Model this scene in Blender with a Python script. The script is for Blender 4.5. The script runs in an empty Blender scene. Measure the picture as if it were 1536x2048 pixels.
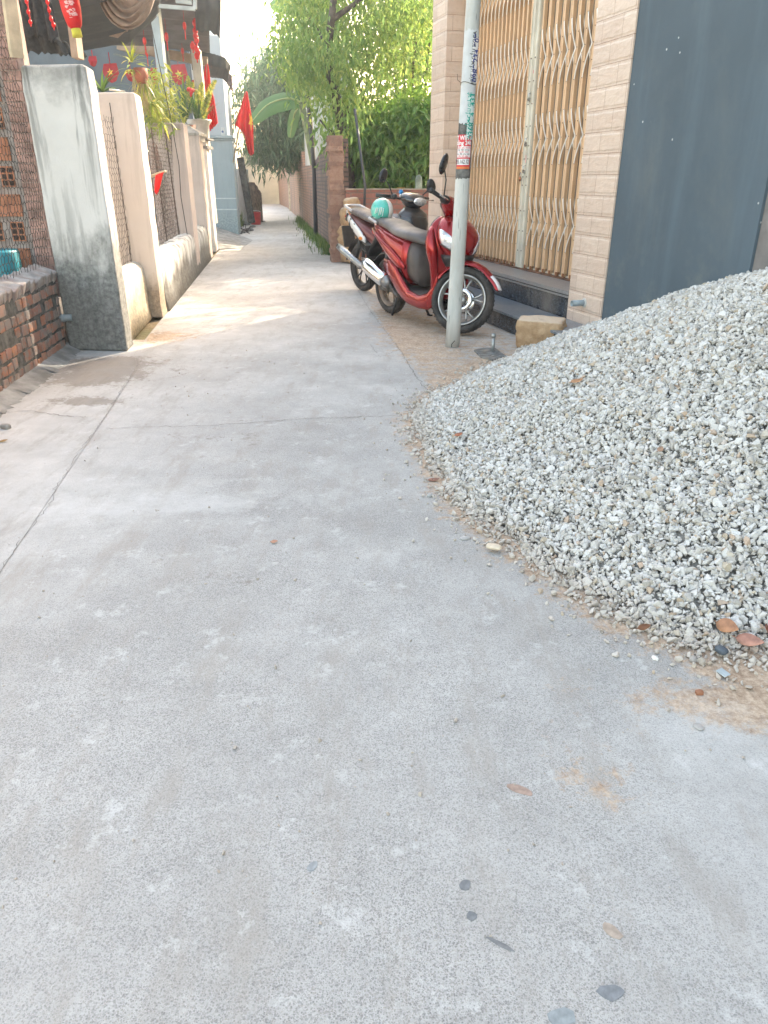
import bpy, bmesh, math, random
import numpy as np
from mathutils import Vector, Matrix, Euler
R_ = math.radians
sc = bpy.context.scene
col = sc.collection

# ---------------------------------------------------------------- camera
F_PX = 1461.0; PITCH = math.atan(664 / F_PX); CAM_H = 1.3
cam_data = bpy.data.cameras.new("camera"); cam = bpy.data.objects.new("camera", cam_data); col.objects.link(cam)
cam.location = (0, 0, CAM_H); cam.rotation_euler = (math.pi / 2 - PITCH, 0, 0)
cam_data.sensor_fit = 'VERTICAL'; cam_data.sensor_height = 24.0; cam_data.lens = 24.0 * F_PX / 2048
cam_data.clip_start = 0.05; cam_data.clip_end = 2000
sc.camera = cam
sc.render.resolution_x = 768; sc.render.resolution_y = 1024

# ---------------------------------------------------------------- sky, sun, exposure
SUN_AZ = R_(32.5); SUN_EL = R_(33.0)          # azimuth to the right of straight ahead (+Y)
world = bpy.data.worlds.new("World"); sc.world = world; world.use_nodes = True
wn = world.node_tree; wn.nodes.clear()
sky = wn.nodes.new('ShaderNodeTexSky'); sky.sky_type = 'NISHITA'; sky.sun_disc = False
sky.sun_elevation = SUN_EL; sky.sun_rotation = SUN_AZ; sky.air_density = 1.3; sky.dust_density = 3.0; sky.ozone_density = 1.0
bg = wn.nodes.new('ShaderNodeBackground'); bg.inputs['Strength'].default_value = 0.15
wo = wn.nodes.new('ShaderNodeOutputWorld')
wb = wn.nodes.new('ShaderNodeMix'); wb.data_type = 'RGBA'; wb.blend_type = 'MULTIPLY'; wb.inputs[0].default_value = 1.0; wb.inputs[7].default_value = (1.0, 0.832, 0.655, 1)
wn.links.new(sky.outputs[0], wb.inputs[6]); wn.links.new(wb.outputs[2], bg.inputs[0]); wn.links.new(bg.outputs[0], wo.inputs[0])
sd = bpy.data.lights.new("sun", 'SUN'); sd.energy = 2.0; sd.angle = R_(0.9); sd.color = (1.0, 0.87, 0.69)
sun = bpy.data.objects.new("sun", sd); col.objects.link(sun)
sv = Vector((math.sin(SUN_AZ) * math.cos(SUN_EL), math.cos(SUN_AZ) * math.cos(SUN_EL), math.sin(SUN_EL)))
sun.rotation_euler = sv.to_track_quat('Z', 'Y').to_euler(); sun.location = (0, 0, 30)
sc.view_settings.view_transform = 'Standard'; sc.view_settings.look = 'None'; sc.view_settings.gamma = 1
sc.view_settings.use_curve_mapping = False
sc.view_settings.exposure = 3.05

# ---------------------------------------------------------------- measuring helpers (real-world points)
_c, _s = math.cos(PITCH), math.sin(PITCH)
def ray(x, y):
    b = (1024 - y) / F_PX
    return ((x - 768) / F_PX, _c + b * _s, -_s + b * _c)
def G(x, y, z=0.0):
    d = ray(x, y); t = (z - CAM_H) / d[2]; return Vector((d[0] * t, d[1] * t, z))
def at(x, y, Y):
    d = ray(x, y); t = Y / d[1]; return Vector((d[0] * t, Y, CAM_H + d[2] * t))

# ---------------------------------------------------------------- object helpers
def tag(o, label=None, cat=None, group=None, kind=None):
    if label: o['label'] = label
    if cat: o['category'] = cat
    if group: o['group'] = group
    if kind: o['kind'] = kind
    return o
def empty(name, loc=(0, 0, 0), rz=0.0, label=None, cat=None, group=None):
    o = bpy.data.objects.new(name, None); col.objects.link(o); o.location = loc; o.rotation_euler = (0, 0, rz)
    o.empty_display_size = 0.1
    return tag(o, label, cat, group)
def copy_tree(o, parent=None):
    c = o.copy(); col.objects.link(c); c.parent = parent
    for ch in list(o.children): copy_tree(ch, c)
    return c

class MB:
    """collects geometry and links it as ONE mesh object"""
    def __init__(s): s.v = []; s.f = []; s.m = []; s.sm = []; s.T = Matrix.Identity(4)
    def add(s, vs, fs, mi=0, smooth=False):
        n = len(s.v)
        s.v += [tuple(s.T @ Vector(p)) for p in vs]
        s.f += [tuple(i + n for i in f) for f in fs]
        s.m += [mi] * len(fs); s.sm += [smooth] * len(fs)
    def box(s, c, d, rz=0.0, mi=0, rot=None, taper=1.0):
        x, y, z = d[0] / 2, d[1] / 2, d[2] / 2
        M = rot if rot is not None else Matrix.Rotation(rz, 3, 'Z')
        P = []
        for k in (-1, 1):
            t = taper if k > 0 else 1.0
            for i, j in ((-1, -1), (1, -1), (1, 1), (-1, 1)):
                P.append(Vector(c) + M @ Vector((i * x * t, j * y * t, k * z)))
        s.add(P, [(3, 2, 1, 0), (4, 5, 6, 7), (0, 1, 5, 4), (1, 2, 6, 5), (2, 3, 7, 6), (3, 0, 4, 7)], mi)
    def span(s, a, b, mi=0):     # axis-aligned box between two corners
        s.box([(a[i] + b[i]) / 2 for i in range(3)], [abs(b[i] - a[i]) for i in range(3)], 0, mi)
    def prism(s, pts, z0, z1, mi=0, smooth=False):
        n = len(pts)
        P = [(p[0], p[1], z0) for p in pts] + [(p[0], p[1], z1) for p in pts]
        s.add(P, [tuple(range(n))[::-1], tuple(range(n, 2 * n))] + [(i, (i + 1) % n, (i + 1) % n + n, i + n) for i in range(n)], mi, smooth)
    def tube(s, path, r, n=8, mi=0, caps=True, smooth=True, flat=1.0):
        path = [Vector(p) for p in path]
        rr = r if isinstance(r, (list, tuple)) else [r] * len(path)
        V = []; prev = None
        for i, p in enumerate(path):
            d = (path[min(i + 1, len(path) - 1)] - path[max(i - 1, 0)])
            if d.length < 1e-9: d = Vector((0, 0, 1))
            d.normalize()
            if prev is None:
                a = d.orthogonal().normalized()
            else:
                a = (prev - d * prev.dot(d))
                a = a.normalized() if a.length > 1e-6 else d.orthogonal().normalized()
            prev = a; b = d.cross(a)
            for k in range(n):
                t = 2 * math.pi * k / n
                V.append(p + a * math.cos(t) * rr[i] + b * math.sin(t) * rr[i] * flat)
        Fc = []
        for i in range(len(path) - 1):
            for k in range(n):
                Fc.append((i * n + k, i * n + (k + 1) % n, (i + 1) * n + (k + 1) % n, (i + 1) * n + k))
        if caps: Fc += [tuple(range(n))[::-1], tuple(range((len(path) - 1) * n, len(path) * n))]
        s.add(V, Fc, mi, smooth)
    def lathe(s, prof, c=(0, 0, 0), n=24, M=None, mi=0, smooth=True, closed=False):
        M = M or Matrix.Identity(3); V = []; Fc = []
        for r, z in prof:
            for k in range(n):
                t = 2 * math.pi * k / n
                V.append(Vector(c) + M @ Vector((r * math.cos(t), r * math.sin(t), z)))
        m = len(prof)
        for i in range(m if closed else m - 1):
            j = (i + 1) % m
            for k in range(n): Fc.append((i * n + k, i * n + (k + 1) % n, j * n + (k + 1) % n, j * n + k))
        s.add(V, Fc, mi, smooth)
    def loft(s, rings, mi=0, caps=True, smooth=True, closed=True):
        n = len(rings[0]); V = [p for r in rings for p in r]; Fc = []
        for i in range(len(rings) - 1):
            for k in range(n if closed else n - 1):
                Fc.append((i * n + k, i * n + (k + 1) % n, (i + 1) * n + (k + 1) % n, (i + 1) * n + k))
        if caps: Fc += [tuple(range(n))[::-1], tuple(range((len(rings) - 1) * n, len(rings) * n))]
        s.add(V, Fc, mi, smooth)
    def ball(s, c, r, mi=0, n=12, m=8, M=None):
        r = (r, r, r) if not isinstance(r, (tuple, list)) else r
        M = M or Matrix.Identity(3); V = []; Fc = []
        for i in range(m + 1):
            ph = math.pi * i / m
            for k in range(n):
                t = 2 * math.pi * k / n
                V.append(Vector(c) + M @ Vector((r[0] * math.sin(ph) * math.cos(t), r[1] * math.sin(ph) * math.sin(t), r[2] * math.cos(ph))))
        for i in range(m):
            for k in range(n): Fc.append((i * n + k, (i + 1) * n + k, (i + 1) * n + (k + 1) % n, i * n + (k + 1) % n))
        s.add(V, Fc, mi, True)
    def build(s, name, mats, parent=None, bevel=0.0, seg=2, subsurf=0, solid=0.0, auto=None):
        me = bpy.data.meshes.new(name); me.from_pydata(s.v, [], s.f); me.update()
        for mt in (mats if isinstance(mats, (list, tuple)) else [mats]): me.materials.append(mt)
        me.polygons.foreach_set('material_index', s.m); me.polygons.foreach_set('use_smooth', s.sm)
        bm = bmesh.new(); bm.from_mesh(me); bmesh.ops.recalc_face_normals(bm, faces=bm.faces); bm.to_mesh(me); bm.free()
        o = bpy.data.objects.new(name, me); col.objects.link(o); o.parent = parent
        if solid: md = o.modifiers.new('solid', 'SOLIDIFY'); md.thickness = solid; md.offset = 0
        if bevel: md = o.modifiers.new('bevel', 'BEVEL'); md.width = bevel; md.segments = seg; md.limit_method = 'ANGLE'; md.angle_limit = R_(35)
        if subsurf: md = o.modifiers.new('sub', 'SUBSURF'); md.levels = subsurf; md.render_levels = subsurf
        return o

def np_mesh(name, V, Fs, mats, parent=None, mi=None, attr=None, smooth=False):
    """big mesh from numpy arrays; Fs is (n,k)"""
    me = bpy.data.meshes.new(name); V = np.asarray(V, np.float32); Fs = np.asarray(Fs, np.int32); k = Fs.shape[1]
    me.vertices.add(len(V)); me.vertices.foreach_set('co', V.ravel())
    me.loops.add(Fs.size); me.loops.foreach_set('vertex_index', Fs.ravel())
    me.polygons.add(len(Fs)); me.polygons.foreach_set('loop_start', np.arange(0, Fs.size, k, dtype=np.int32))
    me.polygons.foreach_set('loop_total', np.full(len(Fs), k, np.int32))
    if mi is not None: me.polygons.foreach_set('material_index', np.asarray(mi, np.int32))
    me.polygons.foreach_set('use_smooth', np.full(len(Fs), smooth, bool))
    for mt in (mats if isinstance(mats, (list, tuple)) else [mats]): me.materials.append(mt)
    if attr:
        for an, av in attr.items():
            a = me.attributes.new(an, 'FLOAT', 'POINT'); a.data.foreach_set('value', np.asarray(av, np.float32))
    me.update(); me.validate()
    o = bpy.data.objects.new(name, me); col.objects.link(o); o.parent = parent
    return o

# ---------------------------------------------------------------- materials
class NT:
    def __init__(s, name):
        s.mat = bpy.data.materials.new(name); s.mat.use_nodes = True; s.t = s.mat.node_tree; s.n = s.t.nodes; s.n.clear()
        s.out = s.n.new('ShaderNodeOutputMaterial'); s.b = s.n.new('ShaderNodeBsdfPrincipled'); s.t.links.new(s.b.outputs[0], s.out.inputs[0])
        s.tc = s.n.new('ShaderNodeTexCoord'); s.geo = None
    def L(s, a, b): s.t.links.new(a, b)
    def P(s): return s.tc.outputs['Object']
    def world(s):
        if not s.geo: s.geo = s.n.new('ShaderNodeNewGeometry')
        return s.geo.outputs['Position']
    def map(s, vec, scale=(1, 1, 1), loc=(0, 0, 0), rot=(0, 0, 0)):
        m = s.n.new('ShaderNodeMapping'); m.inputs['Scale'].default_value = scale; m.inputs['Location'].default_value = loc
        m.inputs['Rotation'].default_value = rot; s.L(vec, m.inputs[0]); return m.outputs[0]
    def noise(s, scale, detail=4, rough=0.55, vec=None, dist=0.0):
        n = s.n.new('ShaderNodeTexNoise'); n.inputs['Scale'].default_value = scale; n.inputs['Detail'].default_value = detail
        n.inputs['Roughness'].default_value = rough; n.inputs['Distortion'].default_value = dist
        s.L(vec if vec is not None else s.P(), n.inputs['Vector']); return n.outputs[0]
    def vor(s, scale, feature='F1', vec=None, out=0, rnd=1.0):
        n = s.n.new('ShaderNodeTexVoronoi'); n.feature = feature; n.inputs['Scale'].default_value = scale
        n.inputs['Randomness'].default_value = rnd
        s.L(vec if vec is not None else s.P(), n.inputs['Vector']); return n.outputs[out]
    def ramp(s, f, stops, interp='LINEAR'):
        r = s.n.new('ShaderNodeValToRGB'); r.color_ramp.interpolation = interp; e = r.color_ramp.elements
        while len(e) < len(stops): e.new(0.5)
        for i, (p, c) in enumerate(stops):
            e[i].position = p; e[i].color = (c[0], c[1], c[2], 1) if isinstance(c, (tuple, list)) else (c, c, c, 1)
        s.L(f, r.inputs[0]); return r.outputs[0]
    def mix(s, f, a, b, mode='MIX'):
        m = s.n.new('ShaderNodeMix'); m.data_type = 'RGBA'; m.blend_type = mode; m.clamp_factor = True
        for sock, v in ((m.inputs[0], f), (m.inputs[6], a), (m.inputs[7], b)):
            if isinstance(v, (int, float)): sock.default_value = v if sock is m.inputs[0] else (v, v, v, 1)
            elif isinstance(v, (tuple, list)): sock.default_value = (v[0], v[1], v[2], 1)
            else: s.L(v, sock)
        return m.outputs[2]
    def math(s, op, a, b=0.0, clamp=False):
        m = s.n.new('ShaderNodeMath'); m.operation = op; m.use_clamp = clamp
        for i, v in enumerate((a, b)):
            if isinstance(v, (int, float)): m.inputs[i].default_value = v
            else: s.L(v, m.inputs[i])
        return m.outputs[0]
    def sep(s, vec):
        n = s.n.new('ShaderNodeSeparateXYZ'); s.L(vec, n.inputs[0]); return n.outputs
    def comb(s, x, y, z):
        n = s.n.new('ShaderNodeCombineXYZ')
        for i, v in enumerate((x, y, z)):
            if isinstance(v, (int, float)): n.inputs[i].default_value = v
            else: s.L(v, n.inputs[i])
        return n.outputs[0]
    def attr(s, name):
        n = s.n.new('ShaderNodeAttribute'); n.attribute_name = name; return n.outputs['Fac']
    def color(s, c):
        if isinstance(c, (tuple, list)): s.b.inputs['Base Color'].default_value = (c[0], c[1], c[2], 1)
        else: s.L(c, s.b.inputs['Base Color'])
    def rough(s, r):
        if isinstance(r, (int, float)): s.b.inputs['Roughness'].default_value = r
        else: s.L(r, s.b.inputs['Roughness'])
    def bump(s, h, strength=0.5, dist=0.01):
        b = s.n.new('ShaderNodeBump'); b.inputs['Strength'].default_value = strength; b.inputs['Distance'].default_value = dist
        s.L(h, b.inputs['Height'])
        if s.b.inputs['Normal'].links: s.L(s.b.inputs['Normal'].links[0].from_socket, b.inputs['Normal'])
        s.L(b.outputs[0], s.b.inputs['Normal'])
    def set(s, **k):
        for a, v in k.items(): s.b.inputs[a.replace('_', ' ')].default_value = v
        return s

_mc = {}
def plain(name, c, rough=0.6, metal=0.0, var=0.12, scale=8.0, bump=0.15, dirt=None, dirt_amt=0.35, coat=0.0, spec=0.5):
    """painted/plastic/metal surface with soft variation, grime and a faint bump"""
    if name in _mc: return _mc[name]
    t = NT(name); n = t.noise(scale, 5)
    c2 = tuple(max(0, x * (1 - var * 2)) for x in c)
    base = t.mix(t.ramp(n, [(0.35, 0), (0.65, 1)]), c2, c)
    if dirt:
        d = t.noise(scale * 0.4, 6, 0.7); base = t.mix(t.ramp(d, [(0.45, 0), (0.75, dirt_amt)]), base, dirt)
    t.color(base); t.rough(t.ramp(n, [(0.3, min(1, rough + 0.1)), (0.7, max(0.02, rough - 0.08))]))
    t.b.inputs['Metallic'].default_value = metal; t.b.inputs['Specular IOR Level'].default_value = spec
    if coat: t.b.inputs['Coat Weight'].default_value = coat; t.b.inputs['Coat Roughness'].default_value = 0.08
    if bump: t.bump(t.noise(scale * 12, 3), bump, 0.002)
    _mc[name] = t.mat; return t.mat

def brick_mat(name, c1, c2, mortar, bw, bh, ms=0.012, stain=None, stain_amt=0.6, bump=0.8, axis='x', rough=0.85, offset=0.5):
    t = NT(name); x, y, z = t.sep(t.P())[0:3]
    w = t.noise(3.0, 3); wob = t.math('MULTIPLY', t.math('SUBTRACT', w, 0.5), 0.03)
    u = t.math('ADD', t.math('ADD', x, y), wob); v = t.math('ADD', z, wob)
    br = t.n.new('ShaderNodeTexBrick'); br.offset = offset; br.inputs['Scale'].default_value = 1.0
    br.inputs['Color1'].default_value = (*c1, 1); br.inputs['Color2'].default_value = (*c2, 1); br.inputs['Mortar'].default_value = (*mortar, 1)
    br.inputs['Brick Width'].default_value = bw; br.inputs['Row Height'].default_value = bh; br.inputs['Mortar Size'].default_value = ms
    br.inputs['Mortar Smooth'].default_value = 0.25; br.inputs['Bias'].default_value = 0.0
    t.L(t.comb(u, v, 0.0), br.inputs['Vector'])
    n = t.noise(14, 6, 0.65); c = t.mix(t.ramp(n, [(0.3, 0.0), (0.75, 0.5)]), br.outputs[0], tuple(k * 0.45 for k in c1))
    if stain:
        d = t.noise(1.3, 6, 0.7, t.map(t.P(), (1, 1, 0.45))); c = t.mix(t.ramp(d, [(0.42, 0), (0.62, stain_amt)]), c, stain)
    t.color(c); t.rough(rough)
    t.bump(t.math('SUBTRACT', 1.0, br.outputs[1]), bump, 0.012); t.bump(n, 0.5, 0.008)
    return t.mat

# ================================================================ GROUND
def concrete(name, use_attr=False, base=(0.56, 0.55, 0.53), dark=(0.41, 0.40, 0.385)):
    t = NT(name); P = t.world()
    big = t.noise(0.8, 8, 0.62, P, 0.1); med = t.noise(5.0, 8, 0.7, P, 0.1); fine = t.noise(60, 4, 0.7, P)
    c = t.mix(t.ramp(big, [(0.36, 0), (0.62, 1)]), dark, base)
    c = t.mix(t.ramp(med, [(0.35, 0.5), (0.66, 0)]), c, tuple(k * 0.85 for k in dark))
    c = t.mix(t.ramp(t.noise(2.0, 10, 0.75, P, 0.15), [(0.50, 0), (0.70, 0.45)]), c, (0.52, 0.52, 0.51))
    # exposed aggregate: small grains of several greys
    vn = t.n.new('ShaderNodeTexVoronoi'); vn.inputs['Scale'].default_value = 320; t.L(P, vn.inputs['Vector'])
    v2 = t.n.new('ShaderNodeTexVoronoi'); v2.inputs['Scale'].default_value = 130; t.L(P, v2.inputs['Vector'])
    g1 = t.ramp(vn.outputs['Distance'], [(0.34, 1), (0.52, 0)]); g2 = t.ramp(v2.outputs['Distance'], [(0.3, 1), (0.42, 0)])
    r1 = t.sep(vn.outputs['Color'])[0]; r2 = t.sep(v2.outputs['Color'])[0]
    worn = t.ramp(t.noise(1.7, 8, 0.7, P), [(0.35, 0.6), (0.55, 1)])
    if use_attr: worn = t.math('MULTIPLY', worn, t.attr('worn'), True)
    m1 = t.math('MULTIPLY', t.math('MULTIPLY', g1, t.ramp(r1, [(0.12, 0), (0.25, 1)])), worn)
    m2 = t.math('MULTIPLY', t.math('MULTIPLY', g2, t.ramp(r2, [(0.72, 0), (0.8, 1)])), worn)
    grain = t.ramp(t.sep(vn.outputs['Color'])[1], [(0, (0.075, 0.075, 0.075)), (0.5, (0.16, 0.155, 0.145)), (1, (0.30, 0.26, 0.22))])
    c = t.mix(t.math('MULTIPLY', worn, .9), c, t.ramp(t.sep(vn.outputs['Color'])[2], [(0, .62), (.5, .86), (1, 1.0)]), 'MULTIPLY'); c = t.mix(t.math('MULTIPLY', worn, .5), c, t.ramp(t.noise(420, 2, .6, P), [(.3, .7), (.7, 1.0)]), 'MULTIPLY')
    c = t.mix(t.math('MULTIPLY', m1, 0.55), c, grain); c = t.mix(t.math('MULTIPLY', m2, 0.5), c, (0.16, 0.16, 0.155))
    crust = t.math('ADD', t.math('MULTIPLY', med, .55), t.math('MULTIPLY', t.noise(28, 8, .8, P), .45))
    streaky = t.noise(3.5, 9, .75, t.map(P, (2.2, .6, 1), rot=(0, 0, .12)))
    c = t.mix(t.ramp(streaky, [(.50, 0), (.64, .55)]), c, (.30, .275, .245)); c = t.mix(t.ramp(t.noise(7, 10, .8, P), [(.56, 0), (.64, .5)]), c, (.57, .57, .56))
    if use_attr:
        sand = t.attr('sand'); sn = t.noise(11, 10, 0.85, P, 0.2)
        sm = t.ramp(t.math('ADD', sand, t.math('MULTIPLY', t.math('SUBTRACT', sn, 0.5), 2.6)), [(0.38, 0), (0.68, 1)])
        sc_ = t.mix(t.ramp(t.math('ADD', t.math('MULTIPLY', t.noise(55, 6, 0.8, P), .6), t.math('MULTIPLY', t.noise(8, 8, .8, P), .4)), [(.42, 0), (.58, 1)]), (0.25, 0.165, 0.105), (0.54, 0.42, 0.31))
        c = t.mix(t.math('MULTIPLY', sm, 0.9), c, sc_)
        st = t.ramp(t.math('ADD', t.attr('stain'), t.math('MULTIPLY', t.math('SUBTRACT', crust, 0.5), 3.4)), [(0.38, 0), (0.62, 1)])
        c = t.mix(t.math('MULTIPLY', st, 0.62), c, t.mix(t.noise(4, 5), (.12, .115, .11), (.22, .17, .12)))
        li = t.ramp(t.math('ADD', t.attr('pale'), t.math('MULTIPLY', t.math('SUBTRACT', t.noise(3.0, 10, 0.78, P, 0.2), 0.5), 1.6)), [(0.4, 0), (0.7, 1)])
        c = t.mix(t.math('MULTIPLY', li, 0.45), c, (0.55, 0.55, 0.54))
    t.color(c); t.rough(0.9); t.b.inputs['Specular IOR Level'].default_value = 0.25
    t.bump(fine, 0.35, 0.004); t.bump(t.math('MAXIMUM', m1, m2), 0.3, 0.0015); t.bump(med, 0.4, 0.02)
    return t.mat
M_lane = concrete("worn_concrete", True)
M_slab = concrete("plain_concrete", False, (0.43, 0.43, 0.42), (0.30, 0.30, 0.295))

def grid_sheet(name, poly_fn, xs, ys, z, mat, kind='structure', attrs=None, zfn=None):
    nx, ny = len(xs), len(ys)
    Vv = np.zeros((ny, nx, 3)); 
    for j, y in enumerate(ys):
        x0, x1 = poly_fn(y)
        Vv[j, :, 0] = x0 + (x1 - x0) * xs; Vv[j, :, 1] = y; Vv[j, :, 2] = z
    Vv = Vv.reshape(-1, 3)
    if zfn is not None: Vv[:, 2] += zfn(Vv[:, 0], Vv[:, 1])
    idx = np.arange(nx * ny).reshape(ny, nx)
    Fs = np.stack([idx[:-1, :-1], idx[:-1, 1:], idx[1:, 1:], idx[1:, :-1]], -1).reshape(-1, 4)
    at_ = {k: f(Vv[:, 0], Vv[:, 1]) for k, f in (attrs or {}).items()}
    o = np_mesh(name, Vv, Fs, mat, attr=at_, smooth=True); tag(o, kind=kind); return o

# ground reaching the horizon
tg = NT("dry_soil"); Pg = tg.world()
tg.color(tg.mix(tg.ramp(tg.noise(0.4, 8, 0.6, Pg), [(0.4, 0), (0.6, 1)]), (0.24, 0.17, 0.11), (0.13, 0.15, 0.07))); tg.rough(1.0); tg.bump(tg.noise(12, 6, 0.6, Pg), 0.6, 0.05)
g = MB(); g.add([(-600, -600, -.03), (600, -600, -.03), (600, 600, -.03), (-600, 600, -.03)], [(0, 1, 2, 3)]); o = g.build("ground", tg.mat); tag(o, kind='structure')

# lane centre line edges (piecewise): left edge joint and right edge joint
def interp(y, tab):
    return float(np.interp(y, [p[0] for p in tab], [p[1] for p in tab]))
LE = [(-6, -0.95), (0.8, -1.20), (2.33, -1.398), (4.09, -1.656), (5.52, -1.878), (6.0, -2.05), (8.0, -2.33), (15.6, -3.33), (20, -3.9), (28, -4.95), (41, -6.85), (60, -11)]
RE = [(-6, 1.9), (1.5, 1.35), (2.6, 0.95), (3.5, 0.62), (5.29, 0.24), (8.4, -0.14), (12.14, -0.56), (15.2, -1.02), (18.5, -1.52), (30, -3.25), (42, -5.15), (60, -9)]
HEAP = [(1.02, 5.86), (.78, 5.5), (.47, 4.95), (.25, 4.60), (.19, 4.2), (.21, 3.8), (.29, 3.2), (.36, 2.85), (.52, 2.52), (.66, 2.2), (.80, 1.99), (.98, 1.85), (1.2, 1.77), (1.6, 1.70), (2.2, 1.7)]
def seg_dist(px, py, pts):
    d = np.full(px.shape, 1e9)
    for (ax, ay), (bx, by) in zip(pts[:-1], pts[1:]):
        vx, vy = bx - ax, by - ay; L2 = vx * vx + vy * vy
        t = np.clip(((px - ax) * vx + (py - ay) * vy) / L2, 0, 1)
        d = np.minimum(d, np.hypot(px - ax - t * vx, py - ay - t * vy))
    return d
def blob(px, py, cx, cy, rx, ry): return np.exp(-(((px - cx) / rx) ** 2 + ((py - cy) / ry) ** 2))
def f_sand(x, y):
    d = seg_dist(x, y, HEAP); a = np.exp(-(d / 0.14) ** 2) * 0.75
    a += blob(x, y, 1.35, 1.55, .45, .16) * 1.0 + blob(x, y, .55, 1.30, .16, .12) * .35 + blob(x, y, .85, 1.62, .3, .10) * .45 + blob(x, y, .45, 1.5, .12, .3) * .2
    re = np.interp(y, [p[0] for p in RE], [p[1] for p in RE])
    a += np.clip((x - re) / 0.25, -1, 1) * 0.25 * (y > 4.4) + 0.25 * (y > 5) * (x > re)
    a += blob(x, y, -1.9, 6.8, .7, .5) * .55 + blob(x, y, -1.6, 7.6, .6, .4) * .3 + blob(x, y, -1.0, 8.2, .9, 1.5) * .25 + blob(x, y, 0.0, 6.6, .5, 1.6) * .5
    a += blob(x, y, -2.1, 6.6, .35, .4) * .5  # brownish tint added to the ground colour inside the sun patch
    return np.clip(a, 0, 1.2)
def f_stain(x, y):
    a = blob(x, y, -2.1, 5.35, .42, .48) * 1.0 + blob(x, y, -1.9, 4.6, .3, .12) * .8 + blob(x, y, -2.25, 5.75, .4, .16) * .5
    a += blob(x, y, -1.1, 5.5, .5, .35) * .28 + blob(x, y, -.95, 3.9, .5, .45) * .30 + blob(x, y, -.7, 2.3, .5, .35) * .22
    le = np.interp(y, [p[0] for p in LE], [p[1] for p in LE]); a += np.exp(-((x - le - .05) / .16) ** 2) * .35 * (y > 6.5)
    return np.clip(a, 0, 1.6)
def f_pale(x, y):
    a = blob(x, y, -1.2, 2.9, .9, .35) * .45 + blob(x, y, -.5, 3.0, .9, .2) * .3 + blob(x, y, .8, 1.45, .35, .35) * .5 + blob(x, y, 1.0, 1.0, .4, .25) * .45
    a += blob(x, y, -1.3, 4.9, .8, .3) * .3 + blob(x, y, -2.2, 3.6, .5, .8) * .55 + blob(x, y, -1.0, 6.0, .7, .35) * .3
    return a
def f_worn(x, y):
    w = np.clip(1.35 - np.abs(x + .1) / 1.5, 0, 1) * np.clip(1.2 - (y - 1.0) / 9, 0.25, 1)
    w *= 1 - .75 * blob(x, y, .95, 1.3, .45, .4); return np.clip(w + .25 * (y < 2), 0, 1)
ys = np.concatenate([np.arange(-6, 0.6, .3), np.arange(0.6, 9, .04), np.arange(9, 60, .5)])
at4 = dict(sand=f_sand, stain=f_stain, pale=f_pale, worn=f_worn)
grid_sheet("lane", lambda y: (interp(y, LE) + .0012, interp(y, RE)), np.linspace(0, 1, 70), ys, 0.0, M_lane, attrs=at4)
# left concrete apron between the lane joint and the brick wall
ysl = np.concatenate([np.arange(-6, 1.5, .4), np.arange(1.5, 6.6, .04)])
grid_sheet("pavement", lambda y: (min(-2.42 - .11 * (y - 4.2), -2.35) - .3, interp(y, LE) - .0012), np.linspace(0, 1, 50), ysl, 0.0, M_lane, attrs=at4)
# forecourt on the right, dusty concrete up to the house step
ysr = np.concatenate([np.arange(-6, 1.2, .4), np.arange(1.2, 13.35, .04)])
grid_sheet("forecourt", lambda y: (interp(y, RE) - .03, 3.45 - .2756 / .961 * (y - .8) + .12), np.linspace(0, 1, 90), ysr, -0.002, M_lane, attrs=at4)
# dark soil strip filling joints
g = MB()
for T in (LE,):
    for (y0, x0), (y1, x1) in zip(T[:-1], T[1:]):
        g.add([(x0 - .012, y0, -.006), (x0 + .012, y0, -.006), (x1 + .012, y1, -.006), (x1 - .012, y1, -.006)], [(0, 1, 2, 3)])
tj = NT("joint_soil"); tj.color(tj.mix(tj.noise(30, 4), (0.30, 0.29, 0.27), (0.38, 0.36, 0.33))); tj.rough(1.0)
tag(g.build("joint_soil", tj.mat), kind='structure')
# ragged hairline cracks in the concrete
def crack(pts, w, seed):
    rnd = random.Random(seed); g = MB(); P = []
    for (a, b) in zip(pts[:-1], pts[1:]):
        n = max(2, int((Vector(b) - Vector(a)).length / .025))
        for k in range(n):
            q = Vector(a).lerp(Vector(b), k / n); P.append((q.x + rnd.gauss(0, .006), q.y + rnd.gauss(0, .006), w * rnd.uniform(.3, 1.3)))
    V = []; Fc = []
    for i, (x, y, ww) in enumerate(P):
        j = min(i + 1, len(P) - 1); k = max(i - 1, 0); d = Vector((P[j][0] - P[k][0], P[j][1] - P[k][1])).normalized()
        V += [(x - d.y * ww, y + d.x * ww, .0035), (x + d.y * ww, y - d.x * ww, .0035)]
    Fc = [(2 * i, 2 * i + 1, 2 * i + 3, 2 * i + 2) for i in range(len(P) - 1)]
    g.add(V, Fc); return g
gp = lambda x, y: G(x, y)[:2]
tc_ = plain("crack_dirt", (0.15, 0.14, 0.125), 1.0)
for k, (pts, w) in enumerate([([gp(0, 1145), gp(60, 1060), gp(100, 1012), gp(108, 985), gp(150, 915), gp(200, 850), gp(232, 798), gp(275, 735), gp(285, 715)], .0010),
                 ([gp(208, 858), gp(300, 855), gp(420, 852), gp(500, 846), gp(620, 838), gp(800, 832)], .0022),
                 ([gp(0, 826), gp(60, 822), gp(120, 832), gp(180, 836)], .0025),
                 ([gp(695, 545), gp(738, 618), gp(775, 668), gp(800, 700), gp(830, 752), gp(870, 800)], .002),
                 ([gp(740, 690), gp(760, 715), gp(800, 700)], .002)]):
    o = crack(pts, w, k).build("crack", tc_); tag(o, kind='structure')

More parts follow.
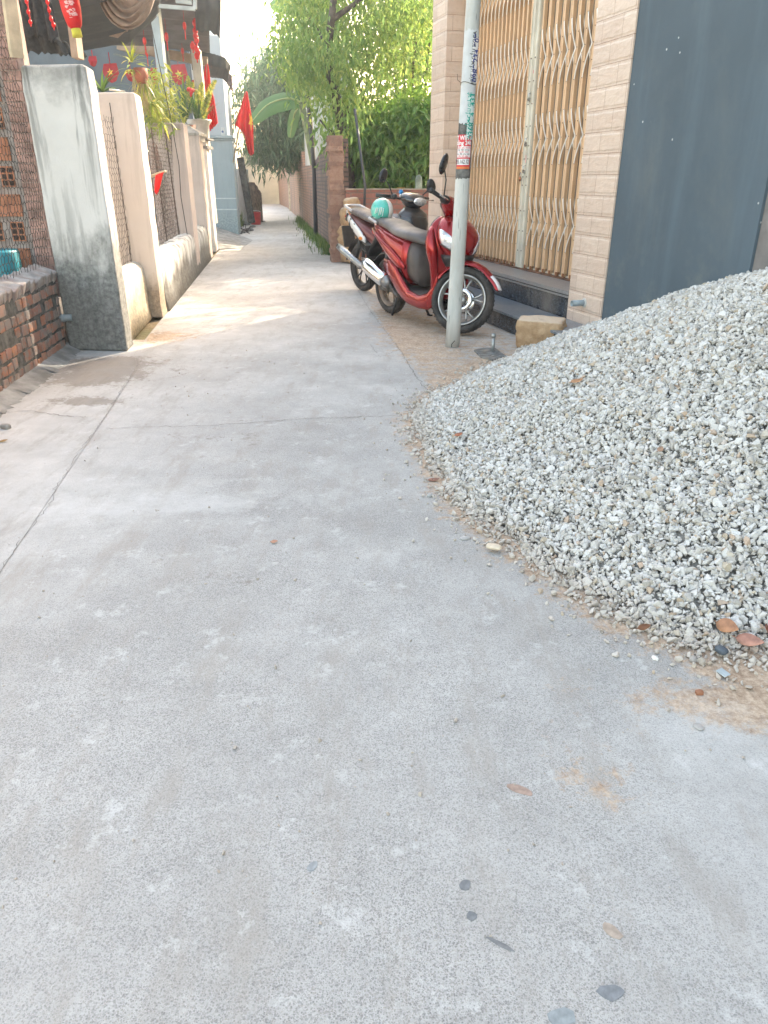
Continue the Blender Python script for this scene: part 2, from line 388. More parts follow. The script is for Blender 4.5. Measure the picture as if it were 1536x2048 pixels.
# thin wedge of cement along the foot of the left walls, and the ramps
tcem = plain("rough_cement", (0.36, 0.355, 0.34), 0.95, var=0.25, scale=6, bump=0.5, dirt=(0.10, 0.10, 0.09), dirt_amt=0.7)
g = MB(); rnd = random.Random(3)
for i in range(46):
    y0 = 3.2 + i * .065; x0 = -2.49 - .11 * (y0 - 4.62)
    g.add([(x0 - .02, y0, .06), (x0 - .02, y0 + .075, .06), (x0 + .10 + rnd.uniform(0, .05), y0 + .075, .001), (x0 + .10 + rnd.uniform(0, .05), y0, .001)], [(0, 3, 2, 1)], 0, True)
tag(g.build("pavement", tcem), kind='structure')
# sloping ramp at the gate opening further down the lane
g = MB(); pts = [(-3.34, 15.7), (-3.15, 15.5), (-3.05, 16.6), (-3.35, 18.2), (-3.72, 20.1), (-4.6, 20.2), (-4.3, 15.8)]
g.add([(-3.36, 15.8, .02), (-2.95, 16.2, .004), (-3.1, 18.4, .004), (-3.75, 20.1, .02), (-4.6, 20.2, .30), (-4.3, 15.8, .30)], [(0, 1, 2, 3, 4, 5)])
tag(g.build("ramp", tcem), kind='structure')

# ================================================================ TILED HOUSE (right)
H_D = Vector((math.sin(R_(-16)), math.cos(R_(-16)), 0)); H_N = Vector((-H_D.y, H_D.x, 0))
S0 = 7.6; H_org = H_D * S0 + H_N * (-3.41); H_rz = R_(106)
house = empty("tiled_house", H_org, H_rz, "house front of cream split-face tiles with a folding steel gate above dark granite steps", "house")
def tile_mat():
    t = NT("cream_tile"); P = t.P(); x, y, z = t.sep(P)[0:3]
    br = t.n.new('ShaderNodeTexBrick'); br.inputs['Scale'].default_value = 1.0; br.offset = 0.5
    br.inputs['Color1'].default_value = (0.64, 0.50, 0.41, 1); br.inputs['Color2'].default_value = (0.56, 0.425, 0.345, 1); br.inputs['Mortar'].default_value = (0.30, 0.17, 0.11, 1)
    br.inputs['Brick Width'].default_value = .28; br.inputs['Row Height'].default_value = .152; br.inputs['Mortar Size'].default_value = .0025; br.inputs['Mortar Smooth'].default_value = .1
    t.L(t.comb(t.math('ADD', t.math('ADD', x, y), 0.06), t.math('ADD', z, 0.03), 0.0), br.inputs['Vector'])
    n = t.noise(7, 6, .6, t.map(P, (1, 1, 1.6))); c = t.mix(t.ramp(n, [(.35, 0), (.7, .35)]), br.outputs[0], (0.68, 0.57, 0.48))
    c = t.mix(t.ramp(t.noise(22, 5, .7), [(.5, 0), (.75, .35)]), c, (0.42, 0.29, 0.21))
    t.color(c); t.rough(0.42)
    # chipped rustic border of every tile: distance to the tile's edge, made uneven
    zz = t.math('FRACT', t.math('DIVIDE', t.math('ADD', z, 0.03), .152)); e = t.math('ABSOLUTE', t.math('SUBTRACT', zz, .5))
    e2 = t.math('ADD', e, t.math('MULTIPLY', t.math('SUBTRACT', t.noise(16, 3, .6), .5), .14))
    rim = t.ramp(e2, [(.33, 1), (.40, 0)])
    t.bump(rim, 0.55, .007); t.bump(t.noise(11, 6, .6, t.map(P, (1, 1, 2.2), rot=(0, .4, 0))), 0.8, .012); t.bump(t.math('SUBTRACT', 1.0, br.outputs[1]), .8, .003)
    return t.mat
M_tile = tile_mat()
def granite(name, base, vein, sc_=40, rough=.25):
    t = NT(name); P = t.map(t.P(), (1, 2.2, 1.6), rot=(.5, .6, .3)); n = t.noise(sc_, 5, .75, P, 1.5)
    c = t.mix(t.ramp(n, [(.50, 0), (.64, 1)]), base, vein); c = t.mix(t.ramp(t.noise(2.2, 5, .6), [(.45, 0), (.7, .45)]), c, (.35, .30, .25))
    t.color(c); t.rough(rough); t.bump(n, .15, .002); return t.mat
M_gdark = granite("dark_granite", (.012, .016, .024), (.12, .145, .175), 34, .22)
M_gtop = granite("grey_granite", (.10, .125, .155), (.30, .33, .36), 46, .3)
M_glip = granite("ledge_stone", (.20, .19, .19), (.42, .40, .39), 60, .35)
def hb(name, a, b, mat, parent=house, bevel=0.0, off=S0):
    m = MB(); m.span((a[0] - off, a[1], a[2]), (b[0] - off, b[1], b[2])); o = m.build(name, mat, parent, bevel); return o
hb("pillar", (5.42, -.345, 0), (5.965, 0, 6.8), M_tile); hb("pillar", (9.29, -.345, 0), (9.785, 0, 6.8), M_tile)
hb("lintel", (5.967, -.345, 3.35), (9.288, -.02, 6.8), M_tile)
M_in = plain("shaded_plaster", (.30, .30, .29), .9, var=.2, scale=2, dirt=(.12, .12, .12))
hb("wall", (5.42, -9, 0), (9.78, -.50, 6.8), M_in); hb("roof", (3.9, -9.0, 6.8), (9.785, 0, 6.95), M_in)
hb("side_panel", (5.967, -.498, .412), (9.288, -.47, 3.6), plain("gate_backing", (.38, .31, .24), .8, var=.15, scale=3, dirt=(.2, .16, .12)))
# ledge, riser, step
hb("riser", (5.967, -.345, 0), (9.288, -.018, .345), M_gdark)
m = MB(); m.span((5.967 - S0, -.345, .347), (9.288 - S0, .006, .362)); m.span((5.967 - S0, -.345, .372), (9.288 - S0, .006, .405)); m.span((5.967 - S0, -.345, .362), (9.288 - S0, -.004, .372), 1)
m.build("ledge", [M_glip, plain("ledge_groove", (.05, .05, .05), .8)], house)
hb("gate_track", (5.967, -.40, .406), (9.288, -.345, .422), plain("rusty_rail", (.28, .15, .09), .7, .3, var=.3, dirt=(.12, .06, .04)))
hb("step", (5.15, -.016, 0), (9.70, .375, .148), M_gdark, bevel=.003); hb("tread", (5.13, .002, .15), (9.72, .40, .172), M_gtop, bevel=.003)
# drain pipe stub on the near pillar
m = MB(); c0 = Vector((5.70 - S0, -.02, .345))
for (ra, rb) in ((.026, .021),):
    m.lathe([(rb, -.02), (ra, -.02), (ra, .135), (rb, .135)], c0, 20, Matrix.Rotation(R_(-90), 3, 'X'), closed=True)
m.lathe([(.0, .0), (.021, .0)], c0 + Vector((0, .03, 0)), 20, Matrix.Rotation(R_(-90), 3, 'X'), mi=1)
m.ball(c0 + Vector((-.005, .022, 0)), (.042, .006, .040), 2)
m.build("drain_pipe", [plain("grey_pvc", (.27, .32, .35), .45, dirt=(.2, .17, .14)), plain("pipe_dark", (.01, .01, .01), .9), plain("grout_ring", (.55, .54, .52), .9)], house)

# folding gate: fixed U bars, crossing strips in three bands, meeting stiles, locks
gate = MB(); M_bar = plain("tan_gate_paint", (.72, .475, .285), .42, 0.0, var=.07, scale=3, bump=.1, dirt=(.34, .22, .13), dirt_amt=.25)
M_lat = plain("galvanised_strip", (.80, .76, .70), .4, .2, var=.08, scale=5); M_stile = plain("cream_stile", (.68, .64, .54), .45, 0.1, var=.12, scale=4, dirt=(.35, .22, .15), dirt_amt=.3)
GY = -.375
go = empty("folding_gate"); go.parent = house
for z0, z1, y0, y1 in ((3.30, 3.349, -.05, .03), (.425, .44, -.012, 0)):
    m = MB(); m.span((5.967 - S0, GY + y0, z0), (9.288 - S0, GY + y1, z1)); m.build('rail', M_stile, go)
m = MB()
for a in (7.625, 7.712):
    m.span((a - S0, GY - .01, .425), (a + .080 - S0, GY + .035, 3.299)); m.span((a + .006 - S0, GY + .036, .425), (a + .014 - S0, GY + .041, 3.299)); m.span((a + .066 - S0, GY + .036, .425), (a + .074 - S0, GY + .041, 3.299))
for z in (.6, .8, 1.0, 1.25, 1.33, 1.5, 1.62, 1.8, 2.0, 2.2, 2.4):
    for a in (7.685, 7.77): m.ball((a - S0 - .02, GY + .038, z), .006, 1)
m.build("stile", [M_stile, plain("rivet", (.16, .10, .07), .6)], go, bevel=.002)
bands = [(.66, 1.14), (1.44, 1.90), (2.13, 2.62), (2.88, 3.3)]
def leaf(s0, s1, n):
    p = (s1 - s0) / n; nodes = []
    for i in range(n + 1):
        s = s0 + p * i
        if i < n or True:
            m = MB(); w = .032; m.span((s - w / 2 - S0, GY + .004, .43), (s + w / 2 - S0, GY + .022, 3.299)); m.span((s - w / 2 - S0, GY - .012, .43), (s - w / 2 + .003 - S0, GY + .003, 3.299)); m.span((s + w / 2 - .003 - S0, GY - .012, .43), (s + w / 2 - S0, GY + .003, 3.299))
            for z in (.66, .78, .9, 1.02, 1.14, 1.44, 1.56, 1.67, 1.79, 1.9, 2.13, 2.25, 2.38, 2.5, 2.62): m.ball((s - S0, GY + .023, z), .005, 1, 6, 4)
            m.span((s - .016 - S0, GY - .012, .425), (s + .016 - S0, GY + .026, .462), 2)
            m.build("bar", [M_bar, plain("rivet", (.16, .10, .07), .6), plain("bar_foot", (.30, .12, .05), .8)], go)
            s2 = s + p * .42
            if i < n:
                m = MB(); w = .020; m.span((s2 - w / 2 - S0, GY - .010, .43), (s2 + w / 2 - S0, GY + .006, 3.299)); m.build("thin_bar", M_bar, go)
    for (z0, z1) in bands:
        m = MB(); zm = (z0 + z1) / 2
        for i in range(n):
            a, b = s0 + p * i - S0, s0 + p * (i + 1) - S0
            # pairs of flat strips that bow outward as they cross, like closed scissors
            for (za, zb, flip) in ((z0, zm, 0), (zm, z1, 0), (z0, zm, 1), (zm, z1, 1)):
                pts = []
                for k in range(7):
                    t = k / 6; x = (a + (b - a) * t) if not flip else (a + p * (.93 - .80 * (t if za == z0 else 1 - t)))
                    pts.append((x, GY + (.0235 if flip else -.019) + .012 * math.sin(math.pi * t), za + (zb - za) * t))
                V = []; w = .008
                for (x, y, z) in pts: V += [(x - w, y, z), (x + w, y, z), (x + w, y + .003, z), (x - w, y + .003, z)]
                Fc = []
                for k in range(6):
                    for q in range(4): Fc.append((4 * k + q, 4 * k + (q + 1) % 4, 4 * k + 4 + (q + 1) % 4, 4 * k + 4 + q))
                m.add(V, Fc)
        m.build("lattice", M_lat, go)
leaf(6.03, 7.585, 11); leaf(7.835, 9.25, 14)
m = MB(); pz = Vector((7.74 - S0, GY + .075, 1.31)); m.ball(pz, (.022, .014, .026)); m.tube([pz + Vector((-.013, 0, .015)), pz + Vector((-.013, 0, .05)), pz + Vector((0, 0, .062)), pz + Vector((.013, 0, .05)), pz + Vector((.013, 0, .015))], .004, 6, 1)
m.build("padlock", [plain("copper_lock", (.45, .20, .11), .3, .8), plain("steel", (.5, .5, .5), .25, 1)], go)
for z in (1.36, 2.02, 1.62): m = MB(); m.tube([(7.70 - S0, GY + .035, z), (7.70 - S0, GY + .06, z + .01), (7.70 - S0, GY + .06, z + .07), (7.70 - S0, GY + .035, z + .08)], .005, 6); m.box((7.72 - S0, GY + .045, z + .02), (.05, .012, .03)); m.build("latch", plain("steel", (.5, .5, .5), .25, 1), go)
for a, z, h in ((7.69, 2.28, .03), (7.71, 1.50, .07)): m = MB(); m.box((a - S0, GY + .037, z), (.018, .002, h)); m.build("sticker", plain("pink_sticker", (.75, .3, .3), .6), go)

# ================================================================ BLUE-GREY NEIGHBOUR AND CONCRETE WALL
def paint_wall(name, c, dirt):
    t = NT(name); P = t.P(); n = t.noise(1.6, 6, .6)
    cc = t.mix(t.ramp(n, [(.35, 0), (.7, 1)]), tuple(k * .85 for k in c), c)
    sm = t.ramp(t.noise(1.1, 8, .72, t.map(P, (1, 1, .35)), .6), [(.55, 0), (.75, .35)]); cc = t.mix(sm, cc, dirt)
    sp = t.vor(9, vec=P); spk = t.ramp(sp, [(.05, 1), (.08, 0)]); sel = t.ramp(t.noise(1.4, 3, .5, P), [(.52, 0), (.6, 1)])
    cc = t.mix(t.math('MULTIPLY', spk, sel), cc, (.55, .56, .55))
    scr = t.ramp(t.noise(34, 2, .5, t.map(P, (.18, 1, 1.0), rot=(0, .5, 0))), [(.72, 0), (.76, .5)]); cc = t.mix(t.math('MULTIPLY', scr, t.ramp(t.sep(P)[2], [(.0, 1), (.35, 0)])), cc, (.5, .52, .53))
    zz = t.sep(P)[2]; yl = t.math('MULTIPLY', t.ramp(t.noise(2.6, 8, .75, P), [(.52, 0), (.66, 1)]), t.ramp(zz, [(.0, 1), (.5, .6), (1.0, .15)]))
    cc = t.mix(t.math('MULTIPLY', yl, .4), cc, (.26, .25, .20)); fade = t.ramp(t.noise(1.0, 6, .65, t.map(P, (2.5, 1, .25))), [(.5, 0), (.68, .35)]); cc = t.mix(fade, cc, tuple(k * 1.7 for k in c))
    t.color(cc); t.rough(.72); t.bump(t.noise(180, 3, .6), .35, .002); t.bump(t.noise(3, 4), .25, .02); return t.mat
nb = empty("grey_house", H_org, H_rz, "neighbouring house wall painted plain blue grey, standing behind the gravel heap", "house")
M_blue = paint_wall("blue_grey_paint", (.072, .100, .125), (.16, .165, .155))
hb("wall", (3.865, -9, 0), (5.418, -.012, 6.8), M_blue, nb)
m = MB(); m.span((4.46 - S0, -.011, .55), (4.475 - S0, -.009, 2.9)); 
M_conc = plain("pitted_concrete", (.235, .215, .205), .95, var=.2, scale=5, bump=.8, dirt=(.10, .095, .09), dirt_amt=.6)
cw = empty("concrete_wall", H_org, H_rz, "rough bare concrete wall at the right edge, rising behind the top of the gravel heap", "wall")
hb("wall", (-3.0, -.30, 0), (3.862, -.03, 6.8), M_conc, cw)

# ================================================================ UTILITY POLE WITH POSTERS
pb = Vector((.587, 6.30, 0)); ptop_dir = Vector((.022, 0, 1)).normalized()
pole = empty("utility_pole", pb, 0, "slim round concrete pole covered in pasted phone-number notices beside the red scooter", "pole")
def pole_r(z): return .061 - .0035 * z
def pole_c(z): return Vector((.0225 * z, -.004 * z, z))
t = NT("pole_concrete"); n = t.noise(3, 6, .6, t.map(t.P(), (3, 3, .6))); c = t.mix(t.ramp(n, [(.35, 0), (.65, 1)]), (.38, .39, .375), (.56, .56, .54))
c = t.mix(t.ramp(t.noise(40, 2, .5, t.map(t.P(), (2, 2, .15))), [(.66, 0), (.70, .8)]), c, (.10, .10, .10))
c = t.mix(t.ramp(t.noise(5, 6, .7), [(.55, 0), (.72, .5)]), c, (.40, .33, .26)); t.color(c); t.rough(.6); t.bump(n, .3, .004)
m = MB(); zs = [0, .3, .8, 1.4, 2, 2.6, 3.2, 4, 5, 6]
m.loft([[pole_c(z) + Vector((math.cos(a) * pole_r(z), math.sin(a) * pole_r(z), 0)) for a in np.linspace(0, 2 * math.pi, 40, endpoint=False)] for z in zs])
m.build("shaft", t.mat, pole)
def wrap(a0, a1, z0, z1, mat, name, off=.0012, parent=pole, wav=0.0, mb=None, mi=0, n=24, skew=0.0):
    """paper pasted round the pole; angles in degrees, 270 faces the camera"""
    m = mb or MB(); V = []; Fc = []; rnd = random.Random(int(a0 * 10 + z0 * 100)); nz = 8
    for j in range(nz + 1):
        z = z0 + (z1 - z0) * j / nz
        for i in range(n + 1):
            a = R_(a0 + (a1 - a0) * i / n); rr = pole_r(z) + off + (wav * rnd.random() if 0 < j < nz else 0)
            zz = z + (rnd.uniform(-.008, .008) * (wav > 0) if j in (0, nz) else 0) + skew * (i / n)
            V.append(pole_c(z) + Vector((math.cos(a) * rr, math.sin(a) * rr, zz - z)))
    for j in range(nz):
        for i in range(n): q = j * (n + 1) + i; Fc.append((q, q + 1, q + n + 2, q + n + 1))
    m.add(V, Fc, mi, True)
    return m if mb else m.build(name, mat, parent)
def zpx(y): return at(768 + 160, y, 6.24)[2]
M_pap1 = plain("white_paper", (.56, .58, .60), .8, var=.08, scale=10, dirt=(.40, .39, .36)); M_pap2 = plain("aged_paper", (.62, .63, .62), .8, var=.1, scale=10)
M_yel = plain("yellow_paper", (.62, .60, .36), .8); M_greyp = plain("old_glue", (.20, .195, .185), .9, var=.35, scale=20)
wrap(190, 380, zpx(165), zpx(58), M_pap1, "notice", .0015, wav=.0012)
wrap(190, 375, zpx(247), zpx(167), M_pap1, "notice", .0010, wav=.0010)
wrap(180, 255, zpx(243), zpx(175), M_yel, "notice", .0004)
wrap(180, 385, zpx(357), zpx(245), M_greyp, "glue_patch", .0005, wav=.001)
M_red = plain("red_print", (.60, .025, .04), .55, var=.05); M_wht = plain("poster_white", (.76, .74, .74), .6, var=.05)
M_blk = plain("black_print", (.02, .02, .035), .7, bump=0); M_navy = plain("navy_print", (.02, .035, .22), .7, bump=0); M_teal = plain("teal_print", (.0, .34, .27), .7, bump=0); M_orange = plain("orange_print", (.75, .2, .06), .6)
wrap(280, 372, zpx(155), zpx(76), M_wht, "notice", .0032, skew=.006)
wrap(272, 372, zpx(272), zpx(193), plain("mint_white_paper", (.66, .76, .74), .7), "notice", .0032, skew=.006)
post = wrap(200, 318, zpx(338), zpx(269), M_red, "notice", .0030, skew=.0)
def txt(s, size, a_c, z_c, rot, mat, parent, name="lettering", off=.0042, xs=1.0, bold=.0, wht=None):
    cu = bpy.data.curves.new("t", 'FONT'); cu.body = s; cu.size = size; cu.align_x = 'CENTER'; cu.align_y = 'CENTER'; cu.offset = bold; cu.resolution_u = 2
    to = bpy.data.objects.new("t", cu); col.objects.link(to); bpy.context.view_layer.update()
    me = bpy.data.meshes.new_from_object(to.evaluated_get(bpy.context.evaluated_depsgraph_get())); bpy.data.objects.remove(to)
    bm = bmesh.new(); bm.from_mesh(me); bmesh.ops.triangulate(bm, faces=bm.faces)
    ca, sa = math.cos(rot), math.sin(rot)
    for v in bm.verts:
        x, y = v.co.x * xs, v.co.y; u, w = x * ca - y * sa, x * sa + y * ca
        z = z_c + w; rr = pole_r(z) + off; a = R_(a_c) + u / pole_r(z); p = pole_c(z) + Vector((math.cos(a) * rr, math.sin(a) * rr, 0)); v.co = p
    bm.to_mesh(me); bm.free(); me.name = name; me.materials.clear(); me.materials.append(mat)
    o = bpy.data.objects.new(name, me); col.objects.link(o); o.parent = parent; return o
zc1 = (zpx(155) + zpx(76)) / 2; zc2 = (zpx(272) + zpx(193)) / 2; hh = zpx(76) - zpx(155)
txt("HÚT HẦM CẦU BIOGA", .036, 292, zc1, math.pi / 2, M_blk, pole, bold=.0006, xs=.90); txt("0987.234.707", .070, 318, zc1, math.pi / 2, M_navy, pole, bold=.0014, xs=.80)
txt("HÚT HẦM CẦU GIÁ RẺ", .036, 284, zc2, math.pi / 2, M_teal, pole, bold=.0006, xs=.86); txt("0368.741.433", .070, 311, zc2, math.pi / 2, M_teal, pole, bold=.0014, xs=.80)
def zf(f): return zpx(338) + (zpx(269) - zpx(338)) * f
wrap(204, 314, zf(.34), zf(.66), M_wht, "notice_panel", .0036, parent=post); wrap(206, 308, zf(.12), zf(.30), M_wht, "notice_panel", .0036, parent=post); wrap(202, 316, zf(.0), zf(.07), M_orange, "notice_panel", .0036, parent=post)
txt("T WIFI 6", .042, 258, zf(.90), 0, M_wht, post, bold=.0012, xs=.82); txt("tặng 24h", .042, 256, zf(.755), 0, M_wht, post, bold=.0012, xs=.82)
for i, s in enumerate(("miễn phí, nhanh", "lắp đặt trong", "truyền hình", "ưu đãi cho bạn", "liên hệ ngay")): txt(s, .016, 258, zf(.62 - i * .06), 0, M_blk if i % 2 else M_red, post, off=.0046, bold=.0002)
txt("0935.162.121", .040, 247, zf(.21), 0, M_blk, post, off=.0046, bold=.0008, xs=.62)
m = MB(); z = zpx(166)
m.tube([pole_c(z) + Vector((math.cos(a) * (pole_r(z) + .003), math.sin(a) * (pole_r(z) + .003), .01 * math.sin(a * 2))) for a in np.linspace(0, 2 * math.pi, 24)], .0022, 5)
m.tube([pole_c(z) + Vector((-.058, -.03, 0)), pole_c(z) + Vector((-.07, -.04, .01)), pole_c(z) + Vector((-.085, -.04, .02)), pole_c(z) + Vector((-.09, -.04, .06))], .002, 5)
m.build("tie_wire", plain("dull_wire", (.10, .09, .08), .6, .5), pole)
m = MB(); m.tube([pole_c(.0) + Vector((-.012, -.062, .005)), pole_c(.03) + Vector((-.014, -.066, .0)), pole_c(.055) + Vector((0.006, -.066, 0)), pole_c(.06) + Vector((.012, -.064, 0))], .003, 5)
m.build("tie_wire", plain("dull_wire", (.10, .09, .08), .6, .5), pole)

# ================================================================ VALVE STUB, SLAB, SANDSTONE BLOCK
vb = G(985, 706); vt = empty("standpipe", vb, 0, "short grey pipe stub sticking up between the pole and the stone block", "pipe")
m = MB(); m.tube([(0, 0, -.02), (.002, 0, .13)], .014, 12); m.build("shaft", plain("zinc", (.36, .38, .38), .4, .7, dirt=(.3, .2, .12)), vt)
m = MB(); m.lathe([(0, .16), (.0185, .16), (.020, .135), (.016, .125), (.0, .125)], n=14); m.build("cap", plain("zinc", (.36, .38, .38), .4, .7), vt)
def rock(size, seed, mat, name, loc, sub=3, amp=.16, boxy=.75, rz=0):
    bm = bmesh.new(); bmesh.ops.create_icosphere(bm, subdivisions=sub, radius=1); rnd = random.Random(seed)
    from mathutils import noise as mn
    off = Vector((rnd.uniform(-9, 9), rnd.uniform(-9, 9), rnd.uniform(-9, 9)))
    for v in bm.verts:
        p = v.co.copy(); m_ = max(abs(p.x), abs(p.y), abs(p.z)); q = p.lerp(p / m_, boxy)
        q *= 1 + amp * (mn.noise(p * 1.3 + off) + .6 * mn.noise(p * 3.1 + off) + .35 * mn.noise(p * 8 + off)); v.co = Vector((q.x * size[0], q.y * size[1], q.z * size[2]))
    me = bpy.data.meshes.new(name); bm.to_mesh(me); bm.free(); me.materials.append(mat)
    me.polygons.foreach_set('use_smooth', [sub > 2] * len(me.polygons))
    o = bpy.data.objects.new(name, me); col.objects.link(o); o.location = loc; o.rotation_euler = (0, 0, rz); return o
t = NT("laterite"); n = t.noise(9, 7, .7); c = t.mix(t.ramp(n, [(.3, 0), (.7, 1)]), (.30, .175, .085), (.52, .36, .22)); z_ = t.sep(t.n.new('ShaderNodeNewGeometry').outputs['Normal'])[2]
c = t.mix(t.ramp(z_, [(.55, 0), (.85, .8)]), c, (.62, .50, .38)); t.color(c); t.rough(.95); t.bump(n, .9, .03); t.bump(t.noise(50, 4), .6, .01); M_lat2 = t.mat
bl = rock((.20, .15, .125), 5, M_lat2, "stone_block", (1.335, 6.30, .115), 4, .09, .85, R_(-20)); tag(bl, "squared block of orange brown stone at the corner of the granite step", "stone")
sl = MB(); a = [G(948, 702), G(968, 698), G(990, 698), G(1014, 716), G(985, 722), G(962, 716)]; sl.prism([(p.x, p.y) for p in a], -.01, .012)
tag(sl.build("stone_slab", plain("slate", (.17, .18, .18), .7, var=.3, scale=20, bump=.5, dirt=(.4, .3, .2), dirt_amt=.5), None, .003), "thin broken dark slab lying on the sand at the foot of the pipe stub", "slab")

# ================================================================ GRAVEL HEAP
rng = np.random.default_rng(7)
PKX, PKY, PKH = 2.15, 3.65, 1.08
out = [(p[0] - PKX, p[1] - PKY) for p in HEAP] + [(3.3 - PKX, 1.9 - PKY), (4.2 - PKX, 2.6 - PKY), (4.2 - PKX, 5.2 - PKY), (2.6 - PKX, 7.0 - PKY), (1.75 - PKX, 6.75 - PKY), (1.35 - PKX, 6.45 - PKY)]
oth = np.array([math.atan2(b, a) for a, b in out]); orr = np.array([math.hypot(a, b) for a, b in out]); k_ = np.argsort(oth); oth, orr = oth[k_], orr[k_]
oth = np.concatenate([oth - 2 * math.pi, oth, oth + 2 * math.pi]); orr = np.tile(orr, 3)
_ph = rng.uniform(0, 6.28, 8)
def heap_h(x, y):
    dx, dy = x - PKX, y - PKY; r = np.hypot(dx, dy); th = np.arctan2(dy, dx)
    R = np.interp(th, oth, orr); q = r / R; q = q + .015 * np.sin(9 * x + _ph[0]) * np.sin(8 * y + _ph[1])
    h = np.where(q < 1, PKH * ((1 - q) ** 1.06) * (1 - .10 * np.exp(-(q / .25) ** 2)) , -.05 * (q - 1))
    return h + .012 * np.sin(13 * x + _ph[2]) * np.sin(11 * y + _ph[3]) * (q < .95), q
def facade_x(y): return 1.779 - .2756 / .961 * (y - 6.17)
# stone templates: convex hulls of random points
tpl = []
for k in range(28):
    bm = bmesh.new(); rr = random.Random(100 + k)
    sx, sy, sz = rr.uniform(.8, 1.25), rr.uniform(.6, .95), rr.uniform(.45, .8)
    for _ in range(rr.randint(9, 13)):
        v = Vector((rr.gauss(0, 1), rr.gauss(0, 1), rr.gauss(0, 1))).normalized() * rr.uniform(.85, 1.1); bm.verts.new((v.x * sx, v.y * sy, v.z * sz))
    res = bmesh.ops.convex_hull(bm, input=bm.verts); bmesh.ops.delete(bm, geom=[e for e in res['geom_interior'] if isinstance(e, bmesh.types.BMVert)], context='VERTS')
    bmesh.ops.triangulate(bm, faces=bm.faces); bm.verts.index_update()
    tpl.append((np.array([v.co[:] for v in bm.verts]), np.array([[v.index for v in f.verts] for f in bm.faces]))); bm.free()
def rotmats(n):
    q = rng.normal(size=(n, 4)); q /= np.linalg.norm(q, axis=1)[:, None]; a, b, c, d = q.T
    return np.stack([1 - 2 * (c * c + d * d), 2 * (b * c - a * d), 2 * (b * d + a * c), 2 * (b * c + a * d), 1 - 2 * (b * b + d * d), 2 * (c * d - a * b), 2 * (b * d - a * c), 2 * (c * d + a * b), 1 - 2 * (b * b + c * c)], -1).reshape(n, 3, 3)
def stones(pos, rad):
    n = len(pos); which = rng.integers(0, len(tpl), n); Rm = rotmats(n); tone = rng.random(n); AV = []; AF = []; AT = []; base = 0
    for k, (tv, tf) in enumerate(tpl):
        ii = np.where(which == k)[0]
        if len(ii) == 0: continue
        v = np.einsum('nij,vj->nvi', Rm[ii], tv) * rad[ii][:, None, None] + pos[ii][:, None, :]
        f = tf[None] + (np.arange(len(ii)) * len(tv))[:, None, None] + base
        AV.append(v.reshape(-1, 3)); AF.append(f.reshape(-1, 3)); AT.append(np.repeat(tone[ii], len(tv))); base += len(ii) * len(tv)
    return np.concatenate(AV), np.concatenate(AF), np.concatenate(AT)
NS = 105000
px = rng.uniform(.0, 3.4, NS * 3); py = rng.uniform(1.5, 7.0, NS * 3); hh_, q_ = heap_h(px, py)
ok = (q_ < 1.0) & (px < facade_x(py) + .03) & ~((np.abs(px - 1.335) < .2) & (np.abs(py - 6.30) < .16)) & (py > 1.55); ok &= ~((px > 2.4) & (py < 2.0))
# do not bury the step
px, py, hh_, q_ = px[ok][:NS], py[ok][:NS], hh_[ok][:NS], q_[ok][:NS]
rad = rng.lognormal(math.log(.0118), .34, len(px)).clip(.005, .027) * (0.9 + .12 * np.clip(1 - q_, 0, 1))
lay = rng.random(len(px)) ** 2 * -.022 + .004
P3 = np.stack([px, py, hh_ + lay + rad * .35], -1)
# scattered stones round the foot
n2 = 1500; k2 = rng.integers(0, len(HEAP) - 1, n2); tt = rng.random(n2); A = np.array(HEAP)
sx = A[k2, 0] + (A[k2 + 1, 0] - A[k2, 0]) * tt; sy = A[k2, 1] + (A[k2 + 1, 1] - A[k2, 1]) * tt
dr = rng.exponential(.045, n2) * rng.choice([1, 1, 1, 2.2], n2); ang = np.arctan2(sy - PKY, sx - PKX); sx += np.cos(ang) * dr; sy += np.sin(ang) * dr
r2 = rng.lognormal(math.log(.0095), .4, n2).clip(.003, .02) * np.exp(-dr * 1.5); okk = (sy > 1.5); P2 = np.stack([sx, sy, r2 * .5], -1)[okk]; r2 = r2[okk]
V, Fs, T = stones(np.concatenate([P3, P2]), np.concatenate([rad, r2]))
t = NT("crushed_stone"); a_ = t.attr('tone'); P = t.world()
c = t.ramp(a_, [(0, (.31, .29, .265)), (.11, (.42, .395, .36)), (.33, (.52, .50, .47)), (.62, (.585, .57, .55)), (.88, (.46, .445, .42)), (.93, (.45, .39, .30)), (.985, (.40, .29, .21)), (1, (.66, .66, .65))])
c = t.mix(t.ramp(t.noise(170, 4, .7, P), [(.56, 0), (.68, .7)]), c, (.27, .26, .25)); c = t.mix(t.ramp(t.noise(30, 4, .6, P), [(.5, 0), (.8, .3)]), c, (.55, .49, .42))
c = t.mix(t.ramp(t.sep(P)[2], [(.0, .55), (.06, 0)]), c, (.40, .33, .26))
t.color(c); t.rough(.85); t.bump(t.noise(260, 3, .7, P), .4, .002); M_stone = t.mat
gh = empty("gravel_heap", (0, 0, 0), 0, "big heap of pale grey crushed stone piled against the blue grey wall", "gravel heap"); gh['kind'] = 'stuff'
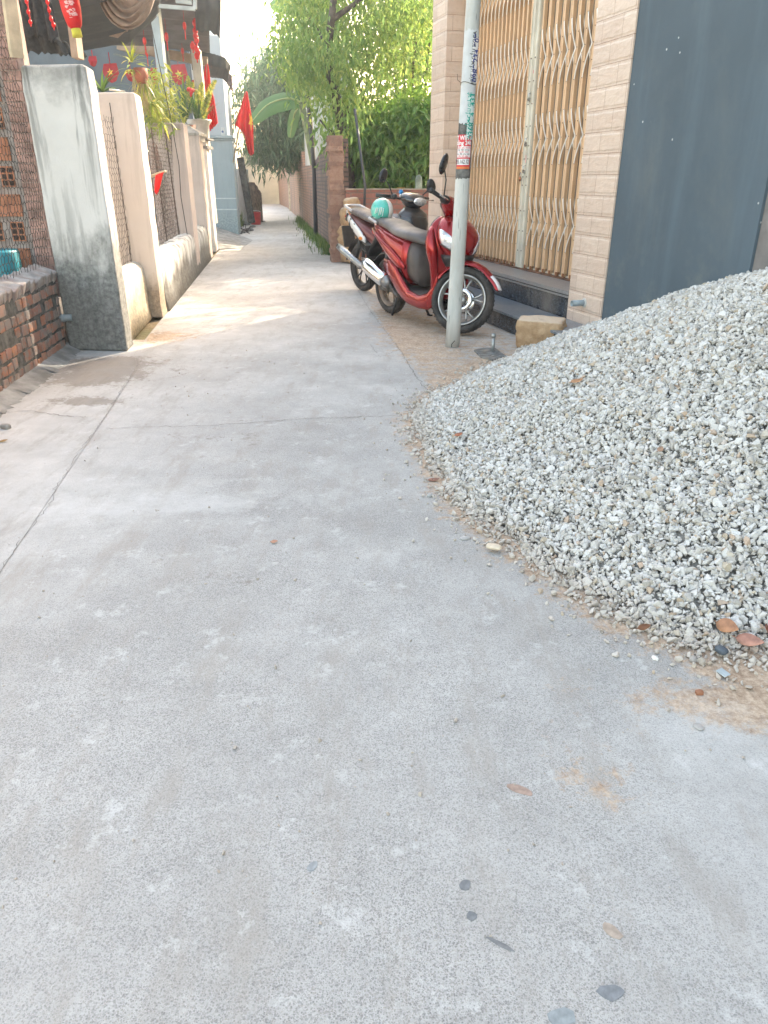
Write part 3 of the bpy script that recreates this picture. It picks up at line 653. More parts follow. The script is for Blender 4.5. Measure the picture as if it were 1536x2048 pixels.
# core mound beneath the stones
gx = np.linspace(0.0, 3.4, 110); gy = np.linspace(1.5, 7.0, 160); X, Y = np.meshgrid(gx, gy); hz, qz = heap_h(X, Y); Z = np.where(qz < .985, hz - .02, -.045)
keep = X < facade_x(Y) + .02; V0 = np.stack([X, Y, Z], -1).reshape(-1, 3); idx = np.arange(V0.shape[0]).reshape(X.shape); Q = np.stack([idx[:-1, :-1], idx[:-1, 1:], idx[1:, 1:], idx[1:, :-1]], -1).reshape(-1, 4); Q = Q[keep.ravel()[Q[:, 1]] & keep.ravel()[Q[:, 2]]]
bpy.data.objects.remove(gh)
tri = np.concatenate([Q[:, [0, 1, 2]], Q[:, [0, 2, 3]]]) + len(V)
gh = np_mesh("gravel_heap", np.concatenate([V, V0]), np.concatenate([Fs, tri]), [M_stone, plain("gravel_dust", (.40, .375, .34), 1.0, var=.3, scale=30)], mi=np.concatenate([np.zeros(len(Fs)), np.ones(len(tri))]), attr={'tone': np.concatenate([T, np.full(len(V0), .2)])})
tag(gh, "big heap of pale grey crushed stone piled against the blue grey wall", "gravel heap", kind='stuff')
# loose grit strewn on the lane
n3 = 900; gx_ = rng.uniform(-1.6, 1.4, n3); gy_ = rng.uniform(.9, 6.5, n3) ; hq = heap_h(gx_, gy_)[1]; okk = hq > 1.03; r3 = rng.lognormal(math.log(.0028), .5, n3).clip(.0015, .009)
V, Fs, T = stones(np.stack([gx_, gy_, r3 * .4], -1)[okk], r3[okk]); tag(np_mesh("loose_grit", V, Fs, M_stone, attr={'tone': T * .12}), "fine loose grit and tiny chips strewn over the lane surface", "grit", kind='stuff')

# ================================================================ FALLEN LEAVES, PEBBLES
def leaf_obj(name, L_, W_, p, rz, mat, tilt=(0.1, 0.1), curl=.25):
    m = MB(); n = 10; V = []
    for i in range(n + 1):
        t_ = i / n; w = W_ * math.sin(math.pi * t_ ** .85) ** .8 * (1 - .2 * t_); x = L_ * (t_ - .5); z = curl * L_ * (t_ - .5) ** 2
        V += [(x, -w, z + abs(w) * .25), (x, 0, z), (x, w, z + abs(w) * .25)]
    m.add(V, [f for i in range(n) for f in ((3 * i, 3 * i + 1, 3 * i + 4, 3 * i + 3), (3 * i + 1, 3 * i + 2, 3 * i + 5, 3 * i + 4))], 0, True)
    m.tube([(-L_ * .5, 0, curl * L_ * .25), (-L_ * .62, .003, curl * L_ * .3)], .0012, 4)
    o = m.build(name, mat, None, solid=.0006); o.location = p; o.rotation_euler = (tilt[0], tilt[1], rz); return o
def leafmat(n, c): return plain(n, c, .55, var=.25, scale=25, bump=.3)
def hp(x, y, dz=.014):
    """point on the heap or ground under a pixel of the photograph"""
    z = 0.0
    for _ in range(30):
        p = G(x, y, z); h, q = heap_h(np.array([p.x]), np.array([p.y])); z = z * .5 + max(0.0, float(h[0]) if q[0] < 1 else 0.0) * .5
    p = G(x, y, z); p.z += dz; return p
LF = [(1452, 1272, .078, .026, -60, (.42, .20, .10), "largest brown dry leaf standing among the gravel at the right edge"),
      (1496, 1300, .082, .022, -40, (.45, .22, .16), "pinkish brown pointed leaf lying below the bigger brown leaf"),
      (1285, 1272, .045, .011, 10, (.22, .09, .04), "curled dark brown leaf at the lower foot of the gravel heap"),
      (1528, 1275, .04, .012, 70, (.25, .09, .05), "crumpled rust coloured leaf at the very right edge of the gravel"),
      (917, 882, .05, .015, 30, (.38, .12, .05), "small rust red leaf on the left slope of the gravel heap"),
      (868, 962, .06, .014, -10, (.25, .10, .06), "curled brown leaf on the concrete beside the left foot of the heap"),
      (1152, 776, .07, .018, 15, (.50, .26, .13), "orange tan leaf on the upper part of the gravel heap"),
      (1318, 915, .045, .013, 50, (.48, .30, .20), "small tan leaf in the middle of the gravel slope"),
      (549, 1086, .030, .010, -5, (.48, .24, .15), "single small orange leaf lying alone on the middle of the lane"),
      (8, 884, .05, .012, 10, (.45, .27, .10), "yellow brown leaf at the left edge of the concrete apron")]
for (x, y, l, w, rz, c, lab) in LF:
    o = leaf_obj("fallen_leaf", l, w, hp(x, y, .034 if x > 800 and y != 962 else .006), R_(rz), leafmat("leaf_%d" % x, c), (.75 if y > 1200 else .25, -.2)); tag(o, lab, "leaf", "fallen leaves")
def pebble(x, y, size, c, lab, seed, name="pebble", boxy=.1, z=None, sub=3):
    p = hp(x, y, .016 if x in (1440, 987, 1181) else 0); p.z += size[2] * .6; o = rock(size, seed, plain("peb_%d" % x, c, .6, scale=30), name, p, sub, .10, boxy, R_(seed * 40)); tag(o, lab, "stone"); return o
pebble(1440, 1313, (.021, .016, .012), (.075, .095, .12), "smooth dark blue grey pebble at the foot of the gravel heap", 3)
pebble(987, 1103, (.030, .018, .008), (.66, .56, .43), "flat cream coloured stone chip at the lower left foot of the gravel heap", 4, boxy=.5)
pebble(1386, 1322, (.014, .011, .010), (.36, .33, .30), "round speckled brown pebble left of the blue grey pebble", 6)
pebble(1310, 1318, (.011, .009, .006), (.78, .76, .72), "small bright white chip on the sand below the gravel", 8, boxy=.6, sub=1)
pebble(1398, 1388, (.011, .008, .009), (.30, .13, .07), "small brick red fragment on the sand in front of the heap", 9, boxy=.6, sub=2)
pebble(1397, 1455, (.014, .012, .004), (.42, .40, .38), "flat grey chip embedded in the concrete near the right edge", 12, boxy=.3)
pebble(12, 857, (.03, .02, .018), (.33, .31, .28), "rough grey stone on the apron by the left edge", 13, boxy=.5)
pebble(930, 1078, (.022, .013, .006), (.42, .41, .40), "flat pale stone lying clear of the heap on the concrete", 14, boxy=.4)
pebble(860, 993, (.016, .012, .008), (.36, .36, .35), "small grey stone on the concrete near the curled brown leaf", 15, boxy=.5)
pebble(1181, 990, (.012, .010, .005), (.85, .85, .85), "tiny bright white tile chip in the middle of the gravel", 16, boxy=.8, sub=1)
m = MB(); m.box((0, 0, 0), (.028, .03, .003), .4); o = m.build("plastic_scrap", plain("clear_film", (.45, .52, .55), .2, var=.1)); o.location = hp(1445, 1352, .012); o.rotation_euler = (.1, .15, .2); tag(o, "torn scrap of clear plastic film on the sand below the blue grey pebble", "litter")
# broken chips set flush in the worn lane
CH = [(1040, 1580, .034, .014, (.37, .27, .22), -25, "pinkish buff stone chip set in the lane right of its centre"), (1225, 1862, .022, .013, (.40, .33, .27), -50, "buff oval chip in the lane low on the right"),
      (1000, 1888, .030, .005, (.20, .205, .21), -30, "long thin dark sliver pressed in the lane surface"), (930, 1770, .014, .012, (.19, .20, .21), 40, "dark grey chip in the middle foreground of the lane"),
      (943, 1832, .012, .010, (.19, .20, .21), 10, "rounded slate chip just below the dark grey chip in the lane"), (1123, 2034, .026, .017, (.28, .31, .32), 0, "large greenish grey chip at the bottom edge"),
      (1222, 1985, .026, .015, (.21, .225, .24), 5, "dark blue grey flush chip near the bottom right of the lane"), (625, 1733, .014, .010, (.30, .32, .33), 60, "pale slate chip left of the lane middle in the foreground")]
for (x, y, a, b, c, rz, lab) in CH:
    m = MB(); rr = random.Random(x); m.prism([(a * math.cos(q) * rr.uniform(.8, 1.05), b * math.sin(q) * rr.uniform(.75, 1.1)) for q in np.linspace(0, 2 * math.pi, 11, endpoint=False)], -.003, .0012)
    o = m.build("stone_chip", plain("chip_%d" % x, c, .8, var=.15, scale=60)); o.location = G(x, y); o.rotation_euler = (0, 0, R_(rz)); tag(o, lab, "stone", "stone chips set in the lane")

# ================================================================ LEFT SIDE: pillars, low walls, meshes
def stucco(name, base, shade, low, low_h, streak=.7, low_amt=.85, top_z=2.05, top_dark=.7):
    """limewashed render with grey mould streaks running down from the top and rising damp at the foot"""
    t = NT(name); P = t.P(); z = t.sep(P)[2]; n = t.noise(4, 7, .65); st = t.noise(9, 5, .6, t.map(P, (1.3, 1.3, .12)), .3)
    c = t.mix(t.ramp(n, [(.35, 0), (.7, .6)]), base, shade)
    up = t.ramp(z, [(0, 0), (1, 1)]); zt = t.math('DIVIDE', z, top_z)
    sm = t.math('MULTIPLY', t.ramp(st, [(.50, 0), (.60, 1)]), t.ramp(zt, [(.1, .75), (.55, .4), (1, .9)])); c = t.mix(t.math('MULTIPLY', sm, streak), c, tuple(k * 1.3 for k in low))
    tp = t.math('ADD', zt, t.math('MULTIPLY', t.math('SUBTRACT', n, .5), .28)); c = t.mix(t.math('MULTIPLY', t.ramp(tp, [(.90, 0), (.99, 1)]), top_dark), c, low)
    lo = t.math('ADD', t.math('DIVIDE', z, low_h), t.math('MULTIPLY', t.math('SUBTRACT', t.noise(3.2, 8, .72, t.map(P, (1, 1, .5))), .5), 1.5)); lw = t.ramp(lo, [(.62, 1), (1.0, 0)])
    mould = t.mix(t.ramp(t.noise(26, 6, .75), [(.38, 0), (.62, 1)]), low, tuple(min(1, k * 2.6) for k in low))
    c = t.mix(t.math('MULTIPLY', lw, low_amt), c, mould); c = t.mix(t.math('MULTIPLY', t.ramp(t.noise(60, 3, .6), [(.66, 0), (.72, 1)]), t.math('MULTIPLY', lw, .9)), c, (.035, .035, .03))
    t.color(c); t.rough(.92); t.bump(n, .35, .02); t.bump(t.noise(70, 4, .7), .45, .004); return t.mat
MOULD = (.082, .083, .077)
M_p1 = stucco("mouldy_grey_plaster", (.63, .605, .585), (.54, .52, .50), MOULD, .96, .78, .92, top_dark=.6)
M_p2 = stucco("peach_plaster", (.70, .62, .55), (.65, .57, .50), (.16, .12, .08), .42, .25, .8, top_dark=.15)
M_p3 = stucco("dusty_pink_plaster", (.60, .50, .45), (.54, .45, .41), (.20, .17, .15), .5, .4, .6, top_dark=.5)
M_p5 = stucco("pale_plaster", (.56, .52, .49), (.50, .46, .43), (.22, .21, .20), .3, .25, .5, top_dark=.5)
M_low = stucco("streaked_limewash", (.60, .60, .58), (.48, .48, .46), (.07, .07, .065), .42, 1.0, .95, top_z=.6, top_dark=.1)
M_lane_side = M_p5
def pillar(name, fp, h, mat, label, bev=.02, round_top=.03):
    """fp: front-left, front-right, back-right, back-left"""
    o0 = Vector((fp[1][0], fp[1][1], 0)); root = empty(name, o0, 0, label, "pillar", "fence pillars along the left side of the lane")
    _jr = random.Random(int(fp[0][1] * 10)); m = MB(); P = [(p[0] - o0.x, p[1] - o0.y) for p in fp]; cx = sum(p[0] for p in P) / 4; cy = sum(p[1] for p in P) / 4
    ins = lambda k: [(cx + (p[0] - cx) * k, cy + (p[1] - cy) * k) for p in P]
    rings = [[Vector((x, y, z)) for x, y in ins(k)] for z, k in [(0, 1.03)] + [(.06 + (h - .06 - round_top * 1.6) * i / 22, 1.0 + _jr.gauss(0, .007)) for i in range(23)] + [(h - round_top * .4, .975), (h, .92)]]
    m.loft(rings, 0, True, False); m.build("shaft", mat, root, bev, 3); return root
u = Vector((-.133, 1)).normalized()
P1 = pillar("fence_pillar", [(-2.64, 6.14), (-2.135, 6.09), (-2.17, 6.36), (-2.67, 6.42)], 2.06, M_p1, "widest nearest fence pillar with black mould streaks and a rounded top, joined to the brick wall", .025, .05)
P2 = pillar("fence_pillar", [(-2.80, 7.78), (-2.300, 7.74), (-2.345, 8.08), (-2.85, 8.12)], 2.04, M_p2, "clean peach fence pillar, second from the camera, chicken wire hooked on its face", .02, .03)
P3 = pillar("fence_pillar", [(-3.36, 11.64), (-2.82, 11.6), (-2.885, 12.1), (-3.43, 12.15)], 2.035, M_p3, "flat topped pinkish fence pillar carrying dark rusty wire, third from the camera", .015, .012)
P4 = pillar("fence_pillar", [(-3.62, 13.85), (-3.11, 13.8), (-3.19, 14.4), (-3.7, 14.45)], 1.99, M_p3, "fence pillar topped with a weathered pyramid cap", .012, .01)
m = MB(); cx, cy = -.29, .30
for (z0, z1, k) in ((1.90, 1.985, .265), (1.985, 2.02, .29)): m.box((cx, cy, (z0 + z1) / 2), (k * 2, k * 2, z1 - z0), 0)
m.add([(cx - .29, cy - .29, 2.021), (cx + .29, cy - .29, 2.021), (cx + .29, cy + .29, 2.021), (cx - .29, cy + .29, 2.021), (cx, cy, 2.19)], [(0, 1, 4), (1, 2, 4), (2, 3, 4), (3, 0, 4), (3, 2, 1, 0)])
m.build("cap", stucco("mossy_cap", (.50, .48, .45), (.42, .40, .38), (.13, .13, .12), .1, .5, .8, 2.1, .6), P4)
P5 = pillar("fence_pillar", [(-3.80, 15.32), (-3.33, 15.3), (-3.38, 15.75), (-3.85, 15.8)], 1.98, M_p5, "slender pale gate pillar at the end of the fence with a white flowerpot on top", .012, .01)
m = MB(); m.box((-.235, .23, 2.0), (.56, .56, .03)); m.box((-.235, .23, 1.86), (.52, .52, .05)); m.build("cap", plain("dark_cap", (.20, .19, .18), .9, var=.3), P5)

def lowwall(name, a, b, w, h, mat, label, seed=1, inset=0.0, lean=.02):
    """rounded-top rendered dwarf wall between a and b (lane-side foot line)"""
    a, b = Vector((*a, 0)), Vector((*b, 0)); L_ = (b - a).length; ang = math.atan2(b.y - a.y, b.x - a.x); rnd = random.Random(seed)
    n = max(6, int(L_ / .07)); rings = []
    for i in range(n + 1):
        x = L_ * i / n; hh = h + rnd.gauss(0, .006); j = rnd.gauss(0, .004)
        prof = [(0, 0), (lean + j, hh * .3), (lean + j, hh * .7), (lean + .01, hh - .06), (lean + .05, hh - .012), (w / 2, hh), (w - .05, hh - .012), (w, hh - .08), (w, 0)]
        rings.append([Vector((x, y, z)) for y, z in prof])
    m = MB(); m.loft(rings, 0, True, True); o = m.build(name, mat); o.location = a; o.rotation_euler = (0, 0, ang); return tag(o, label, "low wall")
lowwall("low_wall", (-2.215, 6.40), (-2.40, 7.73), .22, .56, stucco("sunlit_lime", (.60, .58, .52), (.55, .52, .45), (.28, .24, .17), .5, .5, .7, .56, .1), "short stained white dwarf wall between the mouldy pillar and the peach pillar", 1)
lowwall("low_wall", (-2.33, 8.13), (-3.10, 13.85), .30, .575, M_low, "long dwarf wall with black streaks under the rusty wire fence", 2, lean=.03)

# hexagonal chicken wire
M_wire = plain("rusty_wire", (.13, .10, .08), .7, .3, var=.4, scale=30); M_gwire = plain("galvanised_wire", (.46, .45, .42), .5, .6, var=.3, scale=30)
def hexmesh(name, a, b, z0, z1, cw, ch, mat, label, seed=1, r=.0016, sag=.02, tear=.0, parent=None, extra=None):
    a, b = Vector((*a, 0)), Vector((*b, 0)); L_ = (b - a).length; d = (b - a).normalized(); nrm = Vector((-d.y, d.x, 0)); rnd = random.Random(seed)
    nx, nz = int(L_ / cw) + 1, int((z1 - z0) / (ch * .5)) + 1; pt = {}
    def node(i, j, k):
        key = (i, j, k)
        if key not in pt:
            x = i * cw + (cw / 2 if j % 2 else 0); z = z0 + j * ch * .5 + (ch * .17 if k else -ch * .17)
            x += rnd.gauss(0, cw * .06); z += rnd.gauss(0, ch * .05); off = sag * math.sin(x * 2.3 + seed) * math.sin(z * 2.9 + seed * 2) + rnd.gauss(0, .002)
            pt[key] = a + d * x + nrm * off + Vector((0, 0, z))
        return pt[key]
    segs = []
    for j in range(nz):
        for i in range(nx):
            if tear and rnd.random() < tear: continue
            segs.append((node(i, j, 0), node(i, j, 1)))
            if j + 1 < nz:
                if j % 2 == 0: segs += [(node(i, j, 1), node(i, j + 1, 0))] + ([(node(i, j, 1), node(i - 1, j + 1, 0))] if i > 0 else [])
                else: segs += [(node(i, j, 1), node(i, j + 1, 0))] + ([(node(i, j, 1), node(i + 1, j + 1, 0))] if i + 1 < nx else [])
    V = []; Fc = []
    for p, q in segs:
        dd = (q - p).normalized(); s1 = dd.orthogonal().normalized() * r; s2 = dd.cross(s1); n0 = len(V)
        for c_ in (p, q):
            for k in range(3): t_ = k * 2.094; V.append(c_ + s1 * math.cos(t_) + s2 * math.sin(t_))
        Fc += [(n0 + k, n0 + (k + 1) % 3, n0 + 3 + (k + 1) % 3, n0 + 3 + k) for k in range(3)]
    o0 = a.copy(); V = np.array([tuple(v - o0) for v in V])
    o = np_mesh(name, V, Fc, mat, parent); o.location = o0
    if label: tag(o, label, "wire fence")
    return o
def stake(mb, p, z0, z1, r, lean=(0, 0)): mb.tube([(p[0], p[1], z0), (p[0] + lean[0], p[1] + lean[1], z1)], r, 6)
hexmesh("wire_fence", (-2.50, 4.5), (-2.665, 6.12), .70, 2.6, .06, .105, M_wire, "chicken wire standing on the brick coping at the far left edge", 2, .0022, .03)
wf = hexmesh("wire_fence", (-2.40, 6.35), (-2.53, 7.74), .55, 1.86, .075, .11, M_wire, "dark chicken wire between the mouldy pillar and the peach pillar", 3, .0018, .02, .03)
m = MB(); stake(m, (-.135, 1.36), .50, 1.95, .004, (.0, .0)); m.build("stake", M_wire, wf)
wf = hexmesh("wire_fence", (-2.64, 8.1), (-3.02, 11.6), .55, 1.85, .06, .10, M_wire, "long run of rusty chicken wire over the streaked dwarf wall", 4, .0021, .05, .02)
for q in ((.0, .0), (-.12, 1.15), (-.26, 2.3), (-.38, 3.4)):
    m = MB(); stake(m, q, -.02 + .5, 1.9, .010, (-.05, .04)); m.build("stake", plain("rust_rod", (.10, .05, .035), .8), wf)
wf2 = hexmesh("wire_fence", (-2.75, 8.2), (-3.15, 11.6), .55, 1.75, .07, .11, plain("brown_wire", (.22, .10, .07), .8), "second layer of brown tangled wire behind the long rusty mesh", 9, .0022, .09, .05)
hexmesh("wire_fence", (-3.17, 12.1), (-3.36, 13.85), .5, 1.85, .045, .08, M_wire, "narrow strip of rusty chicken wire before the pyramid capped pillar", 5, .0024, .03)
wf = hexmesh("wire_fence", (-2.66, 8.15), (-2.9, 9.9), 1.5, 2.06, .045, .075, M_gwire, "bright galvanised wire bulging above the fence behind the peach pillar", 6, .0022, .06)
m = MB(); m.tube([(0, 0, 2.10), (-.02, .5, 2.13), (-.12, 1.1, 2.07), (-.24, 1.75, 1.93)], .010, 6); m.tube([(0, 0, 1.66), (-.2, 1.75, 1.62)], .010, 6); m.build("top_rail", plain("pale_rod", (.62, .62, .58), .4), wf)
# white bags / cloth clutter seen through the fence is the porch wall; tie cable from the canopy to the fence
m = MB(); p0 = at(292, 0, 10.6); p1 = at(343, 245, 11.3); p2 = at(347, 268, 11.4)
m.tube([p0, p0.lerp(p1, .5) + Vector((0, 0, -.02)), p1, p2, at(358, 330, 11.45), at(362, 395, 11.5), at(376, 478, 11.55)], .006, 6)
tag(m.build("cable", plain("dark_cable", (.05, .045, .045), .7)), "thin dark cable hanging from the canopy down to the rusty fence", "cable")

# ---------------------------------------------------------------- near brick dwarf wall with slanting coping
bw = empty("brick_wall", (-2.49, 4.62, 0), math.atan2(1, -.11), "low old brick wall with thick mortar and a sloping brick coping at the left edge", "brick wall")
tb = NT("old_brick"); P = tb.P(); n = tb.noise(22, 7, .7); ia = tb.n.new('ShaderNodeNewGeometry'); rp = ia.outputs['Random Per Island']
c = tb.ramp(rp, [(0, (.24, .10, .06)), (.3, (.38, .16, .09)), (.55, (.46, .21, .11)), (.75, (.32, .16, .12)), (1, (.38, .26, .21))]); c = tb.mix(tb.ramp(n, [(.4, 0), (.7, .55)]), c, (.26, .16, .13))
c = tb.mix(tb.ramp(tb.noise(6, 8, .75), [(.46, 0), (.56, .85)]), c, (.22, .21, .195)); c = tb.mix(tb.ramp(tb.noise(9, 6, .7), [(.56, 0), (.68, .6)]), c, (.46, .38, .34)); tb.color(c); tb.rough(.92); tb.bump(n, .7, .012); M_oldb = tb.mat
M_mort = plain("dark_mortar", (.12, .12, .11), 1.0, var=.35, scale=18, bump=.9, dirt=(.34, .34, .32), dirt_amt=.6)
M_cope = plain("whitened_coping", (.42, .39, .37), .9, var=.2, scale=12, bump=.6, dirt=(.30, .16, .12), dirt_amt=.65)
rnd = random.Random(5); m = MB(); m.span((-2.6, -.22, -.05), (1.54, -.0, .50)) ; m.span((-2.6, .0, -.05), (1.54, .004, .49))
m.v = m.v[:]; wl = m.build("mortar_core", M_mort, bw)
# local frame: x along the lane, y to the left (away from the lane) -> lane face is y = 0 side
bpy.data.objects.remove(wl)
m = MB(); m.span((-2.6, .0, -.05), (1.54, .22, .56)); m.build("mortar_core", M_mort, bw)
m = MB(); z = .03; row = 0
while z < .50:
    x = -2.6 + (row % 2) * .06 + rnd.uniform(0, .03)
    while x < 1.48:
        hdr = rnd.random() < .75; w = rnd.uniform(.075, .10) if hdr else rnd.uniform(.13, .19); w = min(w, 1.53 - x); h = rnd.uniform(.060, .070)
        if rnd.random() < .93 and w > .03:
            cc = Vector((x + w / 2, .012, z + h / 2 + rnd.gauss(0, .003))); k = len(m.v); m.box(cc, (w, .04, h), 0, 0, Matrix.Rotation(rnd.gauss(0, .025), 3, 'Y'))
            m.v[k:] = [(a + rnd.gauss(0, .003), b + rnd.gauss(0, .0025), c_ + rnd.gauss(0, .003)) for a, b, c_ in m.v[k:]]
        x += w + rnd.uniform(.014, .026)
    z += .088; row += 1
m.build("bricks", M_oldb, bw, .004, 2)
m = MB(); x = -2.6
while x < 1.50:
    w = rnd.uniform(.085, .10); k = len(m.v); m.box((x + w / 2, .075, .60 + .02 * x / 1.5 + rnd.gauss(0, .006)), (w - .010, .18, .085), 0, 0, Matrix.Rotation(R_(-14), 3, 'Y') @ Matrix.Rotation(R_(18) + rnd.gauss(0, .03), 3, 'X'))
    m.v[k:] = [(a + rnd.gauss(0, .004), b + rnd.gauss(0, .004), c_ + rnd.gauss(0, .003)) for a, b, c_ in m.v[k:]]; x += w
m.build("coping", M_cope, bw, .010, 2)
m = MB(); m.tube([(1.50, -.09, .27), (1.50, .05, .27)], .028, 14, 0); m.tube([(1.50, -.035, .27), (1.50, -.0, .27)], .033, 14); m.build("drain_pipe", plain("grey_pvc", (.27, .32, .35), .45), bw)

# hollow-brick house wall behind the wire
hw = empty("hollow_brick_wall", (-2.70, 6.42, 0), 0, "wall of orange hollow bricks with rows of small square holes, behind the wire at the far left", "brick wall")
M_orange_b = plain("orange_block", (.40, .16, .085), .9, var=.25, scale=10, bump=.5, dirt=(.30, .14, .10), dirt_amt=.6)
M_pinkm = plain("grey_pink_mortar", (.30, .26, .24), .95, var=.25, scale=9, bump=.6, dirt=(.36, .22, .17), dirt_amt=.5); M_hole = plain("brick_hole", (.035, .02, .015), 1.0)
m = MB(); m.span((-3.2, .0, 0), (-.20, .10, 3.2)); m.build("mortar_core", M_pinkm, hw)
m = MB(); m.span((-.195, -.015, 0), (-.01, .08, 3.2), 0)
for i in range(46): m.span((-.19, -.024, .03 + i * .07), (-.055 + rnd.uniform(-.012, .012), -.0155, .088 + i * .07), 1)
m.build("jamb", [plain("pinkish_mortar", (.38, .27, .24), .95, var=.2, scale=12, bump=.7), plain("pinkish_brick", (.42, .25, .21), .95, var=.3, scale=8, bump=.7)], hw)
m = MB(); z = .62; row = 0
while z < 3.1:
    if row % 2 == 0:
        x = -.23 - rnd.uniform(0, .02)
        while x > -3.0: w = rnd.uniform(.19, .25); m.span((x - w, -.012, z), (x, .0, z + .165), 0); x -= w + .015
    else:
        x = -.25
        while x > -3.0:
            cx = x - .055
            m.span((cx - .055, -.006, z + .015), (cx + .055, .0, z + .165), 0)
            for a in (-1, 1):
                for b in range(3): m.span((cx + a * .026 - .019, -.0085, z + .025 + b * .047), (cx + a * .026 + .019, -.0062, z + .060 + b * .047), 1)
            x -= .185 + rnd.uniform(-.02, .03)
    z += .205; row += 1
m.build("hollow_bricks", [M_orange_b, M_hole], hw, .003, 1)
m = MB(); m.lathe([(.0, 0), (.15, .0), (.17, .05), (.175, .40), (.165, .42), (.0, .42)], n=20); o = m.build("barrel", plain("teal_plastic", (.03, .26, .32), .4)); o.location = (-3.07, 6.1, .38); tag(o, "teal plastic barrel standing behind the wire at the left edge", "barrel")
m = MB(); m.span((-1.2, -.5, .0), (0, .0, .40)); o = m.build("raised_bed", M_conc); o.location = (-2.73, 6.40, 0); tag(o, "grey cement ledge behind the brick coping", "ledge")

# timber studs
def beam(name, a, b, w, d, mat, label, cat="post", tw=0.0, build=True):
    a, b = Vector(a), Vector(b); L_ = (b - a).length; q = (b - a).to_track_quat('Z', 'Y').to_matrix() @ Matrix.Rotation(tw, 3, 'Z')
    m = MB(); m.box((0, 0, 0), (w, d, L_)); o = m.build(name, mat, None, .003); o.matrix_world = Matrix.Translation((a + b) / 2) @ q.to_4x4(); return tag(o, label, cat)
M_wood = plain("pale_timber", (.46, .34, .25), .8, var=.2, scale=9, bump=.4, dirt=(.25, .17, .12)); M_wood2 = plain("sunlit_timber", (.72, .58, .40), .8, var=.15, scale=9)  # second timber lightened so its colour carries the sun on the stud
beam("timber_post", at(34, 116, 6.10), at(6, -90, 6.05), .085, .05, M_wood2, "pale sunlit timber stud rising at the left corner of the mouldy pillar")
beam("timber_post", at(156, 118, 6.38), at(122, -160, 6.38), .125, .05, M_wood, "brown timber post rising behind the mouldy pillar, behind the big red lantern")

# steel post of the canopy
M_steel = plain("blue_grey_paint_steel", (.34, .40, .45), .45, var=.12, scale=3)
beam("steel_post", at(343, 300, 12.9) - Vector((0, 0, 1.5)), at(304, -40, 12.9), .17, .12, M_steel, "pale blue grey square steel post holding up the canopy behind the fence")
beam("steel_post", at(352, 240, 16.2) - Vector((0, 0, 1.6)), at(322, 40, 16.2), .12, .12, plain("dark_steel", (.10, .13, .15), .5), "darker steel post in the porch shade behind the flag star")
beam("porch_column", at(404, 200, 16.0) - Vector((0, 0, 2.2)), at(392, 100, 16.0), .16, .16, plain("cream_column", (.50, .47, .45), .7), "short round cream column under the string of red lanterns")

# ================================================================ LEFT HOUSE: porch, canopies, blue column
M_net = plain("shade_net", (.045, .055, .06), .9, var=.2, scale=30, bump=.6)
def cloth_mat(name, c, tr=.25, var=.2, sc_=10):
    t = NT(name); n = t.noise(sc_, 6, .65); cc = t.mix(t.ramp(n, [(.35, 0), (.7, 1)]), tuple(k * (1 - var) for k in c), c); t.color(cc); t.rough(.85)
    tr_ = t.n.new('ShaderNodeBsdfTranslucent'); t.L(cc, tr_.inputs[0]); mx = t.n.new('ShaderNodeMixShader'); mx.inputs[0].default_value = tr
    t.L(t.b.outputs[0], mx.inputs[1]); t.L(tr_.outputs[0], mx.inputs[2]); t.L(mx.outputs[0], t.out.inputs[0]); t.bump(t.noise(sc_ * 12, 3), .3, .003); return t.mat
M_tarp = cloth_mat("dark_shade_cloth", (.085, .095, .105), .12); M_tarpl = cloth_mat("sunlit_shade_cloth", (.40, .33, .29), .2, .3, 16)  # second cloth is a lighter copy, with sunlight put into its colour
def sheet(name, rows, nu, nv, fn, mat, label, cat="tarpaulin", solid=.006):
    """rows: list of polylines (each a list of Vectors with equal length); bilinear-lofted surface with a sag function fn(u,v)->Vector"""
    A = [np.array([tuple(p) for p in r]) for r in rows]; V = []
    for j in range(nv + 1):
        v = j / nv * (len(A) - 1); j0 = min(int(v), len(A) - 2); fv = v - j0; row = A[j0] * (1 - fv) + A[j0 + 1] * fv
        for i in range(nu + 1):
            u_ = i / nu * (len(row) - 1); i0 = min(int(u_), len(row) - 2); fu = u_ - i0; p = row[i0] * (1 - fu) + row[i0 + 1] * fu
            d = fn(i / nu, j / nv); V.append((p[0] + d[0], p[1] + d[1], p[2] + d[2]))
    Fc = [(j * (nu + 1) + i, j * (nu + 1) + i + 1, (j + 1) * (nu + 1) + i + 1, (j + 1) * (nu + 1) + i) for j in range(nv) for i in range(nu)]
    m = MB(); m.add(V, Fc, 0, True); o = m.build(name, mat, None, solid=solid)
    if label: tag(o, label, cat)
    return o
wv = lambda a, f, g: (lambda u_, v: (0, a * math.sin(f * u_ + 2 * v), a * math.sin(g * v * 6.28 + 3 * u_) + a * .5 * math.sin(f * 2.3 * u_)))
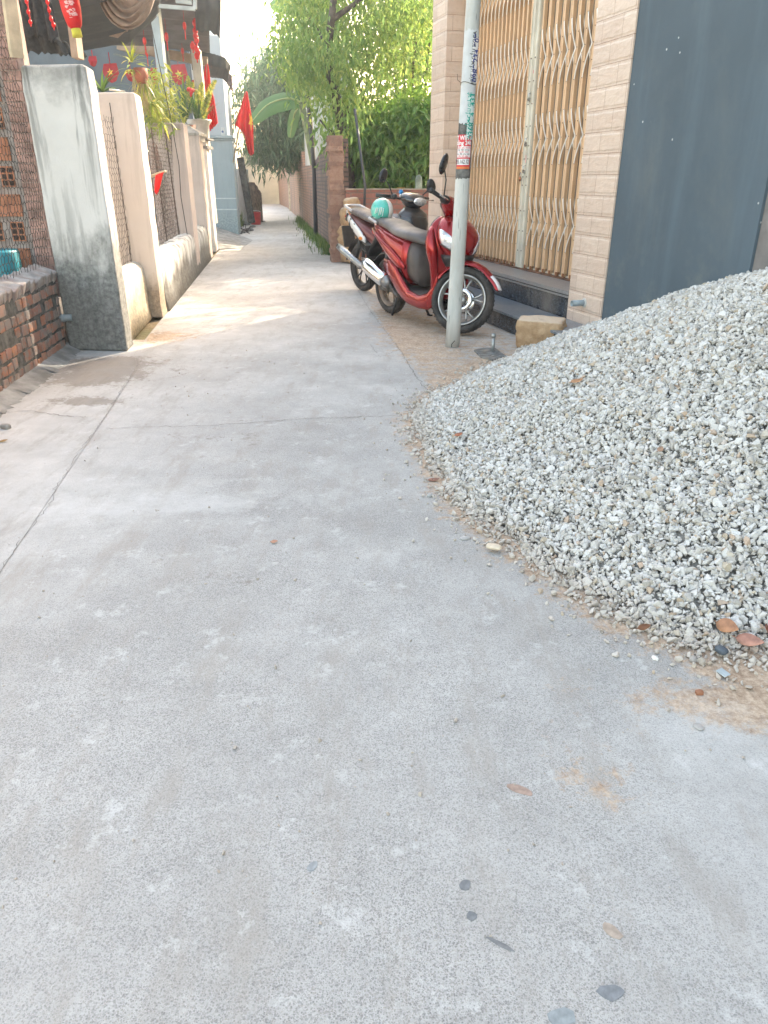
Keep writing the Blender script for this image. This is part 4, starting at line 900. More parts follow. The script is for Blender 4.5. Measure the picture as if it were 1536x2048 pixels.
# dark roof net over the porch (a real overhead sheet)
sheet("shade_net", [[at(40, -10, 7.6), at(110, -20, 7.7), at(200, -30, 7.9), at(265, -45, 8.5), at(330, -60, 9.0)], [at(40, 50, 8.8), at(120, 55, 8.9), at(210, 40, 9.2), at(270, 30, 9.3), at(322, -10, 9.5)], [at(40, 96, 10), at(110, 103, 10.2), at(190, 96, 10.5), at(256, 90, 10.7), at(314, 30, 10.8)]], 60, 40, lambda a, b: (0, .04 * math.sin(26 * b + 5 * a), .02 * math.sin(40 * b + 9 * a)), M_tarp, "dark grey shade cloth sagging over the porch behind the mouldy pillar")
sheet("shade_net", [[at(30, -40, 7.0), at(60, -40, 6.95), at(88, -40, 6.9)], [at(38, 60, 7.0), at(80, 60, 6.95), at(120, 90, 6.9)], [at(45, 100, 7.05), at(110, 112, 7.0), at(175, 118, 6.95)]], 20, 30, wv(.03, 20, 3), M_net, "loose edge of dark net hanging beside the pale timber stud")
# sunlit rolled bundle
sheet("tarpaulin_roll", [[at(258 + 62 * k * math.cos(q) - 6 * k, -62 + 122 * k * math.sin(q), 8.55 - .30 * math.cos(k * 1.5)) for q in np.linspace(math.pi * .97, math.pi * .03, 15)] for k in (.12, .3, .45, .6, .75, .88, 1.0)], 60, 48, lambda a, b: (0, -.035 * math.sin(b * 44 + 2 * math.sin(a * 5)), .012 * math.sin(b * 38 + a * 6)), M_tarpl, "sunlit sagging bundle of shade cloth in a sun-lightened brown under the canopy edge")
sheet("tarpaulin", [[at(218, 72, 9.4), at(255, 63, 9.3)], [at(236, 76, 9.4), at(258, 56, 9.3)]], 6, 6, lambda a, b: (0, 0, 0), M_tarpl, "small sunlit patch of cloth below the rolled bundle")
# big upper roof sheet (corrugated underside) over the porch and dropped side
M_roof = brick_mat("dark_roof_sheet", (.13, .13, .14), (.11, .11, .12), (.08, .08, .085), 4.0, .16, .02, None, rough=.7, bump=.6)
M_roofb = plain("brown_grey_sheet", (.20, .165, .15), .8, var=.25, scale=1.5)
sheet("porch_roof", [[at(150, -60, 12.0), at(300, -60, 12.2), at(430, -60, 12.6)], [at(170, 40, 14.0), at(300, 30, 14.4), at(418, 40, 15.0)], [at(180, 88, 16.5), at(300, 90, 16.8), at(420, 107, 17.2)]], 30, 40, lambda a, b: (0, 0, .035 * math.sin(b * 95)), plain("roof_sheet", (.17, .16, .165), .75, var=.2, scale=2), "dark corrugated roof sheet over the porch with red lanterns hung under it", "roof")
sheet("awning", [[at(388, -60, 12.8), at(420, -60, 12.9), at(441, -60, 13.0)], [at(390, 20, 12.9), at(424, 20, 13.0), at(441, 15, 13.1)], [at(392, 62, 13.2), at(418, 62, 13.2), at(439, 74, 13.3)]], 24, 20, lambda a, b: (0, .05 * math.sin(a * 9), .012 * math.sin(a * 24)), M_tarp, "dark awning cloth with a ragged edge hanging in front of the white house wall", "awning")
m = MB()
for (a, b) in (((316, -6), (390, -6)), ((390, -6), (390, 18)), ((316, 12), (390, 18)), ((352, 2), (384, 6))): m.tube([at(*a, 12.7), at(*b, 12.7)], .035, 4, smooth=False)
tag(m.build("window_frame", plain("pale_frame", (.42, .46, .48), .5)), "pale rectangular metal frame high under the awning", "frame")
beam("roof_beam", at(236, 90, 17.0), at(416, 124, 17.0), .16, .16, plain("tan_beam", (.34, .25, .18), .8), "tan timber beam across the porch below the corrugated roof", "beam")
# lower rounded awning
sheet("awning", [[at(380, 101, 16.9), at(425, 108, 17.0), at(450, 116, 17.1), at(462, 132, 17.4)], [at(382, 122, 17.0), at(425, 130, 17.0), at(452, 136, 17.2), at(458, 148, 17.5)], [at(384, 140, 17.2), at(420, 150, 17.3), at(445, 155, 17.5), at(455, 164, 17.8)], [at(400, 150, 18), at(425, 156, 18), at(445, 158, 18), at(454, 166, 18)]], 30, 24, wv(.01, 30, 2), M_tarp, "lower dark awning with a rounded end beside the blue grey column", "awning")
sheet("tarpaulin", [[at(455, 145, 18.0), at(464, 150, 18.0)], [at(454, 165, 18.0), at(465, 172, 18.0)], [at(463, 182, 18), at(467, 184, 18)]], 6, 12, lambda a, b: (0, 0, .03 * math.sin(b * 20)), plain("brown_cloth", (.20, .15, .14), .9), "ragged brown scrap of cloth hanging from the end of the lower awning")
# house body
lh = empty("porch_house", (-4.0, 20.6, 0), 0, "pale blue white house with a shaded porch behind the fence, hung with red decorations", "house")
M_hwall = paint_wall("porch_wall", (.20, .235, .26), (.12, .13, .13)); M_hwhite = paint_wall("bluish_white_wall", (.66, .70, .73), (.50, .53, .55))
m = MB(); m.span((-14, .0, 0), (-.75, .3, 6.5)); m.build("wall", plain("porch_back_wall", (.085, .11, .135), .85, var=.2, scale=1.2), lh)  # back wall coloured dark for the shade under the canopy
pA, pB = at(443, 0, 20.9), at(487, 420, 26.5)
m = MB(); fp = [(-.80, .32), (-.14, .32), (-.95, 6.3), (-14, 6.3), (-14, .32)]; m.prism(fp, 0, 7.2); m.build("wall", M_hwhite, lh)
m = MB(); m.span((-14, -14.3, .02), (-.3, -.02, .06)); m.build("porch_floor", M_slab, lh)
m = MB(); m.span((-14, -14.0, .0), (-5.2, -13.8, 3.3)); 
# blue grey gate column
cb = G(478, 470); bc = empty("gate_column", (cb.x, cb.y, 0), 0, "tall blue grey rendered gate column with a ledge and two white bands", "column")
M_bcol = stucco("blue_grey_render", (.265, .325, .36), (.23, .285, .32), (.13, .16, .17), .55, .3, .7, 4.0, .1)
X0 = at(428, 470, cb.y).x - cb.x
m = MB(); m.span((X0, 0, 0), (0, .34, 2.30)); m.build("shaft", M_bcol, bc, .01)
m = MB(); m.span((X0 - .08, -.06, 2.235), (.05, .40, 2.30)); m.span((X0 - .03, -.03, 2.19), (.02, .37, 2.232)); m.build("ledge", plain("ledge_render", (.28, .34, .37), .8), bc, .01)
m = MB(); m.span((X0 - .02, .02, 2.303), (-.10, .36, 4.4)); m.build("upper_shaft", stucco("upper_render", (.36, .40, .44), (.33, .37, .41), (.2, .22, .24), .1, .1, .1, 5, .1), bc, .01)
M_band = plain("white_band", (.50, .56, .58), .7)
m = MB(); m.span((X0 - .006, -.012, .86), (.008, -.001, .885)); m.build("band", M_band, bc); m = MB(); m.span((X0 - .006, -.012, .60), (.008, -.001, .625)); m.build("band", M_band, bc)
m = MB(); m.span((X0 - .40, .10, 0), (X0 - .002, .5, 2.30)); m.build("side_pier", stucco("pier_render", (.33, .385, .41), (.28, .33, .36), (.14, .16, .17), .5, .3, .7, 4.0, .1), bc, .01)
m = MB(); m.tube([(X0 - .14, .0, 2.30), (X0 - .20, .0, 3.3)], .085, 14); m.build("downpipe", plain("white_pipe", (.60, .64, .66), .5), bc)
# incense pot on the ledge
ip = Vector((cb.x + at(448, 297, cb.y).x - cb.x, cb.y + .05, 2.302)); io = empty("incense_pot", ip, 0, "small white and blue incense pot with red sticks on the column ledge", "incense pot")
m = MB(); m.lathe([(0, 0), (.05, 0), (.055, .06), (.05, .15), (.06, .17), (.05, .175), (.0, .16)], n=14); m.ball((-.0, -.05, .08), (.028, .012, .028), 1); m.build("pot", [plain("white_glaze", (.65, .68, .70), .2), plain("blue_glaze", (.05, .10, .25), .2)], io)
m = MB(); rr = random.Random(2)
for k in range(9): m.tube([(rr.uniform(-.02, .02), rr.uniform(-.02, .02), .14), (rr.uniform(-.07, .07), rr.uniform(-.02, .02), .36)], .006, 4)
m.build("incense_sticks", plain("red_sticks", (.45, .05, .05), .8), io)

# ================================================================ FLAGS, LANTERNS, HANGING CHARMS
M_flag = cloth_mat("red_flag_cloth", (.70, .018, .02), .35, .12, 6); M_star = cloth_mat("yellow_star", (.85, .55, .05), .3, .05)
M_stick = plain("bamboo_stick", (.40, .33, .24), .7)
def star(m, c, r, ax, ay, mi=1, off=None):
    V = []; 
    for k in range(10): q = math.pi / 2 + k * math.pi / 5; rr = r if k % 2 == 0 else r * .40; V.append(c + ax * math.cos(q) * rr + ay * math.sin(q) * rr)
    V.append(c); m.add(V, [(k, (k + 1) % 10, 10) for k in range(10)], mi)
def flag(base, tip, rows, label, star_uv=None, star_r=.1, nu=16, nv=14, amp=.05, waves=3, seed=0):
    root = empty("flag", base, 0, label, "flag", "red flags with yellow stars"); b = Vector(base)
    m = MB(); m.tube([Vector((0, 0, 0)), Vector(tip) - b], .016, 8); m.build("flag_pole", M_stick, root)
    A = [np.array([tuple(Vector(p) - b) for p in r]) for r in rows]
    def pt(u_, v):
        vv = v * (len(A) - 1); j = min(int(vv), len(A) - 2); row = A[j] * (1 - vv + j) + A[j + 1] * (vv - j); uu = u_ * (len(row) - 1); i = min(int(uu), len(row) - 2); p = row[i] * (1 - uu + i) + row[i + 1] * (uu - i)
        return Vector((p[0], p[1] + amp * math.sin(waves * math.pi * u_ * 2 + seed) * (.25 + v), p[2]))
    m = MB(); V = [pt(i / nu, j / nv) for j in range(nv + 1) for i in range(nu + 1)]; m.add(V, [(j * (nu + 1) + i, j * (nu + 1) + i + 1, (j + 1) * (nu + 1) + i + 1, (j + 1) * (nu + 1) + i) for j in range(nv) for i in range(nu)], 0, True)
    cl = m.build("cloth", M_flag, root, solid=.003)
    if star_uv:
        m = MB(); V = []; c_ = Vector(star_uv)
        for k in range(10): q = math.pi / 2 + k * math.pi / 5 + .3; rr = star_r if k % 2 == 0 else star_r * .42; V.append(pt(min(1, max(0, c_.x + math.cos(q) * rr)), min(1, max(0, c_.y + math.sin(q) * rr * .6))) + Vector((0, -.008, 0)))
        V.append(pt(*star_uv) + Vector((0, -.008, 0))); m.add(V, [(k, (k + 1) % 10, 10) for k in range(10)]); m.build("star", M_star, cl)
    return root
Yf = 18.6
flag(at(466, 325, 19.2), at(492, 184, Yf), [[at(490, 184, Yf), at(492, 182, Yf), at(495, 184, Yf)], [at(484, 205, Yf), at(492, 210, Yf), at(500, 215, Yf)], [at(470, 250, Yf), at(490, 262, Yf), at(506, 245, Yf)], [at(487, 262, Yf), at(497, 290, Yf), at(507, 285, Yf)], [at(495, 300, Yf), at(500, 312, Yf), at(508, 308, Yf)]], "red flag with a yellow star leaning out over the lane beyond the blue grey column", (.93, .46), .22, amp=.05)
Yf = 15.9
flag(at(414, 262, 16.0), at(414, 118, Yf), [[at(410, 132, Yf), at(414, 124, Yf), at(417, 132, Yf)], [at(408, 160, Yf), at(415, 165, Yf), at(423, 180, Yf)], [at(414, 210, Yf), at(424, 215, Yf), at(428, 195, Yf)], [at(414, 225, Yf), at(428, 250, Yf), at(436, 245, Yf)], [at(420, 262, Yf), at(426, 256, Yf), at(434, 248, Yf)]], "bright red flag hanging beside the white flowerpot on the gate pillar", None, amp=.04)
Yf = 8.35
flag(at(303, 352, 8.5), at(331, 343, Yf), [[at(311, 350, Yf), at(324, 345, Yf), at(328, 344, Yf)], [at(309, 368, Yf), at(319, 368, Yf), at(325, 352, Yf)], [at(309, 385, Yf), at(314, 390, Yf), at(319, 378, Yf)]], "small red paper flag tucked in the wire beside the peach pillar", None, amp=.012, nu=8, nv=8)
def hexflag(x, y, Y, r, lab, st=True):
    c = at(x, y, Y); r = r * .78; root = empty("hanging_pennant", c, 0, lab, "pennant", "red star pennants on the porch")
    m = MB(); V = []; 
    for k, (a, b) in enumerate([(-.8, .9), (.8, 1.0), (1.05, -.1), (.55, -.9), (-.1, -1.1), (-.7, -.8), (-1.05, .1)]): V.append((a * r, .02 * math.sin(k * 2), b * r * 1.05))
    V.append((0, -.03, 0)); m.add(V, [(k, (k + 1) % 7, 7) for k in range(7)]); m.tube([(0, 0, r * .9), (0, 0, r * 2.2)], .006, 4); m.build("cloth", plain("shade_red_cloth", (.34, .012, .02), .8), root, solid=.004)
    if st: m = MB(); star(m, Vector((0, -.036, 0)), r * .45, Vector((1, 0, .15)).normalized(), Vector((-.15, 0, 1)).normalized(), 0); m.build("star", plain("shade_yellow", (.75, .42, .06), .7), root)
for x, y, Y, r, lab, st in [(222, 145, 13.5, .16, "red star pennant hanging in the shade left of the hanging orchid", True), (358, 148, 19.0, .24, "red star pennant hanging between the two steel posts and the cream column", True), (315, 152, 18.0, .20, "red pennant partly behind the pale steel post", True), (186, 122, 12.5, .08, "tiny red pennant just above the mouldy pillar's right corner", False), (262, 150, 16.0, .12, "dark red pennant half hidden behind the hanging orchid", False), (394, 172, 19.0, .16, "red pennant low behind the cream column", False)]: hexflag(x, y, Y, r, lab, st)
M_lred = plain("lantern_red", (.72, .01, .012), .45, var=.1, scale=20, bump=.2); M_gold = plain("gold_trim", (.78, .58, .14), .35, .5); M_tas = plain("tassel_yellow", (.80, .72, .10), .8, bump=.8)
def lantern(x, y, Y, r, h, tass, label, tilt=0.0, big=False, group="small red lanterns under the porch roof"):
    c = at(x, y, Y); root = empty("lantern", c, 0, label, "lantern", group); root.rotation_euler = (0, tilt, 0)
    m = MB(); N = 24 if big else 10
    prof = [(r * (.55 + .45 * math.sin(math.pi * t) ** .6) if 0 < t < 1 else r * .5, h * (t - .5)) for t in np.linspace(0, 1, 17 if big else 9)]
    V = []; Fc = []
    for q, (rr, z) in enumerate(prof):
        for k in range(N * (2 if big else 1)): a = 2 * math.pi * k / (N * (2 if big else 1)); f = 1 - (.035 if k % 2 else 0) * big; V.append((rr * f * math.cos(a), rr * f * math.sin(a), z))
    K = N * (2 if big else 1)
    for q in range(len(prof) - 1):
        for k in range(K): Fc.append((q * K + k, q * K + (k + 1) % K, (q + 1) * K + (k + 1) % K, (q + 1) * K + k))
    m.add(V, Fc, 0, True); m.lathe([(0, -h / 2), (r * .5, -h / 2)], n=K); m.lathe([(0, h / 2), (r * .5, h / 2)], n=K); m.build("body", M_lred, root)
    if big:
        m = MB(); rr = random.Random(4)
        for k in range(70):   # raised gold brush strokes on the lantern's belly
            a = R_(270) + rr.uniform(-.1, .75); z = rr.uniform(-.10, .12); q = r * (.55 + .45 * math.sin(math.pi * (z / h + .5)) ** .6) + .0015
            m.box((q * math.cos(a), q * math.sin(a), z), (.004, rr.uniform(.006, .02), rr.uniform(.003, .012)), a, 0)
        m.build("gold_pattern", plain("pink_gold", (.85, .45, .42), .4), root)
    m = MB(); n = 26 if big else 6
    for k in range(n): a = 2 * math.pi * k / n; q = r * (.42 if big else .2); m.tube([(q * math.cos(a), q * math.sin(a), -h / 2), (q * 1.08 * math.cos(a), q * 1.08 * math.sin(a), -h / 2 - tass)], r * .06 if big else r * .14, 4)
    m.build("tassel", M_tas if big else M_lred, root)
    m = MB(); m.tube([(0, 0, h / 2), (0, 0, h / 2 + (.5 if big else h * 1.6))], .004, 4); m.build("string", plain("red_string", (.45, .03, .03), .8), root)
    return root
lantern(139, 4, 6.0, .066, .31, .05, "big glossy red lantern with yellow fringe in front of the brown timber post", -.10, True, None)
for x, y, Y, r, h, t_, lab in [(289, 82, 14, .032, .10, .14, "small red lantern just left of the pale steel post"), (333, 74, 14, .032, .12, .13, "small red lantern just right of the pale steel post"), (369, 52, 14, .03, .11, .13, "small red lantern highest up, below the pale metal frame"), (365, 102, 16.5, .03, .10, .12, "faint small lantern in front of the tan beam"), (331, 112, 16.5, .02, .05, .12, "tiny lantern close to the darker steel post"), (294, 110, 15, .02, .06, .14, "tiny lantern under the lantern left of the steel post")]: lantern(x, y, Y, r, h, t_, lab)
def charm_string(pts, Y, r, label):
    b = at(*pts[0], Y); root = empty("lantern_string", b, 0, label, "decoration"); P = [at(x, y, Y) - b for x, y in pts]
    m = MB(); m.tube(P, .005, 4); m.build("string", plain("red_string", (.45, .03, .03), .8), root); rr = random.Random(len(pts))
    for i, p in enumerate(P[1:]):
        m = MB(); o_ = Vector((rr.uniform(-.5, .5) * r, 0, 0)); m.ball(p + o_, (r, r * .8, r * 1.25), 0, 10, 8); m.lathe([(0, r * 1.2), (r * .4, r * 1.25), (r * .4, r * 1.5), (0, r * 1.5)], p + o_, 8)
        m.tube([p + o_ - Vector((0, 0, r)), p + o_ - Vector((0, 0, r * 2.2))], r * .25, 5); m.build("charm", M_lred, root)
charm_string([(390, 40), (390, 46), (391, 62), (393, 72), (391, 80), (388, 92), (393, 98), (394, 105), (396, 112)], 14.5, .045, "cluster of red lantern charms hung above the cream column")
charm_string([(92, -20), (94, 4), (97, 20), (101, 38), (105, 50)], 6.9, .016, "thin string of red charms left of the big lantern")
charm_string([(52, -20), (54, 3), (58, 24), (61, 44)], 6.6, .014, "string of red and gold charms beside the pale timber stud")

# ================================================================ RIGHT BRICK WALLS, FAR END OF THE LANE
def wall_run(name, pts, tops, th, mat, label, cat="brick wall", jag=.015, seed=1, lo=-.03):
    """pts: foot line points on the lane side; tops: height at each point; thickness goes to the right"""
    a, b = Vector((*pts[0], 0)), Vector((*pts[-1], 0)); ang = math.atan2(b.y - a.y, b.x - a.x); L_ = (b - a).length; rnd = random.Random(seed)
    ca, sa = math.cos(-ang), math.sin(-ang); loc = [((p[0] - a.x) * ca - (p[1] - a.y) * sa, (p[0] - a.x) * sa + (p[1] - a.y) * ca) for p in pts]
    n = max(4, int(L_ / .12)); rings = []
    for i in range(n + 1):
        x = L_ * i / n; y = np.interp(x, [l[0] for l in loc], [l[1] for l in loc]); h = np.interp(x, [l[0] for l in loc], tops) + rnd.uniform(-jag, jag)
        rings.append([Vector((x, y, lo)), Vector((x, y, h * .5)), Vector((x, y, h)), Vector((x, y - th, h)), Vector((x, y - th, lo))])
    m = MB(); m.loft(rings, 0, True, False); o = m.build(name, mat); o.location = a; o.rotation_euler = (0, 0, ang); return tag(o, label, cat)
M_bdark = brick_mat("dark_brick", (.27, .17, .14), (.19, .135, .125), (.09, .088, .085), .20, .075, .014, (.055, .058, .062), .75)  # darker bricks with near-black blotches
M_bmid = brick_mat("weathered_brick", (.42, .25, .19), (.30, .19, .16), (.18, .16, .145), .20, .075, .012, (.09, .085, .09), .6)
M_bfar = brick_mat("pink_brick", (.42, .25, .19), (.34, .20, .16), (.22, .17, .14), .20, .075, .012, (.17, .13, .12), .4)
M_bcross = brick_mat("red_brick", (.38, .15, .11), (.30, .115, .09), (.20, .15, .13), .22, .085, .010, (.22, .13, .10), .35)
RW = lambda Y: float(np.interp(Y, [13.3, 15.2, 18.5, 25, 30, 41], [-.675, -1.02, -1.54, -2.52, -3.3, -5.02]))
wall_run("brick_wall", [(-.80, 13.72), (RW(15.2), 15.2), (RW(17), 17), (RW(18.9), 18.9)], [1.92, 1.95, 1.86, 1.70], .2, M_bdark, "dark brick wall section nearest the rubble corner on the right of the lane", seed=2)
wall_run("brick_wall", [(RW(18.92), 18.92), (RW(23), 23), (RW(25.2), 25.2)], [1.62, 1.66, 1.68], .2, M_bmid, "middle brick wall section below the white house pillar, pink and grey", seed=3)
wall_run("brick_wall", [(RW(25.22), 25.22), (RW(30), 30), (RW(36), 36)], [2.12, 2.0, 1.92], .2, M_bmid, "farther brick wall section with greenery over its top", seed=4)
wall_run("brick_wall", [(RW(37.2), 37.2), (RW(41), 41), (-6.2, 47)], [1.9, 2.1, 2.6], .2, M_bfar, "pale pink brick wall at the bend where the lane ends", seed=5)
m = MB(); m.box((0, 0, 1.0), (.5, .5, 2.0), .17); m.box((.1, .9, .95), (.35, .35, 1.9), .17); o = m.build("wall_pier", plain("cream_pier", (.44, .38, .30), .9, var=.25, dirt=(.2, .17, .14))); o.location = (RW(36.6) + .2, 36.6, 0); tag(o, "cream rendered pier between the far brick walls", "pillar")
# corner pillar with broken bricks
t = NT("crumbling_brick"); n = t.noise(11, 7, .72); c = t.mix(t.ramp(n, [(.35, 0), (.65, 1)]), (.30, .17, .12), (.44, .29, .22)); c = t.mix(t.math('MULTIPLY', t.n.new('ShaderNodeNewGeometry').outputs['Random Per Island'], .55), c, (.20, .10, .075)); c = t.mix(t.ramp(t.noise(3, 6, .7), [(.5, 0), (.7, .7)]), c, (.16, .12, .11)); t.color(c); t.rough(.95); t.bump(n, 1.0, .05); M_crumb = t.mat
cp = empty("corner_pillar", (-.66, 13.32, 0), 0, "crumbling brick corner pillar where the lane wall meets the red brick garden wall", "pillar")
m = MB(); rnd = random.Random(8); z = 0
while z < 1.95:
    h = rnd.uniform(.06, .085); m.box((-.155 + rnd.gauss(0, .008), .20 + rnd.gauss(0, .01), z + h / 2), (.25 + rnd.gauss(0, .014), .40, h + .003), .15 + rnd.gauss(0, .02)); z += h
m.build("shaft", M_crumb, cp, .006)
cwl = empty("garden_wall", (-.66, 13.3, 0), 0, "low red brick garden wall closing the forecourt behind the motorbikes", "brick wall")
m = MB(); m.span((.02, 0, 0), (4.2, .2, 1.15)); m.build("wall", M_bcross, cwl); m = MB(); m.span((.02, -.02, 1.151), (4.2, .22, 1.17)); m.build("coping", plain("thin_coping", (.42, .34, .28), .9, var=.2), cwl)
for k, (px_, py_, s_, lab) in enumerate([(700, 505, (.17, .16, .17), "lowest rubble stone at the foot of the corner pillar"), (700, 470, (.18, .16, .15), "second rubble stone up, broad and orange brown, beside the garden wall"), (698, 435, (.15, .14, .15), "rubble stone third from the ground at the corner"), (703, 408, (.13, .12, .10), "topmost grey pink rubble stone beside the garden wall")]):
    o = rock(s_, 20 + k, M_lat2, "rubble_stone", at(px_, py_, 13.2), 3, .28, .6, k); tag(o, lab, "stone", "rubble stones stacked at the wall corner")
# black pipe on the lane wall
m = MB(); b = Vector((RW(18.9) - .05, 18.9, 0)); m.tube([(0, 0, 0), (.02, 0, 1.5), (-.06, 0, 2.9), (-.08, 0, 3.4)], .055, 10); o = m.build("black_pipe", plain("black_pipe", (.035, .04, .05), .5)); o.location = b; tag(o, "thin black pipe running up the brick wall of the lane", "pipe")
m = MB(); m.tube([(0, 0, 0), (.05, 0, 1.2), (-.1, 0, 2.3)], .022, 6); o = m.build("cable", plain("black_pipe", (.035, .04, .05), .5)); o.location = (-.36, 13.05, 0.02); tag(o, "dark cable running down beside the crumbling corner pillar", "cable")
# white house pillar above the wall
wp = empty("white_house", (RW(23) + .06, 23.2, 0), math.atan(.155), "narrow white rendered house end rising above the brick wall under the trees", "house")
m = MB(); m.span((0, -3.0, 0), (.9, 1.7, 4.15)); m.build("wall", plain("flaking_white_paint", (.60, .63, .66), .85, var=.15, scale=2, dirt=(.30, .31, .31), dirt_amt=.5), wp)
# grass along the wall foot
rng = np.random.default_rng(11)
def grass(name, n, fx, fy, h0, h1, mat, label, zf=None, w=.006, cat="grass"):
    x, y = fx(n), fy(n); x = x if not callable(x) else x(y); h = rng.uniform(h0, h1, n); a = rng.uniform(0, 6.28, n); l = rng.uniform(.1, .6, n) * h
    z0 = np.zeros(n) if zf is None else zf(x, y)
    p0 = np.stack([x, y, z0], -1); d = np.stack([np.cos(a), np.sin(a), 0 * a], -1); s_ = np.stack([-np.sin(a), np.cos(a), 0 * a], -1) * w
    p1 = p0 + d * l[:, None] * .4 + np.array([0, 0, 1]) * (h * .6)[:, None]; p2 = p0 + d * l[:, None] + np.array([0, 0, 1]) * h[:, None]
    V = np.stack([p0 - s_, p0 + s_, p1 + s_ * .8, p1 - s_ * .8, p2 + s_ * .1, p2 - s_ * .1], 1).reshape(-1, 3); b = np.arange(n)[:, None] * 6
    Fq = np.concatenate([b + [0, 1, 2, 3], b + [3, 2, 4, 5]]); o = np_mesh(name, V, Fq, mat, attr={'tone': np.repeat(rng.random(n), 6)}); return tag(o, label, cat, kind='stuff')
def leaf_mat(name, stops, tr=.45, rough=.45, tc=1.5):
    t = NT(name); a = t.attr('tone'); c = t.ramp(a, stops); c = t.mix(t.ramp(t.noise(.9, 4, .6, t.world()), [(.35, 0), (.65, .35)]), c, tuple(k * .55 for k in stops[0][1])); t.color(c); t.rough(rough); t.b.inputs['Specular IOR Level'].default_value = .35
    tr_ = t.n.new('ShaderNodeBsdfTranslucent'); h = t.n.new('ShaderNodeHueSaturation'); h.inputs['Hue'].default_value = .475; h.inputs['Saturation'].default_value = 1.1; h.inputs['Value'].default_value = tc; t.L(c, h.inputs['Color']); t.L(h.outputs[0], tr_.inputs[0])
    mx = t.n.new('ShaderNodeMixShader'); mx.inputs[0].default_value = tr; t.L(t.b.outputs[0], mx.inputs[1]); t.L(tr_.outputs[0], mx.inputs[2]); t.L(mx.outputs[0], t.out.inputs[0]); return t.mat
ML_light = leaf_mat("light_leaf", [(0, (.12, .23, .08)), (.5, (.21, .34, .11)), (.85, (.33, .43, .14)), (1, (.46, .50, .17))], .5)
ML_mid = leaf_mat("broad_leaf", [(0, (.08, .19, .05)), (.6, (.16, .30, .07)), (1, (.30, .42, .11))], .35)
ML_dark = leaf_mat("dark_leaf", [(0, (.05, .11, .07)), (.6, (.09, .17, .10)), (1, (.17, .26, .15))], .25, .4)
ML_grass = leaf_mat("grass_leaf", [(0, (.05, .12, .03)), (.6, (.10, .19, .05)), (1, (.2, .25, .08))], .3)
yy = lambda n: 14.6 + rng.random(n) ** 1.6 * 14
grass("grass", 2200, lambda n: (lambda y: np.interp(y, [13.3, 18.5, 30, 41], [-.675, -1.54, -3.3, -5.02]) - rng.exponential(.07, len(y)) - .01), yy, .04, .19, ML_grass, "weedy grass growing along the foot of the right brick wall", w=.008)

# ---- foliage
def leaves(centers, n_per, spread, L_, W_, droop, seed, up=.2, lvar=.35):
    """leaf quads folded on the midrib scattered round the centres; returns V, F, tone"""
    g_ = np.random.default_rng(seed); C = np.repeat(np.asarray(centers, float), n_per, 0); n = len(C)
    P = C + g_.normal(size=(n, 3)) * np.asarray(spread); az = g_.uniform(0, 2 * np.pi, n); el = np.clip(g_.normal(-droop, .45, n), -1.5, 1.3)
    d = np.stack([np.cos(az) * np.cos(el), np.sin(az) * np.cos(el), np.sin(el)], -1); s_ = np.stack([-np.sin(az), np.cos(az), np.zeros(n)], -1); ro = g_.normal(0, .6, n)
    nn = np.cross(d, s_); s_ = s_ * np.cos(ro)[:, None] + nn * np.sin(ro)[:, None]; nn = np.cross(d, s_)
    l = L_ * (1 + g_.uniform(-lvar, lvar, n)); w = W_ * l / L_
    a = P; m1 = P + d * (l * .45)[:, None] - nn * (w * .15)[:, None]; tip = P + d * l[:, None] + np.array([0, 0, -.18]) * l[:, None]; e1 = m1 + s_ * w[:, None] * .5 + nn * (w * .22)[:, None]; e2 = m1 - s_ * w[:, None] * .5 + nn * (w * .22)[:, None]
    V = np.stack([a, m1, tip, e1, e2], 1).reshape(-1, 3); b = np.arange(n)[:, None] * 5; Fc = np.concatenate([b + [0, 1, 3], b + [1, 2, 3], b + [0, 4, 1], b + [1, 4, 2]])
    tone = np.repeat(g_.random(n) * .55 + np.repeat(g_.random(len(centers)), n_per) * .45, 5); return V, Fc, tone
def crown_pts(c, r, n, seed, shell=.55, keep=None):
    g_ = np.random.default_rng(seed); d = g_.normal(size=(n * 2, 3)); d /= np.linalg.norm(d, axis=1)[:, None]; q = (shell + (1 - shell) * g_.random(n * 2)); P = np.asarray(c) + d * q[:, None] * np.asarray(r)
    if keep is not None: P = P[keep(P)]
    return P[:n]
def branch(m, a, b, r0, r1, seed, n=7, wob=.06, mi=0):
    rr = random.Random(seed); a, b = Vector(a), Vector(b); L_ = (b - a).length; P = [a.lerp(b, i / n) + (Vector((rr.gauss(0, wob), rr.gauss(0, wob), rr.gauss(0, wob * .3))) * L_ * .3 if 0 < i < n else Vector()) for i in range(n + 1)]; m.tube(P, [r0 + (r1 - r0) * i / n for i in range(n + 1)], 9, mi); return P
M_bark = plain("grey_bark", (.16, .13, .11), .95, var=.35, scale=10, bump=1.0, dirt=(.26, .24, .20)); M_barkd = plain("dark_bark", (.10, .085, .075), .95, var=.3, scale=10, bump=1.0)
def tree(name, base, label, crown, trunkfn, lm, bark=M_bark, cat="tree"):
    b = Vector(base); root = empty(name, b, 0, label, cat); m = MB(); trunkfn(m); m.v = [tuple(Vector(v) - b) for v in m.v]; m.build("trunk", bark, root)
    V = np.concatenate([c[0] for c in crown]); off = np.cumsum([0] + [len(c[0]) for c in crown[:-1]]); Fc = np.concatenate([c[1] + o_ for c, o_ in zip(crown, off)]); T = np.concatenate([c[2] for c in crown])
    np_mesh("crown", V - np.array(tuple(b)), Fc, lm, root, attr={'tone': T}); return root
